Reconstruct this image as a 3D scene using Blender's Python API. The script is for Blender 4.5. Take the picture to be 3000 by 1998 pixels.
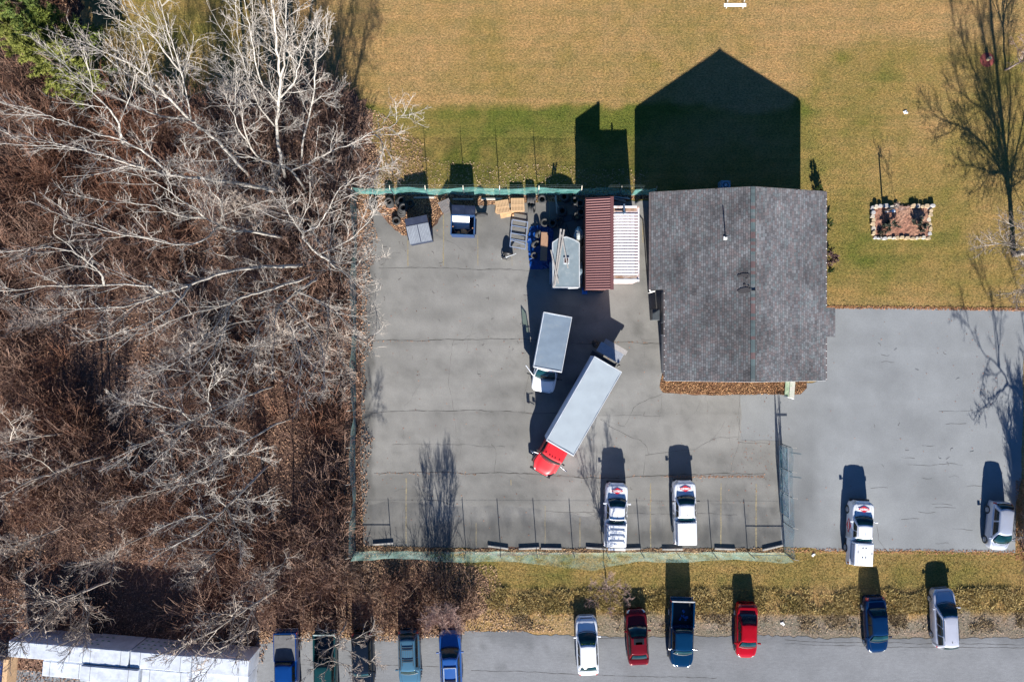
import bpy, math, random
import numpy as np
from mathutils import Vector, Matrix
from mathutils.geometry import delaunay_2d_cdt

for o in list(bpy.data.objects): bpy.data.objects.remove(o)
SC = bpy.context.scene
COL = SC.collection
R = math.radians

# ------------------------------------------------------------------ camera, sky, sun, exposure
H = 57.7                       # flying height of the camera, metres
F = 2000.0                     # focal length in pixels of the 3000 px wide survey frame
cam = bpy.data.cameras.new('camera'); camo = bpy.data.objects.new('camera', cam); COL.objects.link(camo)
camo.location = (0, 0, H); camo.rotation_euler = (0, 0, 0)
cam.sensor_width = 36; cam.lens = 24; cam.clip_start = 1; cam.clip_end = 3000
SC.camera = camo
W = bpy.data.worlds.new('World'); SC.world = W; W.use_nodes = True
nt = W.node_tree; bg = nt.nodes['Background']
sky = nt.nodes.new('ShaderNodeTexSky'); sky.sky_type = 'NISHITA'; sky.sun_disc = False
SUN_EL = R(22.4); tx, ty = 0.074, -1.0
n_ = math.hypot(tx, ty)
sdir = Vector((tx/n_*math.cos(SUN_EL), ty/n_*math.cos(SUN_EL), math.sin(SUN_EL)))
sky.sun_elevation = SUN_EL; sky.sun_rotation = math.atan2(sdir.x, sdir.y)
sky.air_density = 0.6; sky.dust_density = 0.05; sky.ozone_density = 5.0
hsv = nt.nodes.new('ShaderNodeHueSaturation'); hsv.inputs['Saturation'].default_value = 1.14; hsv.inputs['Value'].default_value = 1.1      # the photo's deep winter sky, the same all round
nt.links.new(sky.outputs[0], hsv.inputs['Color']); nt.links.new(hsv.outputs[0], bg.inputs[0]); bg.inputs[1].default_value = 0.05
sl = bpy.data.lights.new('sun', 'SUN'); sl.energy = 5.0; sl.angle = R(0.5); sl.color = (1.0, 0.95, 0.87)
so = bpy.data.objects.new('sun', sl); COL.objects.link(so)
so.rotation_euler = sdir.to_track_quat('Z', 'Y').to_euler()
SC.view_settings.view_transform = 'Standard'; SC.view_settings.look = 'None'
SC.view_settings.exposure = 1.5; SC.view_settings.gamma = 1
SC.view_settings.use_curve_mapping = False

# ------------------------------------------------------------------ helpers
def P(px, py, z=0.0):
    """ground survey: a spot of the 3000x1998 frame at height z, in metres"""
    k = (H - z)/F
    return ((px-1500)*k, (999-py)*k, z)

def tag(o, label=None, cat=None, group=None, kind=None):
    if label: o['label'] = label
    if cat: o['category'] = cat
    if group: o['group'] = group
    if kind: o['kind'] = kind
    return o

def thing(name, label, cat, loc=(0, 0, 0), rz=0.0, group=None):
    o = bpy.data.objects.new(name, None); COL.objects.link(o)
    o.empty_display_size = 0.3
    o.location = loc; o.rotation_euler = (0, 0, rz)
    return tag(o, label, cat, group)

class MB:
    def __init__(s): s.v = []; s.f = []
    def add(s, vs, fs):
        n = len(s.v); s.v += [tuple(v) for v in vs]; s.f += [tuple(i+n for i in f) for f in fs]; return s
    def box(s, c, d, rz=0.0, taper=1.0, M=None):
        x, y, z = d[0]/2, d[1]/2, d[2]/2
        vs = []
        for sz in (-1, 1):
            t = taper if sz > 0 else 1
            for sx, sy in ((-1, -1), (1, -1), (1, 1), (-1, 1)): vs.append(Vector((sx*x*t, sy*y*t, sz*z)))
        if M is not None: vs = [M @ v for v in vs]
        elif rz:
            cz, sz_ = math.cos(rz), math.sin(rz); vs = [Vector((v.x*cz-v.y*sz_, v.x*sz_+v.y*cz, v.z)) for v in vs]
        vs = [(v[0]+c[0], v[1]+c[1], v[2]+c[2]) for v in vs]
        return s.add(vs, [(0, 3, 2, 1), (4, 5, 6, 7), (0, 1, 5, 4), (1, 2, 6, 5), (2, 3, 7, 6), (3, 0, 4, 7)])
    def beam(s, a, b, w, h):
        a = Vector(a); b = Vector(b); d = b-a; L = d.length; d.normalize()
        up = Vector((0, 0, 1)) if abs(d.z) < .95 else Vector((0, 1, 0))
        x = d.cross(up).normalized(); u = x.cross(d).normalized()
        vs = []
        for p in (a, b):
            for sx, su in ((-1, -1), (1, -1), (1, 1), (-1, 1)): vs.append(p + x*sx*w/2 + u*su*h/2)
        return s.add(vs, [(0, 1, 2, 3), (7, 6, 5, 4), (0, 4, 5, 1), (1, 5, 6, 2), (2, 6, 7, 3), (3, 7, 4, 0)])
    def tube(s, pts, r, n=6, cap=True):
        pts = [Vector(p) for p in pts]; rs = r if isinstance(r, (list, tuple)) else [r]*len(pts)
        vs = []; prev = None
        for i, p in enumerate(pts):
            d = (pts[min(i+1, len(pts)-1)]-pts[max(i-1, 0)]).normalized()
            if prev is None:
                up = Vector((0, 0, 1)) if abs(d.z) < .9 else Vector((1, 0, 0)); x = d.cross(up).normalized()
            else: x = (prev - d*prev.dot(d)).normalized()
            prev = x; y = d.cross(x)
            for k in range(n):
                a = 2*math.pi*k/n; vs.append(p + (x*math.cos(a)+y*math.sin(a))*rs[i])
        fs = []
        for i in range(len(pts)-1):
            for k in range(n):
                fs.append((i*n+k, i*n+(k+1) % n, (i+1)*n+(k+1) % n, (i+1)*n+k))
        if cap: fs.append(tuple(range(n))[::-1]); fs.append(tuple((len(pts)-1)*n+k for k in range(n)))
        return s.add(vs, fs)
    def lathe(s, prof, n=24, c=(0, 0, 0), axis='z', closed=False):
        vs = []; m = len(prof)
        for k in range(n):
            a = 2*math.pi*k/n; ca, sa = math.cos(a), math.sin(a)
            for (r_, z_) in prof:
                if axis == 'z': v = (r_*ca, r_*sa, z_)
                elif axis == 'x': v = (z_, r_*ca, r_*sa)
                else: v = (r_*ca, z_, r_*sa)
                vs.append((v[0]+c[0], v[1]+c[1], v[2]+c[2]))
        fs = []
        for k in range(n):
            for i in range(m if closed else m-1):
                j = (i+1) % m; k2 = (k+1) % n
                fs.append((k*m+i, k2*m+i, k2*m+j, k*m+j))
        return s.add(vs, fs)
    def prism(s, poly, z0, z1, tops=None):
        n = len(poly); vs = [(x, y, z0) for x, y in poly] + [(x, y, (tops[i] if tops else z1)) for i, (x, y) in enumerate(poly)]
        fs = [tuple(range(n))[::-1], tuple(range(n, 2*n))] + [(i, (i+1) % n, n+(i+1) % n, n+i) for i in range(n)]
        return s.add(vs, fs)
    def grid(s, rows):
        nv = len(rows[0]); vs = [p for r_ in rows for p in r_]
        return s.add(vs, [(i*nv+j, i*nv+j+1, (i+1)*nv+j+1, (i+1)*nv+j) for i in range(len(rows)-1) for j in range(nv-1)])
    def mesh(s, name, mat=None, smooth=False):
        me = bpy.data.meshes.new(name); me.from_pydata(s.v, [], s.f)
        if mat: me.materials.append(mat)
        if smooth: me.polygons.foreach_set('use_smooth', [True]*len(me.polygons))
        me.update(); return me
    def build(s, name, mat, parent=None, smooth=False, bevel=0, loc=None, rot=None, fix=True):
        me = s.mesh(name, mat, smooth)
        o = bpy.data.objects.new(name, me); COL.objects.link(o)
        if parent is not None: o.parent = parent
        if loc is not None: o.location = loc
        if rot is not None: o.rotation_euler = rot
        if bevel:
            m = o.modifiers.new('bevel', 'BEVEL'); m.width = bevel; m.segments = 2; m.limit_method = 'ANGLE'; m.angle_limit = R(40)
        return o

def npmesh(name, V, Fq, mat, cols=None, parent=None, smooth=False):
    """fast mesh from numpy: V (n,3), Fq (m,k) with k = 3 or 4"""
    me = bpy.data.meshes.new(name); V = np.asarray(V, np.float32); Fq = np.asarray(Fq, np.int32)
    me.vertices.add(len(V)); me.vertices.foreach_set('co', V.ravel())
    k = Fq.shape[1]; me.loops.add(Fq.size); me.loops.foreach_set('vertex_index', Fq.ravel())
    me.polygons.add(len(Fq)); me.polygons.foreach_set('loop_start', np.arange(0, Fq.size, k, dtype=np.int32))
    me.polygons.foreach_set('use_smooth', np.full(len(Fq), bool(smooth)))
    me.update(calc_edges=True)
    if cols is not None:
        at = me.color_attributes.new('Col', 'FLOAT_COLOR', 'POINT')
        c = np.ones((len(V), 4), np.float32); c[:, :3] = cols; at.data.foreach_set('color', c.ravel())
    me.materials.append(mat)
    o = bpy.data.objects.new(name, me); COL.objects.link(o)
    if parent is not None: o.parent = parent
    return o

def inst(src, parent=None, loc=None, rot=None, name=None):
    o = src.copy(); COL.objects.link(o)
    if name: o.name = name
    if parent is not None: o.parent = parent
    if loc is not None: o.location = loc
    if rot is not None: o.rotation_euler = rot
    return o

def copy_tree(o, parent=None):
    c = o.copy(); COL.objects.link(c)
    if parent is not None: c.parent = parent
    for ch in list(o.children): copy_tree(ch, c)
    return c

# ---- numpy value noise
def vnoise(x, y, scale, seed):
    rs = np.random.RandomState(seed); T = rs.rand(256, 256)
    u = np.asarray(x)/scale + 1000; v = np.asarray(y)/scale + 1000
    i = np.floor(u).astype(int); j = np.floor(v).astype(int); fu = u-i; fv = v-j
    fu = fu*fu*(3-2*fu); fv = fv*fv*(3-2*fv); i %= 256; j %= 256; i2 = (i+1) % 256; j2 = (j+1) % 256
    return (T[i, j]*(1-fu)+T[i2, j]*fu)*(1-fv)+(T[i, j2]*(1-fu)+T[i2, j2]*fu)*fv
def fbm(x, y, scale, seed, oct=4):
    s = 0; a = 1; t = 0
    for k in range(oct): s = s + a*vnoise(x, y, scale/2**k, seed+k); t += a; a *= .55
    return s/t
def sstep(a, b, x):
    t = np.clip((x-a)/(b-a), 0, 1); return t*t*(3-2*t)
def rectm(px, py, x0, x1, y0, y1, s):
    return sstep(x0-s, x0+s, px)*(1-sstep(x1-s, x1+s, px))*sstep(y0-s, y0+s, py)*(1-sstep(y1-s, y1+s, py))

# ------------------------------------------------------------------ materials
def newmat(name):
    m = bpy.data.materials.new(name); m.use_nodes = True
    return m, m.node_tree, m.node_tree.nodes['Principled BSDF']
def mixcol(nt, fac, a, b, mode='MIX'):
    n = nt.nodes.new('ShaderNodeMix'); n.data_type = 'RGBA'; n.blend_type = mode
    for sock, val in ((n.inputs[0], fac), (n.inputs[6], a), (n.inputs[7], b)):
        if hasattr(val, 'links') or isinstance(val, bpy.types.NodeSocket): nt.links.new(val, sock)
        elif isinstance(val, (int, float)): sock.default_value = val
        else: sock.default_value = (*val, 1)
    return n.outputs[2]
def noise(nt, scale, detail=4, rough=.6, stretch=None, coord='Object'):
    tc = nt.nodes.new('ShaderNodeTexCoord'); n = nt.nodes.new('ShaderNodeTexNoise')
    n.inputs['Scale'].default_value = scale; n.inputs['Detail'].default_value = detail; n.inputs['Roughness'].default_value = rough
    mp = nt.nodes.new('ShaderNodeMapping'); nt.links.new(tc.outputs[coord], mp.inputs[0])
    if stretch: mp.inputs['Scale'].default_value = stretch
    nt.links.new(mp.outputs[0], n.inputs[0]); return n.outputs[0]
def ramp(nt, fac, a, b):
    n = nt.nodes.new('ShaderNodeMapRange'); nt.links.new(fac, n.inputs[0])
    n.inputs[1].default_value = a; n.inputs[2].default_value = b; n.clamp = True; return n.outputs[0]
def bump(nt, bsdf, h, strength, dist):
    b = nt.nodes.new('ShaderNodeBump'); b.inputs['Strength'].default_value = strength; b.inputs['Distance'].default_value = dist
    nt.links.new(h, b.inputs['Height']); nt.links.new(b.outputs[0], bsdf.inputs['Normal'])

_mc = {}
def pm(name, col, rough=.6, metal=0.0, var=.25, vs=3.0, coat=0.0, bmp=0.0, bs=20.0, spec=.5, dirt=None, dscale=1.2):
    if name in _mc: return _mc[name]
    m, nt, b = newmat(name)
    n1 = noise(nt, vs, 5, .65)
    dark = tuple(c*(1-var) for c in col); lite = tuple(min(1, c*(1+var)) for c in col)
    c = mixcol(nt, ramp(nt, n1, .3, .7), dark, lite)
    if dirt:
        n2 = noise(nt, dscale, 6, .7); c = mixcol(nt, ramp(nt, n2, .5, .72), c, dirt)
    nt.links.new(c, b.inputs['Base Color'])
    b.inputs['Roughness'].default_value = rough; b.inputs['Metallic'].default_value = metal
    b.inputs['Coat Weight'].default_value = coat; b.inputs['Coat Roughness'].default_value = .04
    b.inputs['Specular IOR Level'].default_value = spec
    if bmp: bump(nt, b, noise(nt, bs, 4, .6), bmp, .02)
    _mc[name] = m; return m

def attr_mat(name, layers, rough=.9, bmp=None, spec=.2, transl=0):
    """vertex colour times fine procedural noise; layers = [(scale, lo, hi, darkmul, lightmul, stretch)]"""
    m, nt, b = newmat(name)
    a = nt.nodes.new('ShaderNodeAttribute'); a.attribute_name = 'Col'; c = a.outputs['Color']
    for (sc, lo, hi, dk, lt, st) in layers:
        f = ramp(nt, noise(nt, sc, 3, .6, st), lo, hi)
        mul = mixcol(nt, f, dk, lt); c = mixcol(nt, 1.0, c, mul, 'MULTIPLY')
    nt.links.new(c, b.inputs['Base Color']); b.inputs['Roughness'].default_value = rough
    b.inputs['Specular IOR Level'].default_value = spec
    if bmp: bump(nt, b, noise(nt, bmp[0], 5, .7), bmp[1], bmp[2])
    return m

M_lawn = attr_mat('dry_lawn', [(1.1, .35, .65, (.86, .90, .88), (1.11, 1.07, 1.02), None),
                               (5.0, .38, .62, (.62, .68, .64), (1.30, 1.24, 1.26), (1, 1.7, 1)),
                               (17., .36, .64, (.52, .54, .56), (1.42, 1.40, 1.45), (1, 1.8, 1)), (.5, .4, .62, (.90, .95, .92), (1.08, 1.04, 1.04), (.2, 3.4, 1))], bmp=(14, .9, .05))
M_floor = attr_mat('leaf_litter', [(3.0, .35, .65, (.7, .7, .7), (1.25, 1.2, 1.2), None),
                                   (22., .4, .6, (.45, .42, .42), (1.6, 1.5, 1.5), None)], bmp=(24, 1.0, .06))
M_asph = attr_mat('worn_asphalt', [(.7, .3, .7, (.93, .93, .93), (1.05, 1.05, 1.05), None),
                                   (9., .3, .7, (.93, .93, .94), (1.06, 1.06, 1.05), None),
                                   (60., .35, .65, (.88, .88, .88), (1.12, 1.12, 1.12), None)], rough=.85, bmp=(80, .35, .01), spec=.35)
M_road = attr_mat('road_asphalt', [(2., .3, .7, (.9, .9, .9), (1.08, 1.08, 1.08), (1, 3, 1)),
                                   (9., .3, .7, (.93, .93, .94), (1.06, 1.06, 1.05), None),
                                   (50., .35, .65, (.82, .82, .82), (1.18, 1.18, 1.18), None)], rough=.9, bmp=(60, .4, .012))
M_vcol = attr_mat('plant_matter', [(8., .3, .7, (.8, .8, .8), (1.2, 1.2, 1.2), None)])
M_shingle = attr_mat('asphalt_shingle', [(1.2, .35, .7, (.72, .72, .74), (1.1, 1.1, 1.1), (1, .45, 1)),
                                         (40., .35, .65, (.8, .8, .8), (1.2, 1.2, 1.2), None)], bmp=(60, .4, .01))

M_black = pm('black_plastic', (.02, .02, .022), .5)
M_rubber = pm('tyre_rubber', (.035, .035, .036), .85, var=.3, vs=9)
M_chrome = pm('bright_metal', (.6, .6, .62), .25, 1.0, var=.05)
M_steel = pm('galvanised_steel', (.45, .47, .48), .45, .7, var=.15)
M_rim = pm('wheel_alloy', (.45, .46, .48), .35, .8, var=.1)
M_conc = pm('concrete', (.36, .34, .31), .9, var=.2, vs=6, bmp=.4, bs=30)
M_wood = pm('pallet_wood', (.52, .34, .19), .85, var=.25, vs=5, bmp=.3)
M_greywood = pm('weathered_wood', (.33, .31, .29), .9, var=.2, vs=6, bmp=.3)
M_crack = pm('crack_dirt', (.06, .055, .05), .95, var=.3)
M_yel = pm('faded_yellow_paint', (.235, .195, .115), .85, var=.2, vs=6, dirt=(.165, .16, .15), dscale=4)
M_red = pm('red_print', (.62, .015, .03), .45, var=.05)
M_white = pm('white_print', (.82, .82, .82), .45, var=.03)
M_tail = pm('tail_lamp_red', (.45, .01, .01), .2, var=.1, coat=1)
M_lamp = pm('head_lamp_clear', (.55, .57, .58), .12, .3, var=.1, coat=1)

def glassmat(name, col, rough=.04):
    m, nt, b = newmat(name)
    n = noise(nt, 1.5, 3, .5); c = mixcol(nt, ramp(nt, n, .35, .65), tuple(x*.7 for x in col), tuple(x*1.5 for x in col))
    nt.links.new(c, b.inputs['Base Color']); b.inputs['Roughness'].default_value = rough
    b.inputs['Specular IOR Level'].default_value = .5
    return m
M_glass = glassmat('tinted_car_glass', (.004, .022, .026), .035)
M_glass2 = glassmat('dark_car_glass', (.012, .013, .015))
M_sidegl = glassmat('side_window_glass', (.008, .010, .010), .08)
def paint(name, col, metal=0.0, rough=.35, var=.03):
    lum = max(col); m = pm(name, col, .5 if lum < .3 else .4, metal if lum > .3 else 0, var=var, vs=2, coat=.7 if lum < .3 else 1.0, spec=.0 if lum < .3 else .4); return m

# fabric of the fence: woven, see-through mesh
def fabricmat(name, ca, cb, T):
    """open weave cloth: the slanter one looks through it, the denser the threads stand"""
    m, nt, b = newmat(name)
    n = noise(nt, 2.0, 4, .6); c = mixcol(nt, ramp(nt, n, .35, .65), ca, cb)
    nt.links.new(c, b.inputs['Base Color']); b.inputs['Roughness'].default_value = .7
    tr = nt.nodes.new('ShaderNodeBsdfTransparent'); tl = nt.nodes.new('ShaderNodeBsdfTranslucent')
    nt.links.new(c, tl.inputs[0])
    mx = nt.nodes.new('ShaderNodeMixShader'); mx.inputs[0].default_value = .45
    nt.links.new(b.outputs[0], mx.inputs[1]); nt.links.new(tl.outputs[0], mx.inputs[2])
    g = nt.nodes.new('ShaderNodeNewGeometry'); dt = nt.nodes.new('ShaderNodeVectorMath'); dt.operation = 'DOT_PRODUCT'
    nt.links.new(g.outputs['Normal'], dt.inputs[0]); nt.links.new(g.outputs['Incoming'], dt.inputs[1])
    def mt(op, x, y=None):
        k = nt.nodes.new('ShaderNodeMath'); k.operation = op
        for i, q in enumerate((x, y)):
            if q is None: continue
            if isinstance(q, (int, float)): k.inputs[i].default_value = q
            else: nt.links.new(q, k.inputs[i])
        return k.outputs[0]
    x = mt('MAXIMUM', mt('ABSOLUTE', dt.outputs['Value']), .08)
    t_ = mt('POWER', T, mt('DIVIDE', 1.0, x))
    n2 = noise(nt, .9, 4, .6); f = nt.nodes.new('ShaderNodeMapRange'); nt.links.new(n2, f.inputs[0])
    f.inputs[1].default_value = .3; f.inputs[2].default_value = .7; f.inputs[3].default_value = .7; f.inputs[4].default_value = 1.25
    t_ = mt('MINIMUM', mt('MULTIPLY', t_, f.outputs[0]), .96)
    mx2 = nt.nodes.new('ShaderNodeMixShader'); nt.links.new(t_, mx2.inputs[0])
    nt.links.new(mx.outputs[0], mx2.inputs[1]); nt.links.new(tr.outputs[0], mx2.inputs[2])
    nt.links.new(mx2.outputs[0], nt.nodes['Material Output'].inputs[0]); return m
M_fabric_pale = fabricmat('pale_mint_mesh_fabric', (.24, .44, .40), (.44, .62, .57), .89)
M_fabric_blue = fabricmat('blue_green_mesh_fabric', (.14, .34, .40), (.30, .54, .58), .84)
M_fabric = fabricmat('green_mesh_fabric', (.08, .30, .28), (.24, .54, .50), .86)

# ------------------------------------------------------------------ ground sheets
def jag(poly, step=.35, amp=.12, seed=1):
    rs = random.Random(seed); out = []
    for i in range(len(poly)):
        a = poly[i]; b = poly[(i+1) % len(poly)]; L = math.hypot(b[0]-a[0], b[1]-a[1]); n = max(1, int(L/step))
        for k in range(n):
            t = k/n; x = a[0]+(b[0]-a[0])*t; y = a[1]+(b[1]-a[1])*t
            nx, ny = -(b[1]-a[1])/L, (b[0]-a[0])/L
            d = (rs.random()-.5)*2*amp if k else 0
            d += amp*2*(vnoise(x, y, 2.2, seed+5)-.5)*1.6
            out.append((x+nx*d, y+ny*d))
    return out
def inside(px, py, poly):
    c = np.zeros(len(px), bool); n = len(poly)
    for i in range(n):
        x1, y1 = poly[i]; x2, y2 = poly[(i+1) % n]
        if y1 == y2: continue
        m = ((y1 > py) != (y2 > py)) & (px < (x2-x1)*(py-y1)/(y2-y1)+x1); c ^= m
    return c
def pp(pts): return [P(x, y)[:2] for x, y in pts]
def sheet(name, pxpoly, z, cell, colfn, mat, amp=.1, seed=1, kind='structure', step=.35):
    poly = jag(pp(pxpoly), step, amp, seed); n = len(poly)
    xs = [p[0] for p in poly]; ys = [p[1] for p in poly]
    gx, gy = np.meshgrid(np.arange(min(xs), max(xs), cell), np.arange(min(ys), max(ys), cell))
    gx = gx.ravel(); gy = gy.ravel(); k = inside(gx, gy, poly); gx = gx[k]; gy = gy[k]
    vs = [Vector(p) for p in poly] + [Vector((a, b)) for a, b in zip(gx.tolist(), gy.tolist())]
    V, E, Fc = delaunay_2d_cdt(vs, [], [list(range(n))], 1, 1e-5)[:3]
    V = np.array([[v[0], v[1], z] for v in V]); Fc = np.array([f for f in Fc if len(f) == 3])
    a = V[Fc[:, 0]]; b = V[Fc[:, 1]]; c = V[Fc[:, 2]]
    area = (b[:, 0]-a[:, 0])*(c[:, 1]-a[:, 1])-(b[:, 1]-a[:, 1])*(c[:, 0]-a[:, 0])
    Fc[area < 0] = Fc[area < 0][:, ::-1]
    o = npmesh(name, V, Fc, mat, colfn(V[:, 0], V[:, 1])); tag(o, kind=kind); o['_poly'] = 0; del o['_poly']
    return o, poly

S_ = F/H
def topx(x, y): return 1500+x*S_, 999-y*S_
def lerp3(a, b, t):
    a = np.array(a); b = np.array(b); t = np.asarray(t)[..., None]; return a*(1-t)+b*t
def lawncol(x, y):
    px, py = topx(x, y); n = fbm(x, y, 9, 3); n2 = fbm(x, y, 2.2, 9); n3 = fbm(x, y, .8, 19, 2)
    wob = (n2-.5)*22
    g = .10+.0*px
    wb2 = (fbm(x, y, 3.5, 23)-.5)*70*sstep(1500, 2000, px)
    g = np.maximum(g, rectm(px+wob*2, py+wob*1.2+wb2, 1060, 2560, 308, 640, 12)*(.60+.28*(1-sstep(300, 440, py)))*(1-.45*sstep(2250, 2600, px)))
    g = np.maximum(g, rectm(px, py, 2330, 4000, 120, 870, 70)*.50)
    g = np.maximum(g, rectm(px, py, 240, 760, -900, 300, 60)*.42)
    g = np.maximum(g, rectm(px, py, 1200, 4000, 1600, 1730, 12)*.56)
    g = np.maximum(g, rectm(px, py, 1200, 4000, 1725, 1795, 14)*.30)
    g = g+(n-.5)*.85+(n2-.5)*.5+(n3-.5)*.35+(fbm(x*.12, y, .8, 29, 2)-.5)*.22
    for (bx_, by_, br_, bg_) in ((2465, 170, 24, .5), (1925, 190, 10, .4), (2640, 240, 60, .3), (1400, 90, 60, .12), (2560, 350, 50, .25)): g = g+bg_*np.exp(-(((px-bx_)/br_)**2+((py-by_)/br_*1.3)**2))
    g = np.clip(g, 0, 1)
    tan = lerp3((.350, .218, .086), (.312, .208, .096), n2); olive = (.248, .176, .056); green = (.105, .120, .020)
    c = np.where((g < .5)[:, None], lerp3(tan, olive, np.clip(g*2, 0, 1)), lerp3(olive, green, np.clip(g*2-1, 0, 1)))
    # bare dirt verge along the road
    d = rectm(px, py+wob*2.6+(n3-.5)*26, 1560, 4000, 1800, 1900, 12)*.9
    d = d*sstep(1540, 1850, px)
    c = c*(1-d[:, None])+lerp3((.15, .125, .10), (.22, .19, .16), n3)*d[:, None]
    return c
ax = np.concatenate([[-600, -300, -150, -90], np.arange(-60, 60.01, .45), [90, 150, 300, 600]])
ay = np.concatenate([[-600, -300, -150, -80], np.arange(-45, 45.01, .45), [80, 150, 300, 600]])
GX, GY = np.meshgrid(ax, ay); nx = len(ax); ny = len(ay)
V = np.stack([GX.ravel(), GY.ravel(), np.zeros(GX.size)], 1)
ii, jj = np.meshgrid(np.arange(nx-1), np.arange(ny-1)); q = (jj*nx+ii).ravel()
ground = npmesh('ground', V, np.stack([q, q+1, q+nx+1, q+nx], 1), M_lawn, lawncol(V[:, 0], V[:, 1])); tag(ground, kind='structure')

def forestcol(x, y):
    n = fbm(x, y, 5, 31); n2 = fbm(x, y, 1.2, 37)
    c = lerp3((.050, .034, .027), (.175, .110, .080), np.clip((n-.5)*2+.5, 0, 1))
    return lerp3((1, 1, 1), (.62, .62, .6), n2)*c*1.2
forest_px = [(-800, -300), (225, -300), (238, 60), (250, 170), (300, 262), (430, 282), (560, 290), (700, 282), (840, 262), (930, 215), (985, 245),
             (1035, 290), (1080, 330), (1092, 420), (1102, 500), (1100, 556), (1060, 562), (1080, 600), (1090, 640), (1082, 760), (1082, 1000),
             (1078, 1300), (1080, 1560), (1090, 1590), (1200, 1608), (1300, 1640), (1380, 1650), (1425, 1690), (1425, 1770), (1390, 1820), (1355, 1848), (1240, 1866), (1120, 1870),
             (960, 1866), (800, 1872), (765, 1900), (760, 2400), (-800, 2400)]
forest, forest_poly = sheet('forest_floor', forest_px, .006, 1.0, forestcol, M_floor, amp=.35, seed=4)

def yardcol(x, y):
    px, py = topx(x, y); n = fbm(x, y, 6, 51); n2 = fbm(x, y, 1.6, 57); n3 = fbm(x, y, .5, 61, 2)
    v = .184+(n-.5)*.075+(n2-.5)*.055+(n3-.5)*.022
    st_ = fbm(x*.18, y, 1.1, 65, 3); v = v+(st_-.5)*.07+np.where(fbm(x, y, .9, 68, 3) > .66, -.016, 0)
    for (ax_, ay_, ar_, aw_) in ((1500, 1000, 420, .05), (1700, 1300, 260, .05), (1350, 820, 300, .04), (1950, 1400, 330, .05)): rr_ = np.hypot(px-ax_, py-ay_); v = v*(1-aw_*np.exp(-((rr_-ar_)/9.)**2))*(1-aw_*np.exp(-((rr_-ar_-55)/9.)**2))
    sp = np.random.RandomState(4)
    for k in range(26): v = v*(1-sp.uniform(.08, .3)*np.exp(-(((px-sp.uniform(1080, 2280))/sp.uniform(5, 16))**2+((py-sp.uniform(640, 1580))/sp.uniform(4, 12))**2)))
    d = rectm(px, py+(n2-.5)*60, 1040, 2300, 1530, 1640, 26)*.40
    d = np.maximum(d, rectm(px+(n2-.5)*30, py, 1040, 1092, 560, 1640, 10)*.42)
    d = np.maximum(d, rectm(px, py, 1060, 1700, 560, 720, 40)*.18)
    d = np.maximum(d, rectm(px, py, 1040, 1250, 1380, 1640, 40)*.22)
    d = np.maximum(d, rectm(px, py, 2000, 2300, 1310, 1640, 60)*.30*np.clip((n2-.3)*3, 0, 1.2))
    d = np.maximum(d, rectm(px, py, 1852, 1885, 940, 985, 9)*.3*np.clip((n3)*2, 0, 1))
    v = v*(1-d)
    # seams where paving passes meet
    for yy in (998, 1207, 1392): v = v*(1-.10*np.exp(-((py-yy-4)/9.)**2))
    return np.stack([v*1.04, v*1.02, v*.965], 1)
yard_px = [(1062, 606), (1100, 596), (1240, 600), (1300, 612), (1440, 596), (1900, 590), (1945, 620), (1960, 1100), (1935, 1112), (1938, 1148), (2168, 1156), (2170, 1288), (2292, 1292), (2288, 1602), (2190, 1603),
           (2000, 1606), (1800, 1604), (1500, 1606), (1350, 1604), (1160, 1602), (1066, 1598), (1056, 1420), (1058, 1200), (1058, 1020), (1060, 800)]
def lotcol(x, y):
    px, py = topx(x, y); n = fbm(x, y, 7, 71); n2 = fbm(x, y, 1.8, 77)
    st_ = fbm(x*.2, y, 1.2, 75, 3); v = .212+(n-.5)*.075+(n2-.5)*.04+(st_-.5)*.06
    for (qx, qy, qs, qa) in ((2790, 1000, 40, -.06), (2790, 1300, 30, -.06), (2600, 1500, 60, .05), (2450, 1000, 70, .04), (2900, 1250, 50, .04), (2640, 1370, 26, -.07)): v = v*(1+qa*np.exp(-(((px-qx)/qs)**2+((py-qy)/(qs*.6))**2)))
    d = rectm(px, py, 2290, 2400, 1240, 1640, 26)*.30*np.clip((n2-.25)*2.4, 0, 1.2)
    d = np.maximum(d, rectm(px, py, 2440, 2500, 1560, 1630, 12)*.25)
    v = v*(1-d); b = sstep(1900, 2500, px)
    return np.stack([v*(1.0-.045*b), v*(1.01+.0*b), v*(.99+.065*b)], 1)
lot_px = [(1935, 1120), (2380, 1122), (2412, 1110), (2412, 903), (2600, 902), (2800, 905), (2980, 910), (3005, 914), (2998, 1100), (2996, 1250), (2992, 1400), (2974, 1480), (2974, 1618),
          (2880, 1616), (2700, 1613), (2560, 1614), (2420, 1616), (2380, 1606), (2310, 1602), (2150, 1604), (1938, 1400)]
lot, lot_poly = sheet('parking_lot', lot_px, .012, .8, lotcol, M_asph, amp=.04, seed=6)
yard, yard_poly = sheet('yard_asphalt', yard_px, .018, .28, yardcol, M_asph, amp=.05, seed=5)
def roadcol(x, y):
    px, py = topx(x, y); n = fbm(x, y, 7, 81); n2 = fbm(x, y, 1.4, 87); n3 = fbm(x, y, .45, 93, 2)
    v = .192+(n-.5)*.07+(n2-.5)*.05+(fbm(x*.15, y, .7, 85, 3)-.5)*.03
    for (qx, qy, qs) in ((1415, 1890, 9), (1550, 1895, 12), (1600, 1898, 8), (1468, 1955, 12), (2090, 1950, 8)): v = v*(1-.3*np.exp(-(((px-qx)/qs)**2+((py-qy)/(qs*1.3))**2)))
    e = (1-sstep(1862, 1905, py+(n2-.5)*50)); v = v*(1-.22*e)+(n3-.5)*.03*e
    return np.stack([v*.96, v*1.0, v*1.07], 1)
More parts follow.
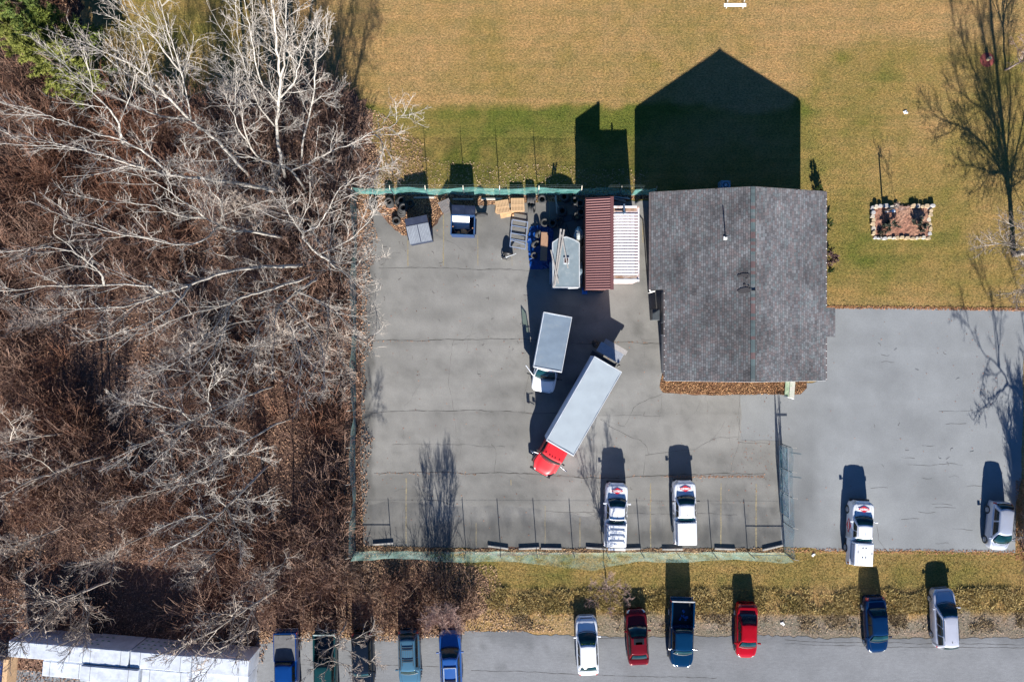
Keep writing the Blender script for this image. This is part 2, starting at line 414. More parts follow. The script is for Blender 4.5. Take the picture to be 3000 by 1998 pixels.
road_px = [(758, 1868), (800, 1866), (960, 1862), (1120, 1868), (1180, 1862), (1240, 1862), (1360, 1846), (1500, 1850), (1640, 1864), (1800, 1866), (2000, 1862), (2300, 1866), (2600, 1868), (2900, 1866), (3300, 1868), (3400, 1875), (3400, 2150), (-300, 2150), (-300, 1960), (740, 1960)]
road, road_poly = sheet('road', [q for q in road_px], .014, .45, roadcol, M_road, amp=.10, seed=8)

def mulchcol(x, y):
    n = fbm(x, y, .8, 101); return lerp3((.085, .040, .022), (.19, .115, .06), n)
bed_px = [(1940, 1095), (2355, 1095), (2362, 1112), (2362, 1135), (2345, 1152), (2310, 1156), (2250, 1155), (2100, 1157), (1990, 1153), (1942, 1150), (1933, 1135)]
sheet('mulch_strip', bed_px, .026, .4, mulchcol, M_floor, amp=.06, seed=12)
strip_px = [(1050, 566), (1905, 570), (1905, 584), (1700, 588), (1450, 600), (1330, 606), (1290, 630), (1268, 660), (1240, 690), (1180, 690), (1140, 655), (1105, 615), (1072, 640), (1062, 700), (1050, 700)]
sheet('leaf_drift', strip_px, .024, .5, lambda x, y: forestcol(x, y)*1.15, M_floor, amp=.10, seed=14)
south_px = [(1052, 1598), (1200, 1600), (1400, 1608), (1700, 1606), (2000, 1606), (2296, 1604), (2296, 1622), (1900, 1620), (1500, 1622), (1052, 1622)]
sheet('leaf_drift', south_px, .022, .5, lambda x, y: forestcol(x, y)*.9, M_floor, amp=.08, seed=15)

# cracks and seams (recessed dirt lines) and faded bay lines
def crack(pts, w=.05, seed=0, amp=.10, z=.0225, br=True):
    rs = random.Random(seed); P0 = [P(x, y)[:2] for x, y in pts]; line = []
    for i in range(len(P0)-1):
        a, b = P0[i], P0[i+1]; L = math.hypot(b[0]-a[0], b[1]-a[1]); n = max(2, int(L/.3))
        for k in range(n):
            t = k/n; line.append((a[0]+(b[0]-a[0])*t, a[1]+(b[1]-a[1])*t))
    line.append(P0[-1]); off = 0; rows = []
    for i, (x, y) in enumerate(line):
        a = line[max(0, i-1)]; b = line[min(len(line)-1, i+1)]; L = math.hypot(b[0]-a[0], b[1]-a[1]) or 1
        nx, ny = -(b[1]-a[1])/L, (b[0]-a[0])/L; off = off*.93+(rs.random()-.5)*amp*1.1
        ww = w*(.15+rs.random()*.95)/2
        rows.append([(x+nx*(off-ww), y+ny*(off-ww), z), (x+nx*(off+ww), y+ny*(off+ww), z)])
    return rows
mb = MB()
CR = [([(1110, 787), (1300, 790), (1500, 790)], .035), ([(1400, 790), (1560, 792), (1900, 797)], .025), ([(1065, 1000), (1260, 998), (1500, 1000), (1700, 1003), (1830, 1003), (1960, 1003)], .055),
      ([(1060, 1207), (1200, 1206), (1450, 1210), (1570, 1213), (1700, 1214)], .05), ([(1095, 1385), (1200, 1384), (1380, 1390), (1480, 1384), (1600, 1390), (1740, 1396), (1820, 1394), (1950, 1395), (2100, 1396), (2240, 1392)], .075),
      ([(1150, 1303), (1350, 1302), (1480, 1308)], .025), ([(1600, 1497), (1760, 1502), (1900, 1505), (2160, 1507)], .03), ([(1340, 1280), (1352, 1305), (1352, 1330)], .02), ([(1440, 1300), (1455, 1312), (1453, 1385)], .03),
      ([(1330, 995), (1320, 1070), (1315, 1120), (1330, 1180), (1340, 1280)], .022), ([(1250, 1465), (1290, 1468), (1320, 1480)], .05),
      ([(1938, 1155), (1900, 1168), (1855, 1195), (1835, 1245)], .035), ([(1758, 1228), (1800, 1255), (1850, 1275), (1880, 1285), (1900, 1310), (1906, 1330)], .035), ([(1830, 1250), (1790, 1240), (1760, 1228)], .02),
      ([(1890, 1332), (1960, 1322), (2035, 1312), (2100, 1282), (2165, 1280)], .03), ([(1890, 1332), (1882, 1365), (1878, 1395)], .03), ([(2168, 1156), (2168, 1222), (2166, 1292), (2250, 1297)], .03), ([(2166, 1295), (2150, 1330), (2138, 1380)], .02),
      ([(1748, 1215), (1935, 1217)], .018), ([(1938, 1160), (1937, 1200), (1930, 1240)], .015), ([(1550, 1090), (1535, 1150), (1534, 1210)], .018)]
for i, (pts, w) in enumerate(CR): mb.grid(crack(pts, w, i))
rs = random.Random(77)
for (x, y, L) in [(2660, 1363, 90), (2750, 1358, 70), (2640, 1339, 40), (2550, 1428, 50), (2730, 1477, 60), (2740, 1484, 60), (2690, 1497, 50), (2830, 1425, 50), (2580, 1060, 40), (2750, 1204, 100), (2770, 1244, 60),
                  (2700, 1305, 40), (2790, 1550, 60), (2740, 1590, 40), (2640, 1520, 50), (2780, 1399, 30), (2700, 1400, 30), (2580, 1040, 25)]:
    mb.grid(crack([(x, y), (x+L*.5, y+rs.uniform(-3, 3)), (x+L, y+rs.uniform(-3, 3))], .03, rs.randint(0, 999), .12, z=.0165))
mb.grid(crack([(2568, 1540), (2572, 1580), (2590, 1612)], .03, 5, z=.0165))
for i, pts in enumerate([[(1380, 1962), (1600, 1970), (1900, 1980), (2100, 1984)], [(1750, 1868), (1900, 1872)], [(2300, 1884), (2500, 1893), (2700, 1895), (3000, 1897)], [(2300, 1872), (2420, 1880), (3000, 1888)], [(870, 1945), (1160, 1948), (1300, 1952)]]):
    mb.grid(crack(pts, .045, 40+i, .06, z=.0185))
tag(mb.build('pavement_cracks', M_crack), kind='structure')
rs = random.Random(123); mb = MB()
for k in range(46):
    x = rs.uniform(1080, 2250); y = rs.uniform(640, 1560); a = rs.choice((0, 0, 1.4, 1.7))+rs.uniform(-.3, .3); L = rs.uniform(25, 110); pts = [(x, y)]
    for j in range(3): a += rs.uniform(-.5, .5); x += L/3*math.cos(a); y += L/3*math.sin(a); pts.append((x, y))
    if all(1075 < p[0] < 2270 and 620 < p[1] < 1590 for p in pts): mb.grid(crack(pts, .016, k+500, .12, z=.0221))
tag(mb.build('hairline_cracks', pm('hairline_dirt', (.10, .097, .093), .95)), kind='structure')
mb = MB()
for (x, y0, y1, w) in [(1190, 1400, 1592, .10), (1395, 1530, 1598, .07), (1497, 1405, 1422, .06), (1597, 1480, 1595, .07), (1699, 1515, 1602, .08), (1905.6, 1415, 1606, .11), (2112, 1415, 1600, .11), (2215, 1417, 1608, .13),
                       (1195, 690, 780, .09), (1299, 622, 780, .10), (1400, 690, 780, .07), (1883, 640, 712, .12), (1610, 590, 640, .08), (1500, 700, 780, .05)]:
    y = y0
    while y < y1:
        yy = min(y1, y+random.Random(int(y*7+x)).uniform(8, 22))
        a = P(x+.5*math.sin(y), y); b = P(x+.5*math.sin(yy), yy-1.0)
        ww = w*random.Random(int(y+x)).uniform(.6, 1.1)/2
        mb.add([(a[0]-ww, a[1], .0235), (a[0]+ww, a[1], .0235), (b[0]+ww, b[1], .0235), (b[0]-ww, b[1], .0235)], [(0, 3, 2, 1)])
        y = yy
tag(mb.build('bay_lines', M_yel), kind='structure')

# ------------------------------------------------------------------ vehicles
def text_mesh(txt, size, mat, name, parent, M, sx=1.0, bold=.02):
    cu = bpy.data.curves.new('lettering', 'FONT'); cu.body = txt; cu.size = size; cu.align_x = 'CENTER'; cu.align_y = 'CENTER'; cu.offset = bold; cu.resolution_u = 2
    cu.extrude = .002
    t = bpy.data.objects.new('lettering', cu); COL.objects.link(t)
    me = bpy.data.meshes.new_from_object(t.evaluated_get(bpy.context.evaluated_depsgraph_get()))
    bpy.data.objects.remove(t); me.transform(Matrix.Diagonal((sx, 1, 1, 1))); me.transform(M)
    me.materials.clear(); me.materials.append(mat); me.name = name
    o = bpy.data.objects.new(name, me); COL.objects.link(o); o.parent = parent; return o

def interp(tab, t):
    for i in range(len(tab)-1):
        if t <= tab[i+1][0]:
            a, b = tab[i], tab[i+1]; f = (t-a[0])/(b[0]-a[0]+1e-9); return a[1]+(b[1]-a[1])*f
    return tab[-1][1]

WREF = [None]
def wheels(par, L, Wd, yf, yr, r, glassy=M_rim, w=.21):
    for y in (yf, yr):
        for s in (-1, 1):
            e = bpy.data.objects.new('wheel', None); COL.objects.link(e)
            x = s*(Wd/2-w/2+.015)
            prof = [(r*.6, -w/2), (r*.9, -w/2), (r, -w*.32), (r, w*.32), (r*.9, w/2), (r*.6, w/2)]
            m = MB().lathe([(a, b) for a, b in prof], 20, (x, y, r), 'x').mesh('wheel', M_rubber, True)
            bpy.data.objects.remove(e)
            e = bpy.data.objects.new('wheel', m); COL.objects.link(e); e.parent = par
            rb = MB().lathe([(r*.62, s*w*.5), (r*.58, s*w*.36), (r*.2, s*w*.42), (.001, s*w*.46)], 14, (x, y, r), 'x')
            for k in range(5):
                a = 2*math.pi*k/5; rb.beam((x+s*w*.44, y+.1*math.cos(a)*r, r+.1*math.sin(a)*r), (x+s*w*.46, y+r*.58*math.cos(a), r+r*.58*math.sin(a)), .05, .03)
            rb.build('rim', glassy, e, True)

def vehicle(name, label, cat, cx, cy, z, rz, L, Wd, Ht, mt, p, group=None, facing='N'):
    """(cx, cy): centre seen at height z. Local +y is forward. p: profile of the car"""
    x, y, _ = P(cx, cy, z)
    t = thing(name, label, cat, (x, y, 0.02), rz+(math.pi if facing == 'S' else 0), group)
    w2 = Wd/2; yF = L/2
    hood, belt, trunk = p['hood'], p['belt'], p['trunk']
    tw, tf, tr, tb = p['wb'], p['rf'], p['rr'], p['rb']      # windscreen base, roof front, roof rear, rear window base as fractions from the nose
    nose = p.get('nose', .55); tend = p.get('tend', 1.0); nw = p.get('nw', .62)
    wid = p.get('wid') or [(0, nw), (.012, nw+.12), (.035, .86), (.07, .93), (.14, .985), (.25, 1), (.7, 1), (.88, .985), (.95, .93), (.98, .84), (.993, .72), (1, .6)]
    top = p.get('top') or [(0, nose-.04), (.012, nose+.06), (.035, nose+.13), (.08, hood-.09), (.16, hood-.03), (tw, hood+.03), (tw+.04, belt), (tb-.05, belt), (tb+.01, trunk+.01), (.95, trunk-.02), (.98, trunk-.10), (.993, trunk-.2), (1, trunk-.32)]
    sec = [(-1, .95, 0), (-.88, 1, .22), (-.75, 1, .52), (-.64, .975, .80), (-.55, .93, .94), (-.45, .84, .995), (-.22, .5, 1.012), (0, 0, 1.02)]
    sec = sec + [(-a, b, c) for a, b, c in sec[-2::-1]]
    fl = p.get('fender', 0)
    def B(tt, a, off=0):
        w = interp(wid, tt)*w2; zt = interp(top, tt)
        for i in range(len(sec)-1):
            if a <= sec[i+1][0]:
                s0, s1 = sec[i], sec[i+1]; f = (a-s0[0])/(s1[0]-s0[0]); break
        xf = s0[1]+(s1[1]-s0[1])*f; zf = s0[2]+(s1[2]-s0[2])*f; z0 = .24
        xx = (1 if a > 0 else -1)*xf*w; zz = z0+(zt-z0)*zf
        if fl and tt < tw and abs(a) < .5: zz -= fl*math.exp(-((abs(a)-.36)/.09)**2)
        return (xx*(1+off*.5), yF-tt*L, zz+off)
    ts = sorted(set([0, .006, .012, .022, .035, .05, .07, .1, .14, .2, .26, tw-.02, tw, tw+.03, .45, .55, .65, .75, .82, tb-.05, tb, tb+.02, .9, .93, .95, .967, .98, .99, .996, 1]))
    ts = [q for q in ts if q <= tend+1e-6]
    if ts[-1] < tend: ts.append(tend)
    As = [-1, -.88, -.75, -.64, -.55, -.5, -.45, -.36, -.27, -.18, -.09, 0, .09, .18, .27, .36, .45, .5, .55, .64, .75, .88, 1]
    b = MB().grid([[B(q, a) for a in As] for q in ts])
    n0 = len(As)
    b.f.append(tuple(range(n0))); b.f.append(tuple((len(ts)-1)*n0+k for k in range(n0))[::-1])
    b.build('body', mt, t, True)
    def patch(nm, mat, t0, t1, a0, a1, off=.008, n=4, m=6, par=None):
        return MB().grid([[B(t0+(t1-t0)*i/n, a0+(a1-a0)*j/m, off) for j in range(m+1)] for i in range(n+1)]).build(nm, mat, par or t, True)
    # greenhouse
    gb, gt = p.get('gb', .86)*w2, p.get('gt', .66)*w2; bw = p.get('bow', .13)
    def lv(s):
        e = p.get('bulge', .03)*math.sin(math.pi*s)
        return dict(yf=yF-(tw+(tf-tw)*s)*L, yr=yF-(tb+(tr-tb)*s)*L, hw=gb+(gt-gb)*s+e, z=belt-.05+(Ht-.04-belt+.05)*s, bf=bw*(1-.55*s), br=bw*.5)
    def ring(q, k=1.0, z=None):
        cy_ = (q['yf']+q['yr'])/2; pts = []
        U = [-1, -.93, -.7, -.35, 0, .35, .7, .93, 1]
        for u in U: pts.append((u*q['hw']*k*(.99 if abs(u) == 1 else 1), cy_+(q['yf']+q['bf']*(1-u*u)-cy_)*k, z if z is not None else q['z']))
        for v in (.04, .3, .7, .96): pts.append((q['hw']*k, cy_+(q['yf']+(q['yr']-q['yf'])*v-cy_)*k, z if z is not None else q['z']))
        for u in U[::-1]: pts.append((u*q['hw']*k*(.99 if abs(u) == 1 else 1), cy_+(q['yr']-q['br']*(1-u*u)-cy_)*k, z if z is not None else q['z']))
        for v in (.96, .7, .3, .04): pts.append((-q['hw']*k, cy_+(q['yf']+(q['yr']-q['yf'])*v-cy_)*k, z if z is not None else q['z']))
        return pts
    rings = [ring(lv(0)), ring(lv(.5)), ring(lv(.9)), ring(lv(1))]
    q1 = lv(1); rings += [ring(q1, .955, Ht-.012), ring(q1, .85, Ht+.005), ring(q1, .45, Ht+.022)]
    g = MB(); n1 = len(rings[0])
    for r_ in rings: g.v += r_
    for i in range(len(rings)-1):
        for k in range(n1): g.f.append((i*n1+k, i*n1+(k+1) % n1, (i+1)*n1+(k+1) % n1, (i+1)*n1+k))
    g.f.append(tuple((len(rings)-1)*n1+k for k in range(n1)))
    g.build('cabin', mt, t, True)
    def glass(nm, mat, side, u0, u1, s0, s1, off=.028):
        rows = []
        for i in range(6):
            s = s0+(s1-s0)*i/5; q = lv(s); row = []; cv = .062*math.sin(math.pi*i/5)
            for j in range(9):
                u = u0+(u1-u0)*j/8
                if side == 'f': row.append((u*q['hw'], q['yf']+q['bf']*(1-u*u)+off+cv, q['z']+off*.8+cv))
                elif side == 'r': row.append((u*q['hw'], q['yr']-q['br']*(1-u*u)-off-cv, q['z']+off*.8+cv))
                else:
                    sg = 1 if side == 'R' else -1; row.append((sg*(q['hw']+off), q['yf']+(q['yr']-q['yf'])*u, q['z']+off*.4))
            rows.append(row)
        return MB().grid(rows).build(nm, mat, t, True)
    glass('windscreen', p.get('wg', M_glass), 'f', -.93, .93, .10, .95)
    if p.get('rearwin', True): glass('rear_window', p.get('rg', M_glass), 'r', -.86, .86, .12, .93)
    for sd in ('L', 'R'):
        if p.get('doors', 2) == 2:
            glass('side_window', M_sidegl, sd, .10, .50, .22, .9); glass('side_window', M_sidegl, sd, .55, .90, .22, .88)
        elif p.get('doors') == 3:
            glass('side_window', M_sidegl, sd, .12, .38, .22, .9); glass('side_window', M_sidegl, sd, .42, .66, .22, .9); glass('side_window', M_sidegl, sd, .70, .94, .22, .86)
        else: glass('side_window', M_sidegl, sd, .12, .80, .22, .9)
    # wiper cowl, lamps, mirrors, gaps
    q0 = lv(.03); MB().tube([(u*gb*.9, q0['yf']+q0['bf']*(1-u*u)+.05, interp(top, tw)+.045) for u in (-1, -.5, 0, .5, 1)], .022, 5).build('wiper', M_black, t)
    for s in (-1, 1):
        a0, a1 = (.40, .66) if s > 0 else (-.66, -.40)
        patch('headlight', M_lamp, .008, .055, a0, a1, .012)
        if tend > .99: patch('tail_light', M_tail, .955, .994, a0, a1, .014)
        zc = interp(top, tw)+.06
        MB().box((s*(w2+.10), yF-(tw+.06)*L, zc+.02), (.22, .10, .15)).beam((s*w2*.86, yF-(tw+.055)*L, zc-.03), (s*(w2+.06), yF-(tw+.06)*L, zc), .05, .05).build('mirror', p.get('mm', mt), t, bevel=.02)
    hl = [B(q, a, .004) for q, a in ((tw-.012, -.42), (.09, -.34), (.035, -.26))]
    gp = MB().tube(hl, .008, 4); gp.tube([(-a, b_, c) for a, b_, c in hl], .008, 4); gp.tube([B(.035, a, .006) for a in (-.26, -.13, 0, .13, .26)], .008, 4)
    gp.build('hood_gap', M_black, t)
    if tend > .99 and 'doors' not in p:
        bl_ = [B(min(tb+.012, .93), a, .012) for a in (-.40,)]+[B(q, -.43, .008) for q in (.92, .955)]+[B(.972, a, .008) for a in (-.3, 0, .3)]+[B(q, .43, .008) for q in (.955, .92)]+[B(min(tb+.012, .93), .40, .012)]
        MB().tube(bl_, .009, 4).build('boot_gap', M_black, t)
    bp = MB().grid([[B(q, a, .018) for a in (-.7, -.5, -.3, 0, .3, .5, .7)] for q in (0.0, .004, .01)])
    wheels(t, L, Wd, yF-p.get('wf', .18)*L, yF-p.get('wr', .80)*L, p.get('wrad', .33))
    t['_'] = 0; del t['_']
    return t, B, lv, patch, glass

SED = dict(hood=.88, belt=.95, trunk=1.02, wb=.27, rf=.42, rr=.72, rb=.86, gb=.90, gt=.64)
WAG = dict(hood=1.0, belt=1.05, trunk=1.12, wb=.24, rf=.36, rr=.90, rb=.975, gb=.90, gt=.70, doors=3, nose=.7, wrad=.36,
           wid=[(0, .62), (.012, .76), (.035, .88), (.07, .95), (.14, .99), (.25, 1), (.7, 1), (.9, .985), (.96, .95), (.985, .90), (1, .8)])
WAG['top'] = [(0, .62), (.012, .76), (.035, .84), (.08, .94), (.16, .99), (.24, 1.03), (.28, 1.05), (.9, 1.08), (.975, 1.08), (.99, .95), (1, .7)]
PUP = dict(hood=1.30, belt=1.30, trunk=1.24, nose=.80, nw=.60, wb=.25, rf=.36, rr=.545, rb=.60, gb=.88, gt=.66, tend=.615, wf=.165, wr=.77, wrad=.38, bow=.16, fender=.03)
PUP['top'] = [(0, .94), (.008, 1.08), (.02, 1.18), (.05, 1.245), (.12, 1.28), (.235, 1.30), (.27, 1.30), (.62, 1.27), (1, 1.24)]
PUP['wid'] = [(0, .60), (.008, .64), (.02, .74), (.04, .90), (.065, .97), (.10, 1), (.6, 1), (1, 1)]

P_white = paint('white_truck_paint', (.74, .76, .80), 0, .3)
P_whitecar = paint('white_car_paint', (.72, .75, .80), 0, .3)
P_maroon = paint('maroon_paint', (.105, .006, .010), .3, .3)
P_redc = paint('red_car_paint', (.28, .004, .010), .1, .3)
P_navyt = paint('navy_truck_paint', (.002, .022, .065), .4, .3)
P_navyc = paint('navy_car_paint', (.002, .016, .060), .3, .3)
P_silver = paint('silver_paint', (.42, .46, .56), .45, .35)
P_silver2 = paint('pale_silver_paint', (.50, .52, .60), .35, .35)
P_blue = paint('bright_blue_paint', (.004, .035, .16), .2, .3)
P_green = paint('dark_teal_paint', (.008, .04, .045), .3, .35)
P_blackc = paint('near_black_paint', (.006, .010, .018), .2, .3)
P_steel = paint('steel_blue_paint', (.05, .12, .19), .45, .35)
P_royal = paint('royal_blue_paint', (.006, .075, .30), .3, .3)
P_truckred = paint('truck_red_paint', (.52, .015, .02), 0, .35)

def bed(t, L, Wd, mt, y0, ztop=1.14, liner=M_black, rail=None):
    """open cargo bed behind the cab from y0 back to the tailgate"""
    y1 = -L/2+.10; w = Wd*.985; yc = (y0+y1)/2; ln = y0-y1
    b = MB()
    for s in (-1, 1): b.box((s*(w/2-.07), yc, (ztop+.35)/2+.1), (.14, ln, ztop-.45))
    b.box((0, y0-.04, (ztop+.4)/2+.1), (w-.285, .08, ztop-.5))
    o = b.build('bed', mt, t, bevel=.03)
    MB().box((0, yc, .62), (w-.285, ln-.1, .06)).build('bed_floor', liner, o)
    MB().box((0, y1-.005, (ztop+.4)/2+.1), (w, .08, ztop-.52)).build('tailgate', mt, t, bevel=.02)
    MB().box((0, y1-.12, .5), (w*.97, .14, .2)).build('rear_bumper', M_chrome, t, bevel=.02)
    for s in (-1, 1):
        MB().box((s*(w/2-.02), y1+.03, ztop-.18), (.07, .12, .3)).build('tail_light', M_tail, t)
    if rail:
        r_ = MB(); z = ztop+.035
        r_.beam((-w/2+.07, y0, z), (-w/2+.07, y1, z), .10, .02).beam((w/2-.07, y0, z), (w/2-.07, y1, z), .10, .02).beam((-w/2+.02, y1, z+.003), (w/2-.02, y1, z+.003), .10, .02)
        r_.build('bed_rail', rail, t)

def logo(t, B, side=False, L=5.3):
    # flat red diamond with white lettering on the hood, read from the front of the truck
    tt = .115; c = Vector(B(tt, 0)); f = Vector(B(tt-.03, 0)); d = (f-c).normalized()
    M = Matrix.Translation((0, c.y, c.z+.028)) @ Matrix.Rotation(math.atan2(d.z, d.y), 4, 'X') @ Matrix.Rotation(math.pi, 4, 'Z')
    hw, hh = .50, .255
    vs = [M @ Vector(v) for v in ((-hw, 0, 0), (0, -hh, 0), (hw, 0, 0), (0, hh, 0), (-hw, 0, .006), (0, -hh, .006), (hw, 0, .006), (0, hh, .006))]
    MB().add(vs, [(0, 3, 2, 1), (4, 5, 6, 7), (0, 1, 5, 4), (1, 2, 6, 5), (2, 3, 7, 6), (3, 0, 4, 7)]).build('hood_emblem', M_red, t)
    text_mesh('ORKIN', .23, M_white, 'emblem_lettering', t, M @ Matrix.Translation((0, 0, .010)), .93, .012)
    if side:
        x = -1.0*0.94
        c = Matrix.Translation((x-.012, .55, .78)) @ Matrix.Rotation(R(-90), 4, 'Z') @ Matrix.Rotation(R(90), 4, 'X')
        hw, hh = .62, .36
        vs = [c @ Vector(v) for v in ((-hw, 0, 0), (0, -hh, 0), (hw, 0, 0), (0, hh, 0), (-hw, 0, .006), (0, -hh, .006), (hw, 0, .006), (0, hh, .006))]
        MB().add(vs, [(0, 3, 2, 1), (4, 5, 6, 7), (0, 1, 5, 4), (1, 2, 6, 5), (2, 3, 7, 6), (3, 0, 4, 7)]).build('door_emblem', M_red, t)
        text_mesh('ORKIN', .26, M_white, 'emblem_lettering', t, c @ Matrix.Translation((0, 0, .010)), 1, .012)

P_shade = pm('shaded_white_panel', (.50, .54, .62), .5, var=.05)  # white panel with the shade of its recess put into the colour
P_seam = pm('seam_shadow_gap', (.10, .10, .13), .7)
def topper_pickup(label, cx, cy, rz, style, mirror=None, side=False):
    L, Wd = 5.3, 1.86
    p = dict(PUP)
    if mirror: p['mm'] = mirror
    t, B, lv, patch, glass = vehicle('pickup_truck', label, 'pickup truck', cx, cy, .95, rz, L, Wd, 1.71, P_white, p, 'white pickup trucks with a red diamond emblem')
    y0 = L/2-.617*L; bed(t, L, Wd, P_white, y0)
    MB().box((0, L/2-.006, .74), (Wd*.60, .10, .26)).box((0, L/2-.05, .48), (Wd*.86, .22, .16)).build('grille', M_black, t, bevel=.03)
    q = lv(1)
    for s in (-1, 1): MB().beam((s*q['hw']*.90, q['yf']-.05, 1.717), (s*q['hw']*.90, q['yr']+.05, 1.717), .022, .012).build('roof_seam', P_seam, t)
    MB().beam((.0, q['yr']+.28, 1.77), (0, q['yr']+.16, 1.83), .03, .05).build('antenna_fin', M_black, t)
    for s in (-1, 1):
        for yy in (1.0, -.2): MB().box((s*(Wd/2+.012), yy*.7+.05, .92), (.03, .16, .03)).build('door_handle', P_white, t)
    y1 = -L/2+.06; w = Wd*.93
    # topper shell: sides lean in
    k = .90
    a = [(-w/2, y0-.04), (w/2, y0-.04), (w/2, y1), (-w/2, y1)]; top = [(-w/2*k, y0-.06), (w/2*k, y0-.06), (w/2*k, y1+.06), (-w/2*k, y1+.06)]
    vs = [(x, y, 1.13) for x, y in a]+[(x*.99, y, 1.64) for x, y in top]+[(x*.93, y*1.0+(.05 if y < -1 else -.05), 1.70) for x, y in top]
    fs = [(0, 1, 5, 4), (1, 2, 6, 5), (2, 3, 7, 6), (3, 0, 4, 7), (4, 5, 9, 8), (5, 6, 10, 9), (6, 7, 11, 10), (7, 4, 8, 11), (8, 9, 10, 11)]
    MB().add(vs, fs).build('topper', P_white, t, bevel=.02)
    yc = (y0+y1)/2
    # tool hatch along the left side of the topper
    for s in ((-1,) if style != 'doors' else (-1,)):
        xa, za, xb, zb = s*(w/2-.010), 1.24, s*(w/2*k+.005), 1.60
        vs = [(xa, y0-.22, za), (xa, y1+.32, za), (xb, y1+.32, zb), (xb, y0-.22, zb)]
        vs = [(x+s*.012, y, z+.004) for x, y, z in vs]
        MB().add(vs, [(0, 1, 2, 3)]).build('tool_hatch', P_shade, t)
        f = MB()
        for i in range(4): f.beam(vs[i], vs[(i+1) % 4], .03, .02)
        f.build('hatch_frame', P_seam, t)
    if style == 'rack':
        for i in range(5):
            y = y0-.12-i*.46
            o = MB().box((0, y, 1.98), (1.42, .17, .05)).build('rack_crossbar', P_white, t, bevel=.01)
        for s in (-1, 1):
            MB().beam((s*.64, y0+.0, 1.93), (s*.64, y1+.1, 1.93), .05, .05).build('rack_rail', P_white, t)
            for yy in (y0-.1, yc, y1+.2): MB().beam((s*.64, yy, 1.68), (s*.64, yy, 1.93), .05, .05).build('rack_post', P_white, t)
    if style == 'doors':
        g = MB()
        for x in (-.10, .10): g.beam((x, y0-.25, 1.704), (x, y1+.35, 1.704), .012, .008)
        g.beam((-.52, y0-.2, 1.704), (-.52, y1+.3, 1.704), .02, .008).beam((-.52, y0-.2, 1.704), (.6, y0-.2, 1.704), .015, .008)
        g.build('roof_door_seams', P_seam, t)
        for x in (-.13, .13):
            for y in (y0-.45, y1+.75): MB().box((x, y, 1.715), (.12, .06, .03), taper=.5).build('hinge', M_black, t)
        for y, x in ((yc+.2, -.52), (yc+.1, .62)): MB().box((x, y, 1.712), (.05, .18, .03)).build('latch', M_black, t)
    logo(t, B, side)
    return t

topper_pickup('white pickup with ladder rack over its bed, left one in the fenced yard', 1804, 1507, R(-1.9), 'rack')
topper_pickup('white pickup with smooth plain bed cap and black mirrors, right one in the fenced yard', 2006, 1500, R(1.2), 'plain', M_black)
topper_pickup('white pickup with hinged lid on its bed cap, in the open lot outside the fence', 2521, 1560, R(-3.0), 'doors', None, True)

# silver hatchback, nose south
HB = dict(WAG); HB.update(hood=.95, wb=.20, rf=.39, rr=.86, rb=.965, gb=.90, gt=.64, doors=2, nw=.50, bow=.26, bulge=.05)
HB['wid'] = [(0, .40), (.01, .56), (.03, .74), (.07, .88), (.13, .96), (.22, 1), (.8, 1), (.92, .97), (.97, .92), (.99, .86), (1, .78)]
t, B, lv, patch, glass = vehicle('hatchback', 'silver hatchback parked nose south at the right edge of the open lot', 'hatchback', 2929, 1541, .8, R(-5.0), 4.05, 1.72, 1.56, P_silver, HB, facing='S')

# white sedan, nose north
S1 = dict(SED); S1.update(wb=.265, rf=.45, rr=.78, rb=.90, hood=.88, nw=.62, rg=M_glass, gb=.88, gt=.66, fender=.02, bow=.16, bulge=.05)
t, B, lv, patch, glass = vehicle('sedan', 'white sedan parked nose north on the road edge, yellow-green sticker on its windscreen', 'car', 1720.5, 1892, .8, R(2.2), 4.9, 1.86, 1.46, P_whitecar, S1)
M_ygr = pm('yellow_green_print', (.42, .50, .03), .5, var=.1)
q = lv(.90); q2 = lv(.86); sl_ = math.atan2(lv(.95)['z']-lv(.80)['z'], lv(.95)['yf']-lv(.80)['yf'])
M_ = Matrix.Translation((0, q2['yf']+q2['bf']*.95+.02, q2['z']+.04)) @ Matrix.Rotation(-(math.pi-sl_) if sl_ > 0 else sl_, 4, 'X') @ Matrix.Rotation(math.pi, 4, 'Z')
# the sticker's letters are illegible in the photo: a round mark at each end and a run of slanting strokes between
sk_ = MB()
for cx_ in (-.46, .46): sk_.add([M_ @ Vector((cx_+.085*math.cos(k*math.pi/5), .065*math.sin(k*math.pi/5), .004)) for k in range(10)], [tuple(range(10))])
for k in range(10):
    xa_ = -.32+k*.064; sl2 = .03 if k % 2 else -.03
    sk_.add([M_ @ Vector(v) for v in ((xa_-sl2, -.06, .004), (xa_-sl2+.03, -.06, .004), (xa_+sl2+.03, .06, .004), (xa_+sl2, .06, .004))], [(0, 1, 2, 3)])
sk_.build('windscreen_sticker', M_ygr, t)
MB().tube([B(.03, a, .01) for a in (-.3, -.15, 0, .15, .3)], .035, 5).build('grille', M_black, t)

# maroon sedan, nose north, sunroof
S2 = dict(SED); S2.update(wb=.30, rf=.44, rr=.74, rb=.87, gb=.90, gt=.68)
t, B, lv, patch, glass = vehicle('sedan', 'maroon sedan with open dark sunroof parked on the road beside the navy pickup', 'car', 1867.5, 1867, .8, R(3.0), 4.6, 1.80, 1.44, P_maroon, S2)
q = lv(1); MB().box((0, q['yf']-.32, 1.455), (.86, .50, .014)).build('sunroof', M_glass2, t)

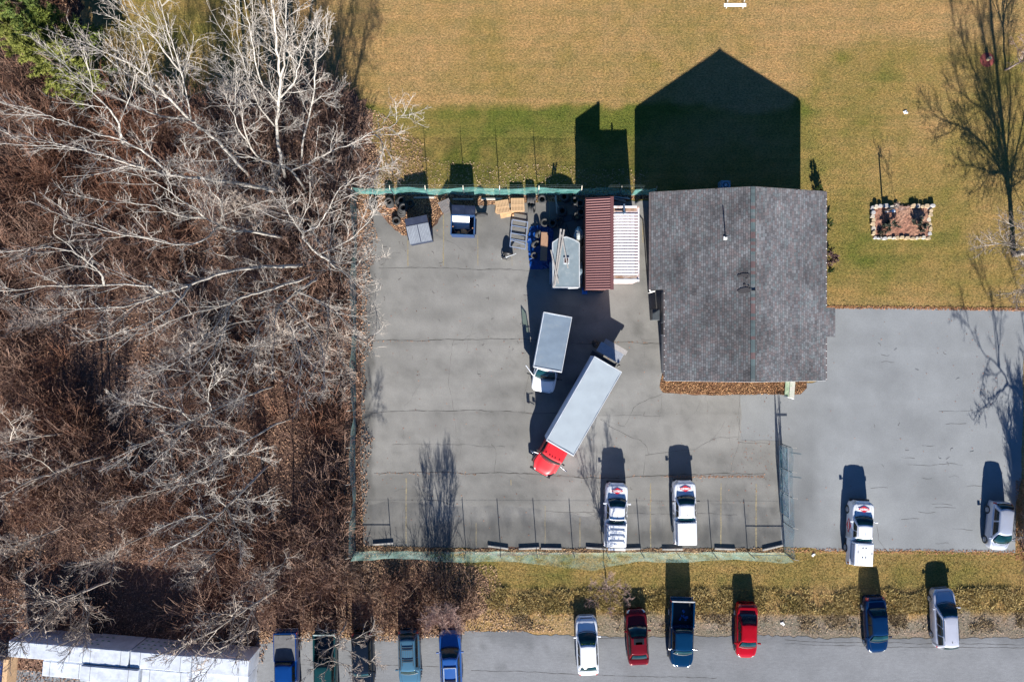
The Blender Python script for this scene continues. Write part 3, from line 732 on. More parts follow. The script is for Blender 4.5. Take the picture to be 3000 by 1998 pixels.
# navy pickup with open bed, nose south
P3 = dict(PUP); P3.update(wb=.24, rf=.31, rr=.56, rb=.585, tend=.60, wg=M_glass, gt=.70, mm=M_chrome)
P3['wid'] = [(0, .35), (.008, .50), (.02, .64), (.045, .80), (.09, .93), (.14, .99), (.2, 1), (1, 1)]
t, B, lv, patch, glass = vehicle('pickup_truck', 'navy pickup with open bed and pale bed rail, parked between maroon and red cars', 'pickup truck', 1997, 1853, .9, R(-1.6), 5.6, 1.98, 1.80, P_navyt, P3, facing='S')
bed(t, 5.6, 1.98, P_navyt, 2.8-.60*5.6, 1.2, M_black, pm('pale_bed_rail', (.40, .40, .40), .5))
bg_ = MB(); rs = random.Random(9)
for k in range(10): bg_.box((rs.uniform(-.5, .2), -1.0-rs.uniform(0, .8), .70+rs.uniform(0, .1)), (rs.uniform(.08, .3), rs.uniform(.1, .4), .08), rs.uniform(0, 3), .6)
o_ = bg_.build('cargo_scraps', pm('blue_plastic_sheet', (.02, .13, .40), .35), None)
o_.name = 'cargo_scraps'; o_.location = t.location; o_.rotation_euler = t.rotation_euler
tag(o_, 'blue plastic scraps lying in the bed of the navy pickup', 'scraps')

S4 = dict(SED); S4.update(wb=.245, rf=.375, rr=.67, rb=.84, gb=.88, gt=.68, nw=.50, rg=M_glass2, mm=P_redc)
S4['wid'] = [(0, .36), (.012, .56), (.035, .74), (.07, .87), (.13, .96), (.22, 1), (.75, 1), (.9, .97), (.96, .92), (.985, .86), (1, .76)]
t, B, lv, patch, glass = vehicle('sedan', 'bright red sedan parked nose south on the road edge', 'car', 2188, 1849, .8, R(-1.0), 4.6, 1.78, 1.44, P_redc, S4, facing='S')
S5 = dict(S4); S5.update(wb=.25, rf=.39, rr=.70, rb=.83, mm=P_navyc, rg=M_glass)
t, B, lv, patch, glass = vehicle('sedan', 'dark navy sedan parked nose south beside the silver wagon', 'car', 2566, 1830, .7, R(3.3), 4.75, 1.80, 1.46, P_navyc, S5, facing='S')
W6 = dict(WAG); W6.update(wb=.24, rf=.42, rr=.91, rb=.98, gb=.90, gt=.62, bulge=.05, nw=.55, bow=.2)
t, B, lv, patch, glass = vehicle('minivan', 'silver blue minivan parked nose north at the right end of the road row', 'minivan', 2768, 1811, .85, R(3.0), 4.85, 1.88, 1.66, P_silver2, W6)
q = lv(1); rr_ = MB()
for k in range(7): rr_.beam((-.42+k*.14, q['yf']-.5, 1.678), (-.42+k*.14, q['yr']+.3, 1.672), .018, .012)
rr_.build('roof_ribs', P_silver2, t)
for s in (-1, 1): MB().tube([(s*.58, q['yf']-.2, 1.70), (s*.60, q['yr']+.5, 1.70)], .02, 6).build('roof_rail', M_black, t)
MB().beam((0, q['yr']+.42, 1.69), (0, q['yr']+.30, 1.73), .03, .04).build('antenna_fin', M_black, t)

# bottom left row
P7 = dict(P3); P7.update(wb=.235, rf=.30, rr=.55, rb=.565, tend=.575, mm=M_chrome)
P7['wid'] = PUP['wid']
t, B, lv, patch, glass = vehicle('pickup_truck', 'royal blue pickup with grey covered bed beside the white bundles', 'pickup truck', 839, 1946, .9, R(1.0), 5.6, 1.92, 1.78, P_blue, P7, facing='S')
bed(t, 5.6, 1.92, P_blue, 2.8-.575*5.6, 1.2, M_black)
MB().box((0, 2.8-.575*5.6-1.12, 1.235), (1.74, 2.12, .04)).build('bed_cover', pm('grey_vinyl', (.10, .10, .105), .6), t, bevel=.01)
P8 = dict(P7); P8.update(wg=M_glass)
t, B, lv, patch, glass = vehicle('pickup_truck', 'dark green pickup with pale rail round its open bed, behind bare branches', 'pickup truck', 953, 1950, .9, R(0.5), 5.6, 1.90, 1.76, P_green, P8, facing='S')
bed(t, 5.6, 1.90, P_green, 2.8-.575*5.6, 1.2, M_black, pm('pale_green_rail', (.30, .38, .38), .5))
W9 = dict(WAG); W9.update(wb=.27, rf=.36, rr=.86, rb=.96, gt=.68)
t, B, lv, patch, glass = vehicle('suv', 'near black wagon parked under the small bare tree', 'suv', 1062, 1935, .85, R(1.8), 4.7, 1.82, 1.62, P_blackc, W9, facing='S')
W10 = dict(WAG); W10.update(wb=.27, rf=.355, rr=.90, rb=.975, gt=.62, gb=.88)
t, B, lv, patch, glass = vehicle('suv', 'steel blue wagon with black roof rack, second from the left of open asphalt', 'suv', 1199, 1928, .85, R(1.8), 4.6, 1.84, 1.66, P_steel, W10, facing='S')
q = lv(1)
for s in (-1, 1): MB().tube([(s*.46, q['yf']-.45, 1.71), (s*.46, q['yr']+.35, 1.71)], .022, 6).build('roof_rail', M_black, t)
for yy in (q['yr']+.55, q['yr']+.75, q['yr']+1.55, q['yr']+1.72): MB().tube([(-.46, yy, 1.72), (.46, yy, 1.72)], .025, 6).build('rack_crossbar', M_black, t)
for k in range(5): MB().beam((-.3+.15*k, q['yr']+.8, 1.69), (-.3+.15*k, q['yr']+1.5, 1.69), .016, .012).build('roof_rib', M_black, t)
W11 = dict(WAG); W11.update(wb=.29, rf=.42, rr=.90, rb=.975, gt=.64, gb=.86)
t, B, lv, patch, glass = vehicle('suv', 'royal blue wagon with silver framed roof rack, nose under the reddish shrub', 'suv', 1320, 1930, .85, R(2.0), 4.7, 1.86, 1.66, P_royal, W11)
q = lv(1); M_pr = pm('silver_roof_rail', (.5, .56, .6), .4)
for s in (-1, 1): MB().tube([(s*.50, q['yf']-.72, 1.72), (s*.50, q['yf']-2.0, 1.72)], .028, 6).build('roof_rail', M_pr, t)
MB().tube([(-.5, q['yf']-.72, 1.725), (.5, q['yf']-.72, 1.725)], .022, 6).build('rack_crossbar', M_pr, t)
for yy in (.66, 1.75, 1.9): MB().tube([(-.5, q['yf']-yy, 1.715), (.5, q['yf']-yy, 1.715)], .03, 6).build('rack_crossbar', M_black, t)

# ------------------------------------------------------------------ box trucks
def boxtruck(name, label, rear, front, z, wbox, zbot, nose_len, cabw, cabz, mt, boxmat, prof, roof_z, mm):
    (x0, y0, _), (x1, y1, _) = P(*rear, z), P(*front, z)
    d = Vector((x1-x0, y1-y0, 0)); Lb = d.length; d.normalize(); rz = math.atan2(d.y, d.x)-math.pi/2
    t = thing(name, label, 'box truck', (x1, y1, .02), rz)      # origin: under the front edge of the cargo box, +y forward
    yb = -Lb/2
    o = MB().box((0, yb, (zbot+z)/2), (wbox, Lb, z-zbot)).build('cargo_box', boxmat[0], t, bevel=.03)
    # roof skin a little proud with rounded cap rails
    n = 14; rows = []
    for i in range(n+1):
        y = -.10-(Lb-.2)*i/n; rows.append([(x, y, z+.012+.010*math.sin(i*2.1+x*3)) for x in np.linspace(-wbox/2+.07, wbox/2-.07, 7)])
    sk = MB().grid(rows).build('roof_skin', boxmat[1], t, True)
    for s in (-1, 1): MB().beam((s*(wbox/2-.025), 0, z+.012), (s*(wbox/2-.025), -Lb, z+.012), .05, .05).build('roof_rail', boxmat[2], t)
    MB().beam((-wbox/2, -.05, z+.014), (wbox/2, -.05, z+.014), .12, .06).build('front_cap', boxmat[2], t, bevel=.02)
    MB().beam((-wbox/2, -Lb+.04, z+.014), (wbox/2, -Lb+.04, z+.014), .08, .05).build('rear_cap', boxmat[2], t)
    ch = MB()
    for s in (-1, 1): ch.beam((s*.42, .3, .75), (s*.42, -Lb, .75), .1, .25)
    for k in range(5): ch.beam((-.5, -k*Lb/4.2, .78), (.5, -k*Lb/4.2, .78), .1, .1)
    ch.build('chassis', M_black, t)
    return t, Lb

M_boxw = pm('white_box_side', (.50, .58, .72), .55, var=.06, vs=1)
M_roofg = pm('grey_fibreglass_roof', (.155, .205, .265), .6, var=.10, vs=.8, dirt=(.20, .24, .28), dscale=.9)
M_roofl = pm('pale_fibreglass_roof', (.33, .38, .42), .6, var=.07, vs=.8)
M_cap = pm('white_cap_rail', (.50, .53, .56), .5, var=.14, vs=3)

# white box truck (cab south); cab built as a vehicle sharing the same axis
t, Lb = boxtruck('box_truck', 'small white box truck with open door, cab facing south, in the middle of the yard', (1634.5, 921.5), (1604, 1083.5), 2.75, 2.33, 1.0, 1.8, 2.0, 2.2, P_white, (M_boxw, M_roofg, M_cap), None, 0, None)
CAB = dict(hood=1.18, belt=1.24, trunk=1.3, nose=.95, wb=.40, rf=.66, rr=1.02, rb=1.05, gb=.90, gt=.74, tend=1.0, bow=.16, doors=1, rearwin=False, wrad=.38, wf=.32, wr=.9, mm=M_black)
CAB['top'] = [(0, .9), (.012, 1.0), (.04, 1.08), (.12, 1.15), (.38, 1.25), (.45, 1.3), (1, 1.3)]
CAB['wid'] = [(0, .70), (.015, .78), (.05, .90), (.12, .97), (.25, 1), (1, 1)]
def cab_on(t, L, Wd, Ht, mt, p, ynose):
    e = bpy.data.objects.new('cab', None)
    p = dict(p)
    v, B, lv, patch, glass = vehicle('cab', 'x', 'x', 1500, 999, 0, 0, L, Wd, Ht, mt, p)
    off = ynose-L/2
    for c in list(v.children):
        c.parent = t; c.location = (0, off, 0)
    bpy.data.objects.remove(v); bpy.data.objects.remove(e)
    return B, lv, off
B, lv, off = cab_on(t, 2.9, 2.02, 2.02, P_white, CAB, 1.95)
# rear wheels
wheels(t, 1, 2.2, -3.3, -3.3, .38) if False else None
for s in (-1, 1): MB().lathe([(.2, -.22), (.36, -.22), (.38, -.18), (.38, .18), (.36, .22), (.2, .22)], 18, (s*.9, -3.1, .38), 'x').build('wheel', M_rubber, t, True)
# open door (west side of the truck = its right side)
hx, hy = 1.0, .72
ddir = Vector((.72, -.69, 0)).normalized()   # local; opens outward and back
a = Vector((hx, hy, 0)); b_ = a+ddir*1.05
dm = MB().beam((a.x, a.y, .95), (b_.x, b_.y, .95), .07, .75); o = dm.build('door', P_white, t, bevel=.02)
fr = MB().beam((a.x, a.y, 1.32), (a.x+ddir.x*.35, a.y+ddir.y*.35, 2.05), .05, .05).beam((a.x+ddir.x*.35, a.y+ddir.y*.35, 2.05), (b_.x, b_.y, 2.05), .05, .05).beam((b_.x, b_.y, 2.05), (b_.x, b_.y, 1.32), .05, .05)
fr.build('door_frame', P_white, o)
dg, dnt, dbs = newmat('door_window_glass'); dbs.inputs['Base Color'].default_value = (.5, .7, .6, 1); dbs.inputs['Roughness'].default_value = .05
tr_ = dnt.nodes.new('ShaderNodeBsdfTransparent'); tr_.inputs[0].default_value = (.55, .72, .62, 1); mx_ = dnt.nodes.new('ShaderNodeMixShader'); mx_.inputs[0].default_value = .85
dnt.links.new(dbs.outputs[0], mx_.inputs[1]); dnt.links.new(tr_.outputs[0], mx_.inputs[2]); dnt.links.new(mx_.outputs[0], dnt.nodes['Material Output'].inputs[0])
vs = [(a.x, a.y, 1.33), (b_.x, b_.y, 1.33), (b_.x, b_.y, 2.03), (a.x+ddir.x*.36, a.y+ddir.y*.36, 2.03)]
MB().add(vs, [(0, 1, 2, 3)]).build('door_window', dg, o)
hl_ = Vector((-1.0, .72, 0)); dl = Vector((-.10, -1, 0)).normalized()
for s, mx in ((1, 1.42), (-1, 1.28)):
    MB().box((s*mx, .62, 1.45), (.22, .10, .42)).beam((s*.98, .75, 1.2), (s*mx, .62, 1.3), .04, .04).beam((s*.98, .75, 1.7), (s*mx, .62, 1.6), .04, .04).build('mirror', M_black, t)
for x in (-.5, -.12, 0, .12, .5): MB().box((x, .05, 2.09), (.09, .07, .05)).build('marker_lamp', pm('amber_lamp', (.5, .12, .02), .3), t)

# red box truck
t, Lb = boxtruck('box_truck', 'long grey roofed box truck with red cab and lift gate, standing diagonally in the yard', (1782, 1066.5), (1640, 1313), 3.75, 2.5, 1.05, 2.7, 2.2, 2.5, P_truckred, (M_boxw, M_roofl, M_cap), None, 0, None)
CAB2 = dict(hood=1.42, belt=1.62, trunk=1.6, nose=1.0, wb=.46, rf=.56, rr=.98, rb=1.02, gb=.86, gt=.80, tend=1.0, bow=.22, doors=1, rearwin=False, wrad=.48, wf=.30, wr=1.4, wg=M_glass2, fender=.05, mm=M_black)
CAB2['top'] = [(0, 1.0), (.012, 1.12), (.04, 1.22), (.12, 1.34), (.3, 1.46), (.45, 1.56), (.5, 1.62), (1, 1.62)]
CAB2['wid'] = [(0, .48), (.02, .60), (.06, .72), (.12, .86), (.20, .98), (.32, 1.0), (.42, .97), (1, .96)]
B, lv, off = cab_on(t, 3.1, 2.22, 2.62, P_truckred, CAB2, 2.85)
for x in (-.62, -.25, 0, .25, .62): MB().box((x, off+lv(1)['yf']-.18+.1*(1-abs(x)), 2.66), (.09, .11, .07), taper=.6).build('marker_lamp', P_truckred, t)
for x in (-.6, -.4, -.2, 0, .2, .4, .6): MB().beam((x, off+lv(1)['yf']-.6, 2.645), (x, off+lv(1)['yr']+.1, 2.645), .03, .02).build('roof_rib', P_truckred, t)
for s in (-1, 1):
    MB().box((s*1.55, 1.55, 1.75), (.26, .10, .34)).beam((s*1.0, 1.45, 1.6), (s*1.52, 1.55, 1.65), .04, .04).beam((s*1.0, 1.45, 2.0), (s*1.52, 1.55, 1.9), .04, .04).build('mirror', M_chrome, t, bevel=.02)
    MB().beam((s*.96, 2.25, 1.12), (s*.72, 2.85, 1.05), .06, .5).build('fender_trim', M_black, t)
    for y in (-5.3,): MB().lathe([(.25, -.28), (.46, -.28), (.49, -.22), (.49, .22), (.46, .28), (.25, .28)], 20, (s*.95, y, .49), 'x').build('wheel', M_rubber, t, True)
MB().box((0, off+1.55+.02, .62), (1.9, .18, .34)).build('front_bumper', M_black, t, bevel=.04)
# stripe, dents on the left side seen from above
MB().beam((1.262, -.1, 3.2), (1.262, -Lb+.1, 3.2), .02, .06).build('side_moulding', M_cap, t)
# lift gate lowered behind the box
g = thing('lift_gate', 'x', 'x'); yb = -Lb
MB().box((.18, yb-.22, 1.0), (2.3, .42, .12)).build('bumper_step', M_black, t)
pl = MB().box((-.05, yb-1.02, .86), (2.15, .86, .07)).build('lift_platform', pm('platform_aluminium', (.42, .45, .50), .45, .3, var=.12, vs=5), t)
for k in range(9): MB().beam((-1.10, yb-.66-.09*k, .90), (1.0, yb-.66-.09*k, .90), .02, .012).build('platform_ridge', pm('platform_ridge_metal', (.28, .31, .36), .5, .2), pl)
MB().box((-.22, yb-1.66, .88), (2.1, .40, .06)).build('platform_flap', pm('grey_checker_plate', (.36, .34, .33), .6, .2, var=.15, vs=6), t)
for x in (-.95, .35): MB().beam((x, yb-.05, .75), (x, yb-.62, .80), .12, .12).build('lift_arm', M_black, t)
MB().tube([(-1.18, yb-.35, .95), (-1.22, yb-.5, 1.05)], [.09, .10], 8).build('rear_marker', M_black, t)
bpy.data.objects.remove(g)
bx_, by_, _ = P(1749, 1008, .9)
bag = MB(); rs = random.Random(3)
for i in range(5): bag.lathe([(.001, -.3), (.16, -.26), (.25, -.05), (.20, .15), (.08, .28), (.001, .32)], 9, (rs.uniform(-.15, .15), rs.uniform(-.15, .15), .35+.05*i))
o = bag.build('rubbish_sack', M_black, None, True, loc=(bx_, by_, .02)); tag(o, 'black sack slumped against the lowered lift gate of the red cabbed truck', 'sack')

# ------------------------------------------------------------------ the shingled house
M_siding = pm('grey_siding', (.34, .33, .31), .8, var=.06)
M_trim = pm('white_trim', (.72, .72, .70), .5, var=.05)
M_soffit = pm('dark_fascia', (.08, .075, .075), .7)
M_gutter = pm('brown_gutter', (.12, .10, .10), .5)
hs = thing('house', 'single storey house with a wide grey shingled gable roof beside the fenced yard', 'house', (0, 0, 0))
YN, YS, XR, ZR, SLP = 11.84, -3.14, 18.50, 5.28, .27
def rz_(x): return ZR-SLP*abs(x-XR)
XW1, XW2, XE, XE2, YST, YE0, YE1 = 11.07, 12.17, 24.86, 25.75, 4.08, .33, 2.64
walls = MB()
wpoly = [(XW1+.5, YST+.35), (XW2+.45, YST+.35), (XW2+.45, YS+.45), (XE-.5, YS+.45), (XE-.5, YN-.45), (XR, YN-.45), (XW1+.5, YN-.45)]
walls.prism(wpoly, 0, 3, tops=[rz_(x)-.22 for x, y in wpoly])
# gable wall tops need the ridge point on the south too
walls = MB(); wp = [(XW1+.5, YST+.35), (XW2+.45, YST+.35), (XW2+.45, YS+.45), (XR, YS+.45), (XE-.5, YS+.45), (XE-.5, YN-.45), (XR, YN-.45), (XW1+.5, YN-.45)]
walls.prism(wp, 0, 3, tops=[rz_(x)-.22 for x, y in wp])
walls.build('wall', M_siding, hs)
# windows and doors on the walls
def opening(nm, c, d, ax, mat=M_glass2):
    fr = MB()
    if ax == 'y': fr.box(c, (d[0]+.16, .06, d[1]+.16)); gl = MB().box((c[0], c[1]+d[2]*.02, c[2]), (d[0], .06, d[1]))
    else: fr.box(c, (.06, d[0]+.16, d[1]+.16)); gl = MB().box((c[0]+d[2]*.02, c[1], c[2]), (.06, d[0], d[1]))
    f = fr.build(nm, M_trim, hs); gl.build('pane', mat, f)
for x in (14.2, 16.5, 21.0): opening('window', (x, YS+.44, 1.6), (1.2, 1.1, -1), 'y')
for y in (-1.5, 5.5, 8.5): opening('window', (XE-.49, y, 1.6), (1.3, 1.1, 1), 'x')
opening('door', (XE-.49, 1.5, 1.05), (.95, 2.0, 1), 'x', M_soffit)
opening('door', (XW2+.44, 1.0, 1.05), (.95, 2.0, -1), 'x', M_soffit)
opening('window', (XW1+.49, 8, 1.6), (1.2, 1.0, -1), 'x')
roof = MB()
def slab(x0, x1, y0, y1, th=.14, dz=0):
    vs = []
    for dzz in (-th, 0):
        for (x, y) in ((x0, y0), (x1, y0), (x1, y1), (x0, y1)): vs.append((x, y, rz_(x)+dzz+dz))
    roof.add(vs, [(0, 3, 2, 1), (4, 5, 6, 7), (0, 1, 5, 4), (1, 2, 6, 5), (2, 3, 7, 6), (3, 0, 4, 7)])
slab(XW2, XR, YS, YN); slab(XR, XE, YS, YN); slab(XW1, XW2, YST, YN); slab(XE, XE2, YE0, YE1)
roof_o = roof.build('roof', M_soffit, hs)
# shingles: real courses, tab by tab
rng = np.random.RandomState(11)
tw_, cs = .27, .168
tabs = []
for side in (-1, 1):
    run = (XR-XW1) if side < 0 else (XE2-XR); nc = int(run/cs)
    for c in range(nc):
        xo = XR+side*(c*cs+.02); xl = xo+side*(cs-.020)
        xm = XR+side*(c+.5)*cs
        if side < 0: y0, y1 = (YS, YN) if xm > XW2 else (YST, YN)
        else: y0, y1 = (YS, YN) if xm < XE else (YE0, YE1)
        y = y0-tw_*rng.rand()
        while y < y1:
            a = max(y, y0); b = min(y+tw_-.016, y1)
            if b-a > .04: tabs.append((abs(xm-XR), side, xo, xl, a, b))
            y += tw_
tabs.sort(key=lambda t: t[0])
pal = np.array([(.125, .127, .137), (.175, .184, .196), (.088, .089, .095), (.134, .116, .118), (.136, .108, .110), (.118, .142, .150), (.165, .163, .168), (.078, .077, .082)])*1.0
def tabgeo(t):
    _, side, xo, xl, a, b = t; lift = .010+rng.rand()*.003
    z0, z1 = rz_(xo)+.012, rz_(xl)+lift+.014
    if side < 0: xo, xl, z0, z1 = xl, xo, z1, z0
    v = [(xo, a, z0), (xl, a, z1), (xl, b, z1), (xo, b, z0), (xo, a, z0-.009), (xl, a, z1-.009), (xl, b, z1-.009), (xo, b, z0-.009)]
    return v, [(0, 1, 2, 3), (0, 4, 5, 1), (1, 5, 6, 2), (2, 6, 7, 3), (3, 7, 4, 0)]
def tabcol(t):
    xm, ym = (t[2]+t[3])/2, (t[4]+t[5])/2
    i = rng.randint(len(pal)); base = (pal[i]*.62+np.array((.132, .132, .138))*.38)*(.94+.12*rng.rand())*(1.16 if t[1] > 0 else 1.0)  # slope brightness put into the colour: east tabs painted lighter, as if sunnier
    s = float(fbm(np.array([xm]), np.array([ym]), 2.6, 201)[0]); base = base*(1.12-.42*max(0, s-.42)*2.6)
    # dark marks near the ridge
    if abs(ym-6.0) < 0: base = base*.4
    return base
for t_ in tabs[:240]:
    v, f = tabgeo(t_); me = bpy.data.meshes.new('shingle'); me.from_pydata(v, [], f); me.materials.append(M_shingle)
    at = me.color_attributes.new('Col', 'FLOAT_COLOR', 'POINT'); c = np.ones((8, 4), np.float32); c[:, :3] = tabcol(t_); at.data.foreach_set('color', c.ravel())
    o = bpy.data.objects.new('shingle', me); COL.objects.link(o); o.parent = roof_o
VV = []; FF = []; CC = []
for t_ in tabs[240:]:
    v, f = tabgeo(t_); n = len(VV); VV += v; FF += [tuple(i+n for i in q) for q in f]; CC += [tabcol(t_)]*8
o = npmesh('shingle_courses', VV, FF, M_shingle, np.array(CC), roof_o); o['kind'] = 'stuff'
y = YS; k = 0
while y < YN-.05:
    ln = min(.27, YN-y); z = ZR+.065+(k % 2)*.006
    v = [(XR-.17, y, z-.045), (XR, y, z), (XR+.17, y, z-.045), (XR-.17, y+ln, z-.055), (XR, y+ln, z-.010), (XR+.17, y+ln, z-.055)]
    v += [(a, b, c-.03) for a, b, c in v]
    me = bpy.data.meshes.new('ridge_cap'); me.from_pydata(v, [], [(0, 1, 4, 3), (1, 2, 5, 4), (0, 6, 7, 1), (1, 7, 8, 2), (2, 8, 11, 5), (3, 9, 6, 0)])
    me.materials.append(M_shingle); at = me.color_attributes.new('Col', 'FLOAT_COLOR', 'POINT')
    c = np.ones((12, 4), np.float32); c[:, :3] = [(.10, .135, .14), (.14, .095, .095), (.085, .11, .115), (.13, .145, .15)][rng.randint(4)]; at.data.foreach_set('color', c.ravel())
    o = bpy.data.objects.new('ridge_cap', me); COL.objects.link(o); o.parent = roof_o
    y += .25; k += 1
MB().beam((XR+.20, YS, ZR-.028), (XR+.20, YN, ZR-.028), .045, .03).build('ridge_seam', pm('near_black_roofing', (.045, .042, .045), .95), roof_o)
# gutters with bright brackets, drip edges
gm = MB(); gm.box((XW2-.07, (YS+YST)/2, rz_(XW2)-.10), (.13, YST-YS, .12)); gm.build('gutter', M_gutter, hs)
gm = MB(); gm.box((XW1-.07, (YST+YN)/2, rz_(XW1)-.10), (.13, YN-YST, .12)); gm.build('gutter', M_gutter, hs)
gm = MB(); gm.box((XE+.07, (YE1+YN)/2+.02, rz_(XE)-.10), (.13, YN-YE1-.04, .12)); gm.build('gutter', M_gutter, hs)
gm = MB(); gm.box((XE+.07, (YE0+YS)/2-.02, rz_(XE)-.10), (.13, YE0-YS-.04, .12)); gm.build('gutter', M_gutter, hs)
br0 = None
for (x, ya, yb_) in ((XW2-.05, YS+.2, YST-.1), (XE+.05, YE1+.2, YN-.1), (XE+.05, YS+.1, YE0-.1)):
    y = ya
    while y < yb_:
        if br0 is None: br0 = MB().box((0, 0, 0), (.15, .05, .02)).build('gutter_bracket', M_trim, hs)
        else: inst(br0, hs)
        (br0 if x == XW2-.05 and y == ya else COL.objects[-1]).location = (x, y, rz_(x)-.02); y += .56
for (x0, x1, y) in ((XW2, XR, YS-.012), (XR, XE, YS-.012), (XW1, XR, YN+.012), (XR, XE, YN+.012)):
    MB().beam((x0, y, rz_(x0)-.06), (x1, y, rz_(x1)-.06), .02, .17).build('rake_board', M_trim if y < 0 else M_soffit, hs)
# downspout at the step of the west eave
MB().tube([(XW1-.06, YST+.05, 3.0), (XW1+.05, YST-.1, 2.85), (XW1+.45, YST-.05, 2.6), (XW1+.45, YST-.05, .1)], .05, 6).build('downspout', M_trim, hs)
# plumbing pipe with flashing, dark roof patches and ridge vent stub
x, y, _ = P(2122, 697, 4.5); zz = rz_(x)
MB().tube([(x, y, zz-.05), (x, y, zz+1.0)], .045, 10).build('vent_pipe', pm('black_pipe', (.05, .06, .08), .5), hs)
MB().box((x, y-.06, zz+.045), (.32, .26, .05), taper=.8).build('pipe_flashing', M_trim, hs)
x, y, _ = P(2183, 838, 4.9)
for (px, py, w, h) in ((2176, 808, 1.0, .34), (2179, 852, 1.15, .48)):  # irregular near-black patches laid just above the shingles
    x, y, _ = P(px, py, 4.9)
    rs = random.Random(int(px)); pts = []
    for k in range(14):
        a = 2*math.pi*k/14; pts.append((x+w/2*math.cos(a)*rs.uniform(.8, 1.05), y+h/2*math.sin(a)*rs.uniform(.7, 1.1)))
    MB().add([(a, b, rz_(a)+.052) for a, b in pts]+[(x, y, rz_(x)+.054)], [(k, (k+1) % 14, 14) for k in range(14)]).build('dark_roof_patch', pm('near_black_roofing', (.045, .042, .045), .95), roof_o)
rs = random.Random(5)
for k in range(7):
    x, y, _ = P(rs.uniform(2158, 2190), rs.uniform(812, 845), 4.9)
    MB().box((x, y, rz_(x)+.05), (rs.uniform(.08, .2), rs.uniform(.05, .12), .02), rs.uniform(0, 1)).build('dark_roof_fleck', pm('near_black_roofing', (.045, .042, .045), .95), roof_o)
x, y, _ = P(2203, 852, 5.0)
MB().box((x, y, ZR+.08), (.30, .07, .10)).build('ridge_vent_stub', M_black, roof_o)
# air conditioner north of the house
x, y, _ = P(2126, 543, .8)
ac = thing('air_conditioner', 'blue grey outdoor air conditioner against the north side of the house', 'air conditioner', (x, y, 0.0))
M_acb = pm('blue_grey_casing', (.12, .22, .30), .5)
MB().box((0, 0, .4), (.85, .8, .8)).build('casing', M_acb, ac, bevel=.06)
MB().lathe([(.001, .83), (.10, .83), (.12, .82)], 16).lathe([(.28, .80), (.28, .83), (.33, .83), (.33, .80)], 20).build('fan_grille', M_chrome, ac)
gb_ = MB()
for k in range(12): gb_.beam((.1*math.cos(k*math.pi/6), .1*math.sin(k*math.pi/6), .825), (.3*math.cos(k*math.pi/6), .3*math.sin(k*math.pi/6), .825), .015, .01)
gb_.build('fan_bars', M_black, ac)
# dark bin in the recess of the west wall
x, y, _ = P(1921, 922, 1.0)
MBn = MB().box((0, 0, .55), (.55, .9, 1.1)).box((0, 0, 1.12), (.6, .95, .06))
o = MBn.build('utility_bin', pm('dark_grey_plastic', (.05, .06, .07), .5), None, bevel=.03, loc=(x, y, .02)); tag(o, 'dark grey bin standing in the shade of the house west wall', 'bin')
# weathered board ramp on the mulch strip
sx, sy, _ = P(2316, 1140, .3)
sg = thing('painted_board', 'weathered green and white painted boards laid on the mulch strip at the house corner', 'board', (sx, sy, .03), R(-4))
MB().box((-.22, 0, .1), (.36, 1.3, .05)).build('board', pm('flaked_green_paint', (.22, .30, .20), .8, var=.3, vs=3, dirt=(.4, .38, .3), dscale=5), sg)
MB().box((.20, -.05, .12), (.42, 1.4, .05)).build('board', pm('flaked_white_paint', (.42, .40, .36), .8, var=.2, vs=3, dirt=(.2, .28, .2), dscale=3), sg)
MB().beam((-.5, -.62, .12), (.42, -.82, .08), .06, .06).build('white_pipe', M_trim, sg)

# ------------------------------------------------------------------ brown shed, white container, trailer, yard clutter
M_brown = pm('brown_metal_roof', (.150, .062, .062), .55, .15, var=.08, vs=2)
M_brownd = pm('brown_metal_rib', (.165, .068, .066), .5, .15, var=.08, vs=2)
x0, x1, ys, yn = 5.93, 8.06, 4.08, 11.42; zl, zr_ = 3.06, 3.58
sh = thing('metal_shed', 'tall shed with ribbed brown metal roof between the trailer and the white container', 'shed')
MB().prism([(x0+.05, ys+.1), (x1-.34, ys+.1), (x1-.34, yn-.1), (x0+.05, yn-.1)], .02, 3, tops=[zl-.08, zr_-.16, zr_-.16, zl-.08]).build('wall', pm('brown_metal_wall', (.10, .05, .045), .6), sh)
MB().add([(x0, ys, zl-.05), (x1-.27, ys, zr_-.05), (x1-.27, yn, zr_-.05), (x0, yn, zl-.05), (x0, ys, zl), (x1-.27, ys, zr_), (x1-.27, yn, zr_), (x0, yn, zl)],
         [(0, 3, 2, 1), (4, 5, 6, 7), (0, 1, 5, 4), (1, 2, 6, 5), (2, 3, 7, 6), (3, 0, 4, 7)]).build('roof', M_brown, sh)
rp = None; k = 0; y = ys+.08
while y < yn-.05:
    if rp is None:
        xl_ = x1-.27-x0; rp = MB().add([(0, -.05, 0), (xl_, -.05, zr_-zl), (0, -.02, .03), (xl_, -.02, zr_-zl+.03), (0, .02, .03), (xl_, .02, zr_-zl+.03), (0, .05, 0), (xl_, .05, zr_-zl)],
             [(0, 1, 3, 2), (2, 3, 5, 4), (4, 5, 7, 6), (0, 2, 4, 6), (1, 7, 5, 3)]).build('roof_rib', M_brownd, sh); o = rp
    else: o = inst(rp, sh)
    o.location = (x0, y, zl+.003); y += .198
MB().box((x1-.135, (ys+yn)/2, zr_+.01), (.265, yn-ys+.03, .10)).build('roof_trim', M_brown, sh)
MB().box((x0-.02, (ys+yn)/2, zl-.06), (.05, yn-ys+.02, .10)).build('roof_trim', M_brown, sh)
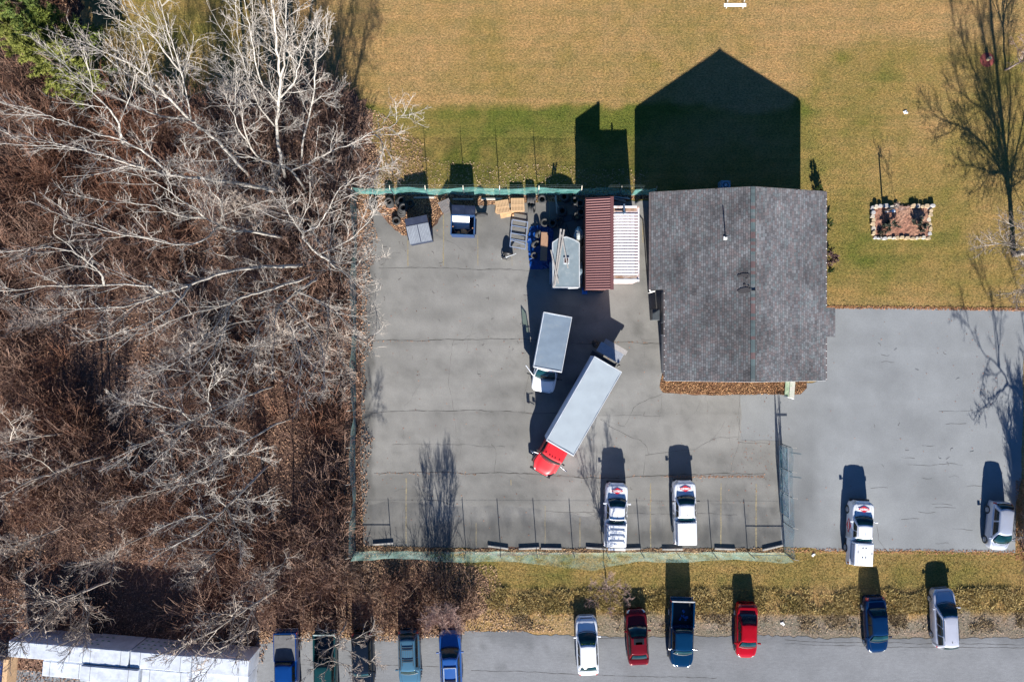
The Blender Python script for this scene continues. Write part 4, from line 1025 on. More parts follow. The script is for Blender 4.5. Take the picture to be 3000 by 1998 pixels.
bx, by, _ = P(1713, 852, .3); o = MB().box((0, 0, .2), (.42, .55, .36)).box((0, 0, .42), (.46, .12, .06)).build('blue_crate', pm('blue_crate_plastic', (.01, .14, .5), .4), None, bevel=.02, loc=(bx, by, .02)); tag(o, 'blue plastic crate on the asphalt at the south end of the brown shed', 'crate')

M_cont = pm('white_container_paint', (.74, .72, .74), .55, var=.06, vs=2, dirt=(.34, .18, .12), dscale=1.6)
M_contg = pm('container_groove', (.50, .42, .42), .7, var=.2, vs=2, dirt=(.20, .09, .07), dscale=2.2)
M_rusty = pm('rusty_end_plate', (.30, .19, .13), .8, var=.3, vs=3, dirt=(.55, .5, .46), dscale=2)
cx0, cx1, cy0, cy1, cz = 7.78, 10.22, 4.77, 10.83, 2.9
ct = thing('shipping_container', 'white shipping container with ribbed rust streaked top between brown shed and house', 'container', (0, 0, 0))
MB().box(((cx0+cx1)/2, (cy0+cy1)/2, 1.47), (cx1-cx0-.1, cy1-cy0-.1, 2.78)).build('body', M_contg, ct)
for s in (cx0+.05, cx1-.05): MB().box((s, (cy0+cy1)/2, cz-.06), (.10, cy1-cy0, .14)).build('top_rail', M_cont, ct)
for yy, hh in ((cy0+.10, .2), (cy1-.08, .16)): MB().box(((cx0+cx1)/2, yy, cz-.05), (cx1-cx0-.21, hh, .12)).build('end_rail', M_cont, ct)
for yy in (cy0+.34, cy1-.30): MB().box(((cx0+cx1)/2-.03, yy, cz-.045), (cx1-cx0-.34, .24, .05)).build('end_plate', M_rusty, ct)
rp = None; y = cy0+.62
while y < cy1-.45:
    if rp is None:
        w_ = cx1-cx0-.22; rp = MB().add([(-w_/2, -.085, 0), (w_/2, -.085, 0), (-w_/2, -.05, .045), (w_/2, -.05, .045), (-w_/2, .05, .045), (w_/2, .05, .045), (-w_/2, .085, 0), (w_/2, .085, 0)],
            [(0, 1, 3, 2), (2, 3, 5, 4), (4, 5, 7, 6), (0, 2, 4, 6), (1, 7, 5, 3)]).build('roof_rib', M_cont, ct); o = rp
    else: o = inst(rp, ct)
    o.location = ((cx0+cx1)/2, y, cz-.04); y += .238
for sx_ in (cx0+.09, cx1-.09):
    for sy_ in (cy0+.09, cy1-.09): MB().box((sx_, sy_, cz-.02), (.18, .18, .12)).build('corner_casting', M_cont if sy_ < 6 else M_rusty, ct, bevel=.01)
rp = MB()
rp = None
for s in (cx0+.03, cx1-.03):
    for k in range(20):
        if rp is None: rp = MB().box((0, 0, 0), (.05, .14, 2.5)).build('side_rib', M_cont, ct); o = rp
        else: o = inst(rp, ct)
        o.location = (s, cy0+.3+k*.285, 1.5)
x, y, _ = P(1828, 609, 2.95)
o = MB().box((0, 0, .1), (.12, .55, .12)).box((.02, -.42, .06), (.25, .14, .12), .4).box((-.35, -.38, .05), (.7, .05, .05)).build('tow_hitch', pm('blue_grey_iron', (.06, .10, .16), .6), None, loc=(x, y, 2.93)); tag(o, 'blue grey iron hitch lying on the north end of the white container', 'hitch')

# enclosed trailer with pointed nose
zt = 2.35
TP = [P(a, b, zt)[:2] for a, b in ((1619, 711), (1637, 699), (1659, 694.5), (1680, 702), (1697, 712), (1697.6, 842), (1620.5, 842))]
tr = thing('enclosed_trailer', 'small enclosed trailer with pointed front and grey roof, boards lying on top', 'trailer')
MB().prism(TP[::-1], .45, zt-.02).build('body', pm('grey_trailer_side', (.34, .36, .40), .5, var=.08), tr, bevel=.02)
cxm = sum(p[0] for p in TP)/7; cym = sum(p[1] for p in TP)/7
inn = [((p[0]-cxm)*.95+cxm, (p[1]-cym)*.975+cym) for p in TP]
MB().prism(inn[::-1], zt-.03, zt+.012).build('roof_skin', pm('grey_trailer_roof', (.19, .24, .27), .6, 0, var=.12, vs=1.4, dirt=(.27, .31, .33), dscale=2.2), tr)
ed = MB()
for i in range(7): ed.beam((*TP[i], zt), (*TP[(i+1) % 7], zt), .07, .06)
ed.build('edge_trim', M_cap, tr)
x, y, _ = P(1659, 764, zt); MB().box((x, y, zt+.05), (.46, .52, .08)).build('roof_hatch', M_cap, tr, bevel=.01)
MB().box((x, y, zt+.095), (.32, .38, .02)).build('hatch_opening', pm('dark_red_brown', (.05, .02, .02), .6), tr)
for px in (1616.5, 1701):
    x, y, _ = P(px, 797, .9); MB().lathe([(.001, -.16), (.95, -.16), (.98, 0), (.95, .16), (.001, .16)], 24, (x, y, -.1), 'x').build('fender', pm('grey_blue_fender', (.18, .25, .32), .5), tr)
    for dy in (-.42, .42): MB().lathe([(.18, -.1), (.34, -.1), (.34, .1), (.18, .1)], 18, (x, y+dy, .36), 'x').build('wheel', M_rubber, tr, True)
x, y, _ = P(1659, 690, .6)
MB().beam((x-.5, y-.5, .5), (x, y+.9, .5), .08, .1).beam((x+.5, y-.5, .5), (x, y+.9, .5), .08, .1).build('tongue', M_black, tr)
x, y, _ = P(1695, 690, 0)
def plank(a, b, w, th, z, mat, label, grp=None):
    A = Vector(P(a[0], a[1], z)); B_ = Vector(P(b[0], b[1], z)); A.z = B_.z = z
    m = (A+B_)/2; d = B_-A
    o = MB().box((0, 0, 0), (w, d.length, th)).build('plank', mat, None, loc=m, rot=(0, 0, math.atan2(d.y, d.x)-math.pi/2)); return tag(o, label, 'plank', grp)
G_ = 'boards on the trailer roof'
plank((1643.5, 671), (1623, 842), .15, .05, zt+.10, M_greywood, 'longest grey board running the full length of the trailer roof', G_)
plank((1652.5, 673), (1626, 836), .12, .05, zt+.155, M_greywood, 'thin grey board beside the longest one on the trailer roof', G_)
plank((1646, 689), (1664, 786), .10, .05, zt+.21, M_greywood, 'grey board slanting across the hatch of the trailer roof', G_)
plank((1614, 733), (1636, 831), .10, .05, zt+.21, M_greywood, 'short grey board crossing over the west edge of the trailer roof', G_)

# dumpsters
M_dlid = pm('grey_blue_ribbed_lid', (.13, .15, .19), .4, .2, var=.12, vs=2)
M_dblue = pm('dark_blue_steel', (.002, .008, .030), .5, var=.15, dirt=(.02, .03, .06))
x, y, _ = P(1226, 674, 1.3)
d1 = thing('dumpster', 'dark blue dumpster with closed grey ribbed lids near the yard northwest corner', 'dumpster', (x, y, .02), R(11))
w = 1.86; pr = [(-.98, .0), (-.95, 1.05), (.42, 1.50), (1.02, 1.66), (.95, 0)]
MB().add([(-w/2, a, b) for a, b in pr]+[(w/2, a, b) for a, b in pr], [(0, 1, 2, 3, 4), (9, 8, 7, 6, 5), (0, 5, 6, 1), (1, 6, 7, 2), (2, 7, 8, 3), (3, 8, 9, 4), (4, 9, 5, 0)]).build('hopper', M_dblue, d1)
for s in (-1, 1):
    MB().add([(s*.03, -1.02, 1.055), (s*w/2, -1.02, 1.055), (s*w/2, .42, 1.535), (s*.03, .42, 1.535), (s*.03, -1.02, 1.02), (s*w/2, -1.02, 1.02), (s*w/2, .42, 1.50), (s*.03, .42, 1.50)],
             [(0, 1, 2, 3), (0, 4, 5, 1), (1, 5, 6, 2), (2, 6, 7, 3), (3, 7, 4, 0)]).build('lid', M_dlid, d1)
    L_ = COL.objects[-1]
    for k in range(7):
        xx = s*(.10+k*.125); MB().beam((xx, -.96, 1.085), (xx, .38, 1.535), .045, .035).build('lid_rib', pm('lid_rib_grey', (.20, .22, .25), .4, .2), L_)
    MB().beam((s*(w/2+.06), -.6, .9), (s*(w/2+.06), .6, .9), .1, .12).build('fork_pocket', M_dblue, d1)
MB().beam((-w/2, -1.0, 1.03), (w/2, -1.0, 1.03), .08, .06).build('front_rim', M_dlid, d1)
x, y, _ = P(1356, 655, 1.4)
d2 = thing('dumpster', 'open blue dumpster with scrap inside and its lids folded back', 'dumpster', (x, y, .02), R(-2))
w = 1.92
bd = MB(); hh = 1.42
bd.box((0, 1.05, hh/2-.02), (w-.05, .74, hh-.08)).box((0, -.93, hh/2), (w, .06, hh)).box((-w/2+.03, -.15, hh/2), (.06, 1.5, hh)).box((w/2-.03, -.15, hh/2), (.06, 1.5, hh)).box((0, -.15, .1), (w-.13, 1.5, .06)).box((0, .63, hh/2), (w, .06, hh))
bd.build('hopper', pm('blue_steel', (.008, .03, .10), .45, var=.2, dirt=(.03, .03, .04)), d2)
MB().add([(-w/2+.08, .58, 1.40), (w/2-.45, .58, 1.40), (w/2-.45, -.35, .55), (-w/2+.08, -.35, .55)], [(0, 3, 2, 1)]).build('inner_slope', pm('bright_inner_steel', (.78, .78, .80), .4, var=.05), d2)
for (a, b, m) in ((-.94, .12, M_dblue), (.14, .95, M_dblue)):
    l = MB().add([(a, .66, 1.44), (b, .66, 1.44), (b, 1.46, 1.56), (a, 1.46, 1.56), (a, .66, 1.40), (b, .66, 1.40), (b, 1.46, 1.52), (a, 1.46, 1.52)], [(0, 1, 2, 3), (4, 7, 6, 5), (0, 4, 5, 1), (1, 5, 6, 2), (2, 6, 7, 3), (3, 7, 4, 0)]).build('lid', m, d2)
    if a > 0:
        for k in range(6): MB().beam((a+.07+k*.13, .7, 1.46), (a+.07+k*.13, 1.40, 1.57), .05, .04).build('lid_rib', m, l)
rim = MB()
for p0, p1 in (((-w/2, -.95), (w/2, -.95)), ((w/2, -.95), (w/2, .66)), ((w/2, .66), (-w/2, .66)), ((-w/2, .66), (-w/2, -.95))): rim.beam((*p0, hh), (*p1, hh), .09, .07)
rim.build('rim', pm('scuffed_blue_rim', (.04, .09, .20), .4, var=.3, vs=4), d2)
MB().beam((w/2+.08, -.8, .9), (w/2+.08, .5, .9), .12, .14).build('fork_pocket', M_dblue, d2)
for i, (dx, dy, s) in enumerate(((.0, -.55, .42), (-.42, -.7, .3), (.25, -.7, .3))):
    o = MB().box((0, 0, 0), (s, s*.8, s*.7), .4*i).build('cardboard_box', pm('cardboard', (.40, .27, .15), .9), None, bevel=.01, loc=(x+dx, y+dy, .70+.05*i))
    tag(o, ['largest cardboard box in the open dumpster', 'cardboard box at the west side inside the open dumpster', 'small cardboard box near the east side inside the open dumpster'][i], 'box')
for i, (a, b) in enumerate((((-.85, -.2, 1.2), (-.6, -.75, .9)), ((.35, -.65, .95), (.85, -.35, 1.25)))):
    o = MB().beam(a, b, .09, .05).build('scrap_lumber', pm('reddish_wood', (.36, .17, .10), .8), None, loc=(x, y, .02)); tag(o, ['reddish wood scrap leaning at the west wall of the open dumpster', 'reddish wood scrap leaning at the east wall of the open dumpster'][i], 'wood scrap')

# pallets
def pallet(px, py, z, rz, label, mat=M_wood, tilt=(0, 0), nm='pallet'):
    x, y, _ = P(px, py, z+.14)
    t = thing(nm, label, 'pallet', (x, y, z), rz, 'pallets by the north fence'); t.rotation_euler = (tilt[0], tilt[1], rz)
    s0 = None
    for k in range(9):
        o = MB().box((0, 0, 0), (.095, 1.10, .02)).build('deck_board', mat, t) if s0 is None else inst(s0, t)
        s0 = s0 or o; o.location = (-.50+k*.125, 0, .135)
    s1 = None
    for k in (-.5, 0, .5):
        o = MB().box((0, 0, 0), (1.10, .05, .09)).build('stringer', mat, t) if s1 is None else inst(s1, t)
        s1 = s1 or o; o.location = (0, k, .075)
    for k in (-.42, 0, .42):
        MB().box((0, k, .015), (1.1, .09, .02)).build('bottom_board', mat, t)
    return t
for i, nm in enumerate(('bottom', 'middle', 'top')): pallet(1471+i*.5, 606, .02+.16*i, R(9-(2-i)*7), nm+' pallet of the western skewed wooden stack by the north fence')
for i, nm in enumerate(('bottom', 'second', 'third', 'top')): pallet(1517-i*.3, 602-(i*.6), .02+.16*i, R(0.5 if i else 3), nm+' pallet of the eastern wooden stack beside the tyres')
x, y, _ = P(1485, 627, .1)
o = MB().box((0, 0, 0), (1.15, .55, .04), .2).box((.2, .1, .04), (.9, .3, .03), .45).build('plywood_scraps', M_wood, None, loc=(x, y, .06)); tag(o, 'pale plywood scraps lying south of the two pallet stacks', 'plywood')
M_blackpal = pm('dark_grey_plastic', (.05, .06, .07), .5)
t = pallet(1308, 603, .25, R(18), 'black slatted plastic pallet leaning beside the open dumpster', pm('dark_pallet_plastic', (.10, .095, .10), .5), (R(20), R(-24)))

# galvanised rack frame
x, y, _ = P(1520, 686, .3)
fr = thing('metal_rack', 'blue grey ladder like metal frame lying beside the tarp', 'rack', (x, y, .02), R(-5))
M_rk = pm('blue_grey_tube', (.34, .42, .58), .35, .4, var=.1)
for s in (-1, 1): MB().beam((s*.66, -1.18, .30), (s*.66, 1.12, .30), .06, .06).build('side_rail', M_rk, fr)
for k, yy in enumerate((1.10, .62, -.02, -.52, -1.16)): MB().beam((-.66, yy+.05, .30), (.66, yy-.06, .30), .055, .05).build('rung', M_rk, fr)
MB().beam((-.66, -.55, .32), (.66, -.85, .32), .05, .05).build('brace', M_rk, fr)
for sx_ in (-1, 1):
    for sy_ in (-1, 1): MB().beam((sx_*.66, sy_*1.1, 0), (sx_*.66, sy_*1.1, .28), .06, .06).build('leg', M_rk, fr)
# wheelbarrow tipped on its side
x, y, _ = P(1487, 745, .4)
wbw = thing('wheelbarrow', 'black wheelbarrow tipped on end with pale handles, south of the metal rack', 'wheelbarrow', (x, y, .02), R(-12))
tm = MB(); rr0 = []
for k in range(17):
    a = math.pi*k/16; rr0.append([(-.46*math.cos(a)*s_, o_y, .02+.62*math.sin(a)*s_) for s_, o_y in ((1, .12), (.82, -.02), (.6, -.10), (.3, -.12), (.02, -.12))])
tm.grid(rr0); tray = tm.build('tray', M_black, wbw, True); sm = tray.modifiers.new('thick', 'SOLIDIFY'); sm.thickness = .02
for a, b in (((-.45, -.45, .08), (.62, .12, .52)), ((-.1, -.30, .10), (.70, .20, .50))): MB().beam(a, b, .045, .04).build('handle', M_cap, wbw)
MB().lathe([(.10, -.04), (.18, -.04), (.19, 0), (.18, .04), (.10, .04)], 16, (-.25, -.40, .2), 'y').build('wheel', M_rubber, wbw, True)
MB().tube([(-.3, -.12, .1), (.0, -.5, .05), (.35, -.3, .1), (.2, -.12, .3)], .018, 6).build('leg_frame', M_black, wbw)

# blue tarpaulin
rngt = np.random.RandomState(5)
tp = [(1555, 665), (1585, 659), (1622, 668), (1620, 735), (1612, 786), (1585, 793), (1552, 790), (1548, 755), (1545, 720), (1546, 690)]
poly = jag(pp(tp), .12, .06, 3); n = len(poly)
xs = [p[0] for p in poly]; ys_ = [p[1] for p in poly]
gx, gy = np.meshgrid(np.arange(min(xs), max(xs), .07), np.arange(min(ys_), max(ys_), .07)); gx = gx.ravel(); gy = gy.ravel(); k = inside(gx, gy, poly)
vs = [Vector(p) for p in poly]+[Vector((a, b)) for a, b in zip(gx[k].tolist(), gy[k].tolist())]
Vt, E, Ft = delaunay_2d_cdt(vs, [], [list(range(n))], 1, 1e-5)[:3]
Vt = np.array([[v[0], v[1], 0] for v in Vt]); fo = np.abs(fbm(Vt[:, 0]*1.0, Vt[:, 1], .55, 301, 3)-.5)
Vt[:, 2] = .04+.22*(1-np.clip(fo*7, 0, 1))*fbm(Vt[:, 0], Vt[:, 1], 1.2, 305)+.06*rngt.rand(len(Vt))*0
Ft = np.array([f for f in Ft if len(f) == 3]); a = Vt[Ft[:, 0]]; b = Vt[Ft[:, 1]]; c = Vt[Ft[:, 2]]
ar = (b[:, 0]-a[:, 0])*(c[:, 1]-a[:, 1])-(b[:, 1]-a[:, 1])*(c[:, 0]-a[:, 0]); Ft[ar < 0] = Ft[ar < 0][:, ::-1]
M_tarp = pm('blue_tarpaulin', (.004, .038, .18), .3, var=.2, coat=.4)
o = npmesh('tarpaulin', Vt, Ft, M_tarp, smooth=True); tag(o, 'crumpled blue tarpaulin spread on the asphalt west of the trailer', 'tarpaulin')
A = P(1596, 681, .45); B_ = P(1592, 764, .45)
pw = thing('plywood_board', 'long brown plywood board lying over the blue tarpaulin', 'board', (0, 0, 0)); bpy.data.objects.remove(pw)
d = Vector(B_)-Vector(A); m_ = (Vector(A)+Vector(B_))/2
o = MB().box((0, 0, 0), (.58, d.length, .05)).build('plywood_board', pm('stained_plywood', (.34, .20, .125), .8, var=.25, vs=3, dirt=(.18, .10, .07), dscale=3), None, loc=(m_.x, m_.y, .42), rot=(0, 0, math.atan2(d.y, d.x)-math.pi/2))
tag(o, 'long brown plywood board lying over the blue tarpaulin', 'board')
for k, yy in enumerate((-.8, .8)):
    o = MB().box((0, 0, .18), (.5, .25, .34)).build('timber_block', M_greywood, None, loc=(m_.x, m_.y+yy, .05)); tag(o, ['timber block under the south end of the plywood board', 'timber block under the north end of the plywood board'][k], 'block')
# crumpled clear plastic bag
x, y, _ = P(1696, 686, .6)
cb = MB(); rs = random.Random(8); rows = []
for i in range(9):
    v = i/8*math.pi; rows.append([(.42*math.sin(v)*math.cos(u)*(1+.3*rs.uniform(-1, 1))+x, .55*math.sin(v)*math.sin(u)*(1+.3*rs.uniform(-1, 1))+y, .5-.45*math.cos(v)+.02) for u in [2*math.pi*k/14 for k in range(14)]+[0]])
o = cb.grid(rows).build('plastic_bag', pm('clear_grey_plastic', (.34, .38, .40), .2, .1, var=.3, vs=6, coat=1), None); tag(o, 'crumpled clear plastic bag between tyres and brown shed', 'bag')

# tyres: every tyre a thing of its own
def tyre_mesh(Ro, r, w):
    prof = [(Ro-r*1.5, -w*.30), (Ro-r*1.1, -w*.46), (Ro-r*.4, -w*.5), (Ro-r*.05, -w*.36), (Ro, -w*.18), (Ro, w*.18), (Ro-r*.05, w*.36), (Ro-r*.4, w*.5), (Ro-r*1.1, w*.46), (Ro-r*1.5, w*.30), (Ro-r*1.35, 0)]
    return MB().lathe(prof, 28, closed=True).mesh('tyre', M_rubber, True)
TY = tyre_mesh(.37, .12, .24); TYB = tyre_mesh(.52, .17, .28)
def tyre(px, py, z, label, rot=(0, 0, 0), me=None, s=1.0, grp='scrap tyres in the yard'):
    x, y, _ = P(px, py, z); o = bpy.data.objects.new('tyre', me or TY); COL.objects.link(o); o.location = (x, y, z); o.rotation_euler = rot; o.scale = (s, s, s)
    tag(o, label, 'tyre', grp)
def stack(px, py, n, desc, drift=(0, 0), s=1.0):
    nm = {1: [''], 2: ['lower', 'upper'], 3: ['bottom', 'middle', 'top'], 4: ['bottom', 'second', 'third', 'top'], 5: ['bottom', 'second', 'third', 'fourth', 'top']}[n]
    rs = random.Random(int(px*3+py))
    for i in range(n):
        k = (n-1-i); z = .15+.225*s*i
        tyre(px+drift[0]*k+rs.uniform(-1.2, 1.2), py+drift[1]*k+rs.uniform(-1, 1), z, (nm[i]+' tyre of the '+desc) if n > 1 else desc, (rs.uniform(-.05, .05), rs.uniform(-.05, .05), 0), s=s*rs.uniform(.94, 1.04))
stack(1138, 591, 3, 'three high stack beside the fence corner', (2, 4))
stack(1176, 588, 3, 'stack close against the north fence', (-3, 3)); stack(1181, 608, 4, 'leaning stack in front of the blue dumpster', (-1.5, 6))
tyre(1161, 647, .17, 'single tyre lying flat on leaves southwest of the tyre stacks'); tyre(1201, 597, .16, 'tyre in the dark shade north of the lidded dumpster')
tyre(1093, 594, .2, 'tyre leaning in the very corner of the fence', (R(35), R(20), 0)); tyre(1092, 606, .16, 'tyre lying flat in the very corner of the fence')
tyre(1411, 630, .52, 'large tyre standing upright on its tread east of the open dumpster', (R(90), 0, R(2)), TYB)
tyre(1548, 586, .37, 'first of three tyres standing like rolls beside the pallets', (R(90), 0, R(84)), s=1.0); tyre(1556, 586, .37, 'second of three tyres standing like rolls beside the pallets', (R(90), 0, R(82)))
tyre(1564, 587, .37, 'third of three tyres standing like rolls beside the pallets', (R(78), 0, R(80)))
tyre(1551, 611, .37, 'western tyre of the pair standing south of the rolls', (R(88), 0, R(96))); tyre(1562, 613, .37, 'eastern tyre of the pair standing south of the rolls', (R(70), 0, R(80)))
stack(1589, 583, 2, 'pair stacked beside the north fence post', (0, 2), 1.03)
stack(1652, 577, 3, 'stack behind the trailer near the north fence', (3, 2), 1.0); stack(1683, 588, 2, 'pair beside the brown shed north end', (2, 1))
stack(1701, 596, 3, 'stack touching the brown shed wall', (0, 2)); stack(1703, 623, 3, 'stack touching the shed wall halfway to the bag', (1, 2))
stack(1647, 619, 3, 'free stack north of the trailer nose', (1, 2), 1.05); stack(1619, 653, 3, 'stack at the north edge of the tarpaulin', (1, 2), 1.0)
tyre(1596, 652, .16, 'tyre lying in shade left of the stack at the tarpaulin edge'); tyre(1637, 652, .16, 'tyre lying in shade right of the stack at the tarpaulin edge')
tyre(1576, 686, .36, 'tyre leaning upright on the tarpaulin near its north end', (R(72), 0, R(70))); tyre(1568, 714, .34, 'tyre leaning on the tarpaulin beside the middle of the board', (R(60), 0, R(48)))
tyre(1565, 748, .26, 'small tyre with bright hub lying on the tarpaulin south part', (R(20), 0, 0), s=.8); tyre(1706, 709, .36, 'tyre squeezed between trailer and brown shed', (R(65), 0, R(80)))
tyre(1672, 575, .3, 'tyre thrown askew between the stacks behind the trailer', (R(30), R(30), 0)); tyre(1690, 634, .2, 'tyre lying below the stacks along the shed wall', (R(10), 0, 0))

# concrete parking blocks
PB = MB().add([(-.88, -.09, 0), (.88, -.09, 0), (.88, .09, 0), (-.88, .09, 0), (-.86, -.06, .15), (.86, -.06, .15), (.86, .06, .15), (-.86, .06, .15)], [(0, 3, 2, 1), (4, 5, 6, 7), (0, 1, 5, 4), (1, 2, 6, 5), (2, 3, 7, 6), (3, 0, 4, 7)]).mesh('parking_block', M_conc)
for (px, py, a, lab) in [(1122, 1593, 4, 'westmost block by the south fence'), (1459, 1603, -8, 'tilted block west of the pair'), (1550, 1606, 3, 'left block of the close pair'), (1615, 1607, -1, 'right block of the close pair'),
                         (1747, 1606, -4, 'block left of the racked pickup'), (1848, 1608, 2, 'block right of the racked pickup'), (1970, 1609, 0, 'block behind the smooth capped pickup'), (2124, 1608, -2, 'lone block between the capped pickup and the corner'),
                         (2264, 1604, 13, 'angled block in the southeast fence corner'), (1242, 579, 1, 'block behind the lidded dumpster at the north fence'), (1356, 584, 0, 'shaded block behind the open dumpster'), (1440, 583, 0, 'block beside the western pallet stack')]:
    x, y, _ = P(px, py, .1); o = bpy.data.objects.new('parking_block', PB); COL.objects.link(o); o.location = (x, y, .02); o.rotation_euler = (0, 0, R(a)); tag(o, 'concrete parking '+lab, 'parking block', 'parking blocks in the fenced yard')

# ------------------------------------------------------------------ fences
M_post = pm('fence_post', (.10, .14, .16), .5, .4); M_arm = pm('pale_barb_arm', (.55, .50, .42), .6, .2)
def fence(name, label, pts, h, posts, out, lean_fn, arms=True, bracepan=(), seed=0, fab=M_fabric, armdir=1):
    """pts: two ground ends (px); posts: fractions along; out: outward unit vector"""
    A = Vector(P(*pts[0])); B_ = Vector(P(*pts[1])); d = (B_-A); L = d.length; d.normalize(); o3 = Vector((out[0], out[1], 0))
    t = thing(name, label, 'fence'); rs = random.Random(seed); psm = None
    for f in posts:
        p = A+d*L*f; lean = (rs.random()-.5)*.06
        MB().tube([p, p+Vector((0, 0, h))+o3*lean], .032, 8).build('post', M_post, t)
        if arms:
            q = p+Vector((0, 0, h-.03)); MB().beam(q, q+o3*.30*armdir+Vector((0, 0, .30)), .035, .02).build('barb_arm', M_arm, t)
    if arms:
        for k in range(3):
            f_ = .12+.12*k; MB().tube([A+o3*f_*armdir*.9+Vector((0, 0, h+f_)), B_+o3*f_*armdir*.9+Vector((0, 0, h+f_))], .0025, 3, False).build('barbed_wire', M_post, t)
    MB().tube([A+Vector((0, 0, h-.06)), B_+Vector((0, 0, h-.06))], .004, 4).build('tension_wire', M_post, t)
    for (f0, f1) in bracepan:
        a = A+d*L*f0; b = A+d*L*f1; MB().tube([a+Vector((0, 0, h*.5)), b+Vector((0, 0, h*.5))], .022, 6).build('brace_rail', M_post, t)
    fs = sorted(posts)
    for i in range(len(fs)-1):
        a = A+d*L*fs[i]; b = A+d*L*fs[i+1]; n = max(4, int((b-a).length/.25)); rows = []
        for j in range(n+1):
            u = j/n; p = a+(b-a)*u; px = 1500+p.x*S_; py = 999-p.y*S_; row = []
            for k in range(9):
                v = k/8; wv = .07*math.sin(v*math.pi)*math.sin((fs[i]*L+u*(b-a).length)*1.7+seed)+.05*math.sin(v*3+u*9+i)
                ln = lean_fn(px, py)*(v**1.5)
                sag = math.sin(math.pi*u)*.12*lean_fn(px, py)
                row.append(tuple(p+o3*(ln+sag+wv*.6+.03)+Vector((0, 0, .04+v*(h-.08)-.10*abs(ln)-.05*math.sin(math.pi*u)*v))))
            rows.append(row)
        MB().grid(rows).build('fabric_panel', fab, t, True)
    return t
def fr_(lst, a, b): return [(x-a)/(b-a) for x in lst]
fence('mesh_fence', 'north chain link fence with green windscreen fabric, from the woods corner to the house', ((1047, 572), (1908, 574)), 2.05, fr_([1047, 1155, 1255, 1362, 1465, 1576, 1697, 1809, 1908], 1047, 1908), (0, 1), lambda x, y: .02+.16*abs(math.sin(x*.017)), seed=1)
fence('mesh_fence', 'west chain link fence with green fabric standing along the wooded edge', ((1047, 572), (1042, 1612)), 2.05, [i/10 for i in range(11)], (-1, 0), lambda x, y: -.25+.35*abs(math.sin(y*.013)), seed=2, fab=M_fabric_pale)
fence('mesh_fence', 'south chain link fence with sagging pale green fabric behind the parking blocks', ((1042, 1612), (2300, 1616)), 1.85, fr_([1042, 1148, 1256, 1365, 1467, 1572, 1678, 1776, 1876, 1980, 2085, 2190, 2300], 1042, 2300), (0, -1),
      lambda x, y: .20+.30*math.exp(-((x-1600)/190.)**2)+.55*math.exp(-((x-1745)/85.)**2)+.12*math.sin(x*.02), arms=False, bracepan=((0, 106/1258), (1148/1258, 1)), seed=3, fab=M_fabric_pale)
fence('mesh_fence', 'east chain link fence with blue green fabric beside the rolled back gate', ((2290, 1300), (2296, 1616)), 2.05, [0, .22, .45, .72, 1], (1, 0), lambda x, y: .02+.10*abs(math.sin(y*.02)), seed=4, bracepan=((0, .22),), fab=M_fabric_blue)
gt_ = thing('sliding_gate', 'rolled back sliding gate frame with blue green fabric inside the east fence', 'gate')
xa, ya, _ = P(2281, 1302); xb, yb2, _ = P(2285, 1500)
rows = []
for j in range(24):
    u = j/23; y = ya+(yb2-ya)*u; x = xa+(xb-xa)*u; rows.append([(x+.03*math.sin(u*14+v*3), y, .1+1.85*v) for v in [k/6 for k in range(7)]])
MB().grid(rows).build('fabric_panel', M_fabric_blue, gt_, True)
for z in (.12, 1.05, 1.98): MB().tube([(xa, ya, z), (xb, yb2, z)], .028, 6).build('gate_rail', M_steel, gt_)
for u in (0, .33, .66, 1): MB().tube([(xa+(xb-xa)*u, ya+(yb2-ya)*u, .05), (xa+(xb-xa)*u, ya+(yb2-ya)*u, 2.0)], .03, 6).build('gate_upright', M_steel, gt_)
for i, (u0, u1) in enumerate(((0, .33), (.33, .66), (.66, 1))): MB().tube([(xa+(xb-xa)*u0, ya+(yb2-ya)*u0, .15), (xa+(xb-xa)*u1, ya+(yb2-ya)*u1, 1.95)], .02, 6).build('gate_brace', M_steel, gt_)
for (px, py) in ((2318, 1312), (2315, 1381)):
    x, y, _ = P(px, py, 1.9); 
for k, u in enumerate((.06, .40)):
    MB().beam((xa+.15, ya+(yb2-ya)*u, 2.0), (xa+1.05, ya+(yb2-ya)*u-.12, 2.05), .08, .06).build('roller_bracket', M_post, gt_)

for (px, py, z, w, l, h, rz, nm, cat, m, lab) in [
    (1145, 611, .05, .9, .14, .06, 3, 'reddish_board', 'board', pm('reddish_wood', (.36, .17, .10), .8), 'short reddish board lying between the tyre stacks in the northwest corner'),
    (1823, 580, .12, 1.4, .10, .10, -8, 'grey_pipe', 'pipe', M_steel, 'pale pipe lying behind the white container at the north fence'),
    (1815, 586, .10, 1.1, .16, .08, -14, 'bent_gutter', 'gutter', M_greywood, 'bent grey gutter piece behind the white container'),
    (1690, 640, .10, .5, .35, .18, 30, 'dry_weed_heap', 'weeds', pm('dry_straw', (.36, .26, .15), .9, var=.4, vs=9, bmp=.8), 'heap of dry tan weeds between the tyres beside the brown shed'),
    (1663, 640, .06, .8, .5, .05, 15, 'dark_sheet', 'sheet', M_blackpal, 'dark plastic sheet lying among the tyre stacks north of the trailer'),
    (1630, 600, .30, .12, 1.6, .08, 4, 'timber', 'timber', M_greywood, 'grey timber lying north to south among the shaded tyres'),
    (1232, 702, .02, .3, .25, .03, 20, 'flat_rubble', 'rubble', M_conc, 'flat pale rubble piece in front of the lidded dumpster')]:
    x, y, _ = P(px, py, z)
    o = MB().box((0, 0, 0), (w, l, h), 0, .92).box((w*.12, l*.1, h*.5), (w*.5, l*.6, h*.5), .3, .8).build(nm, m, None, bevel=.01, loc=(x, y, z), rot=(0, 0, R(rz))); tag(o, lab, cat)

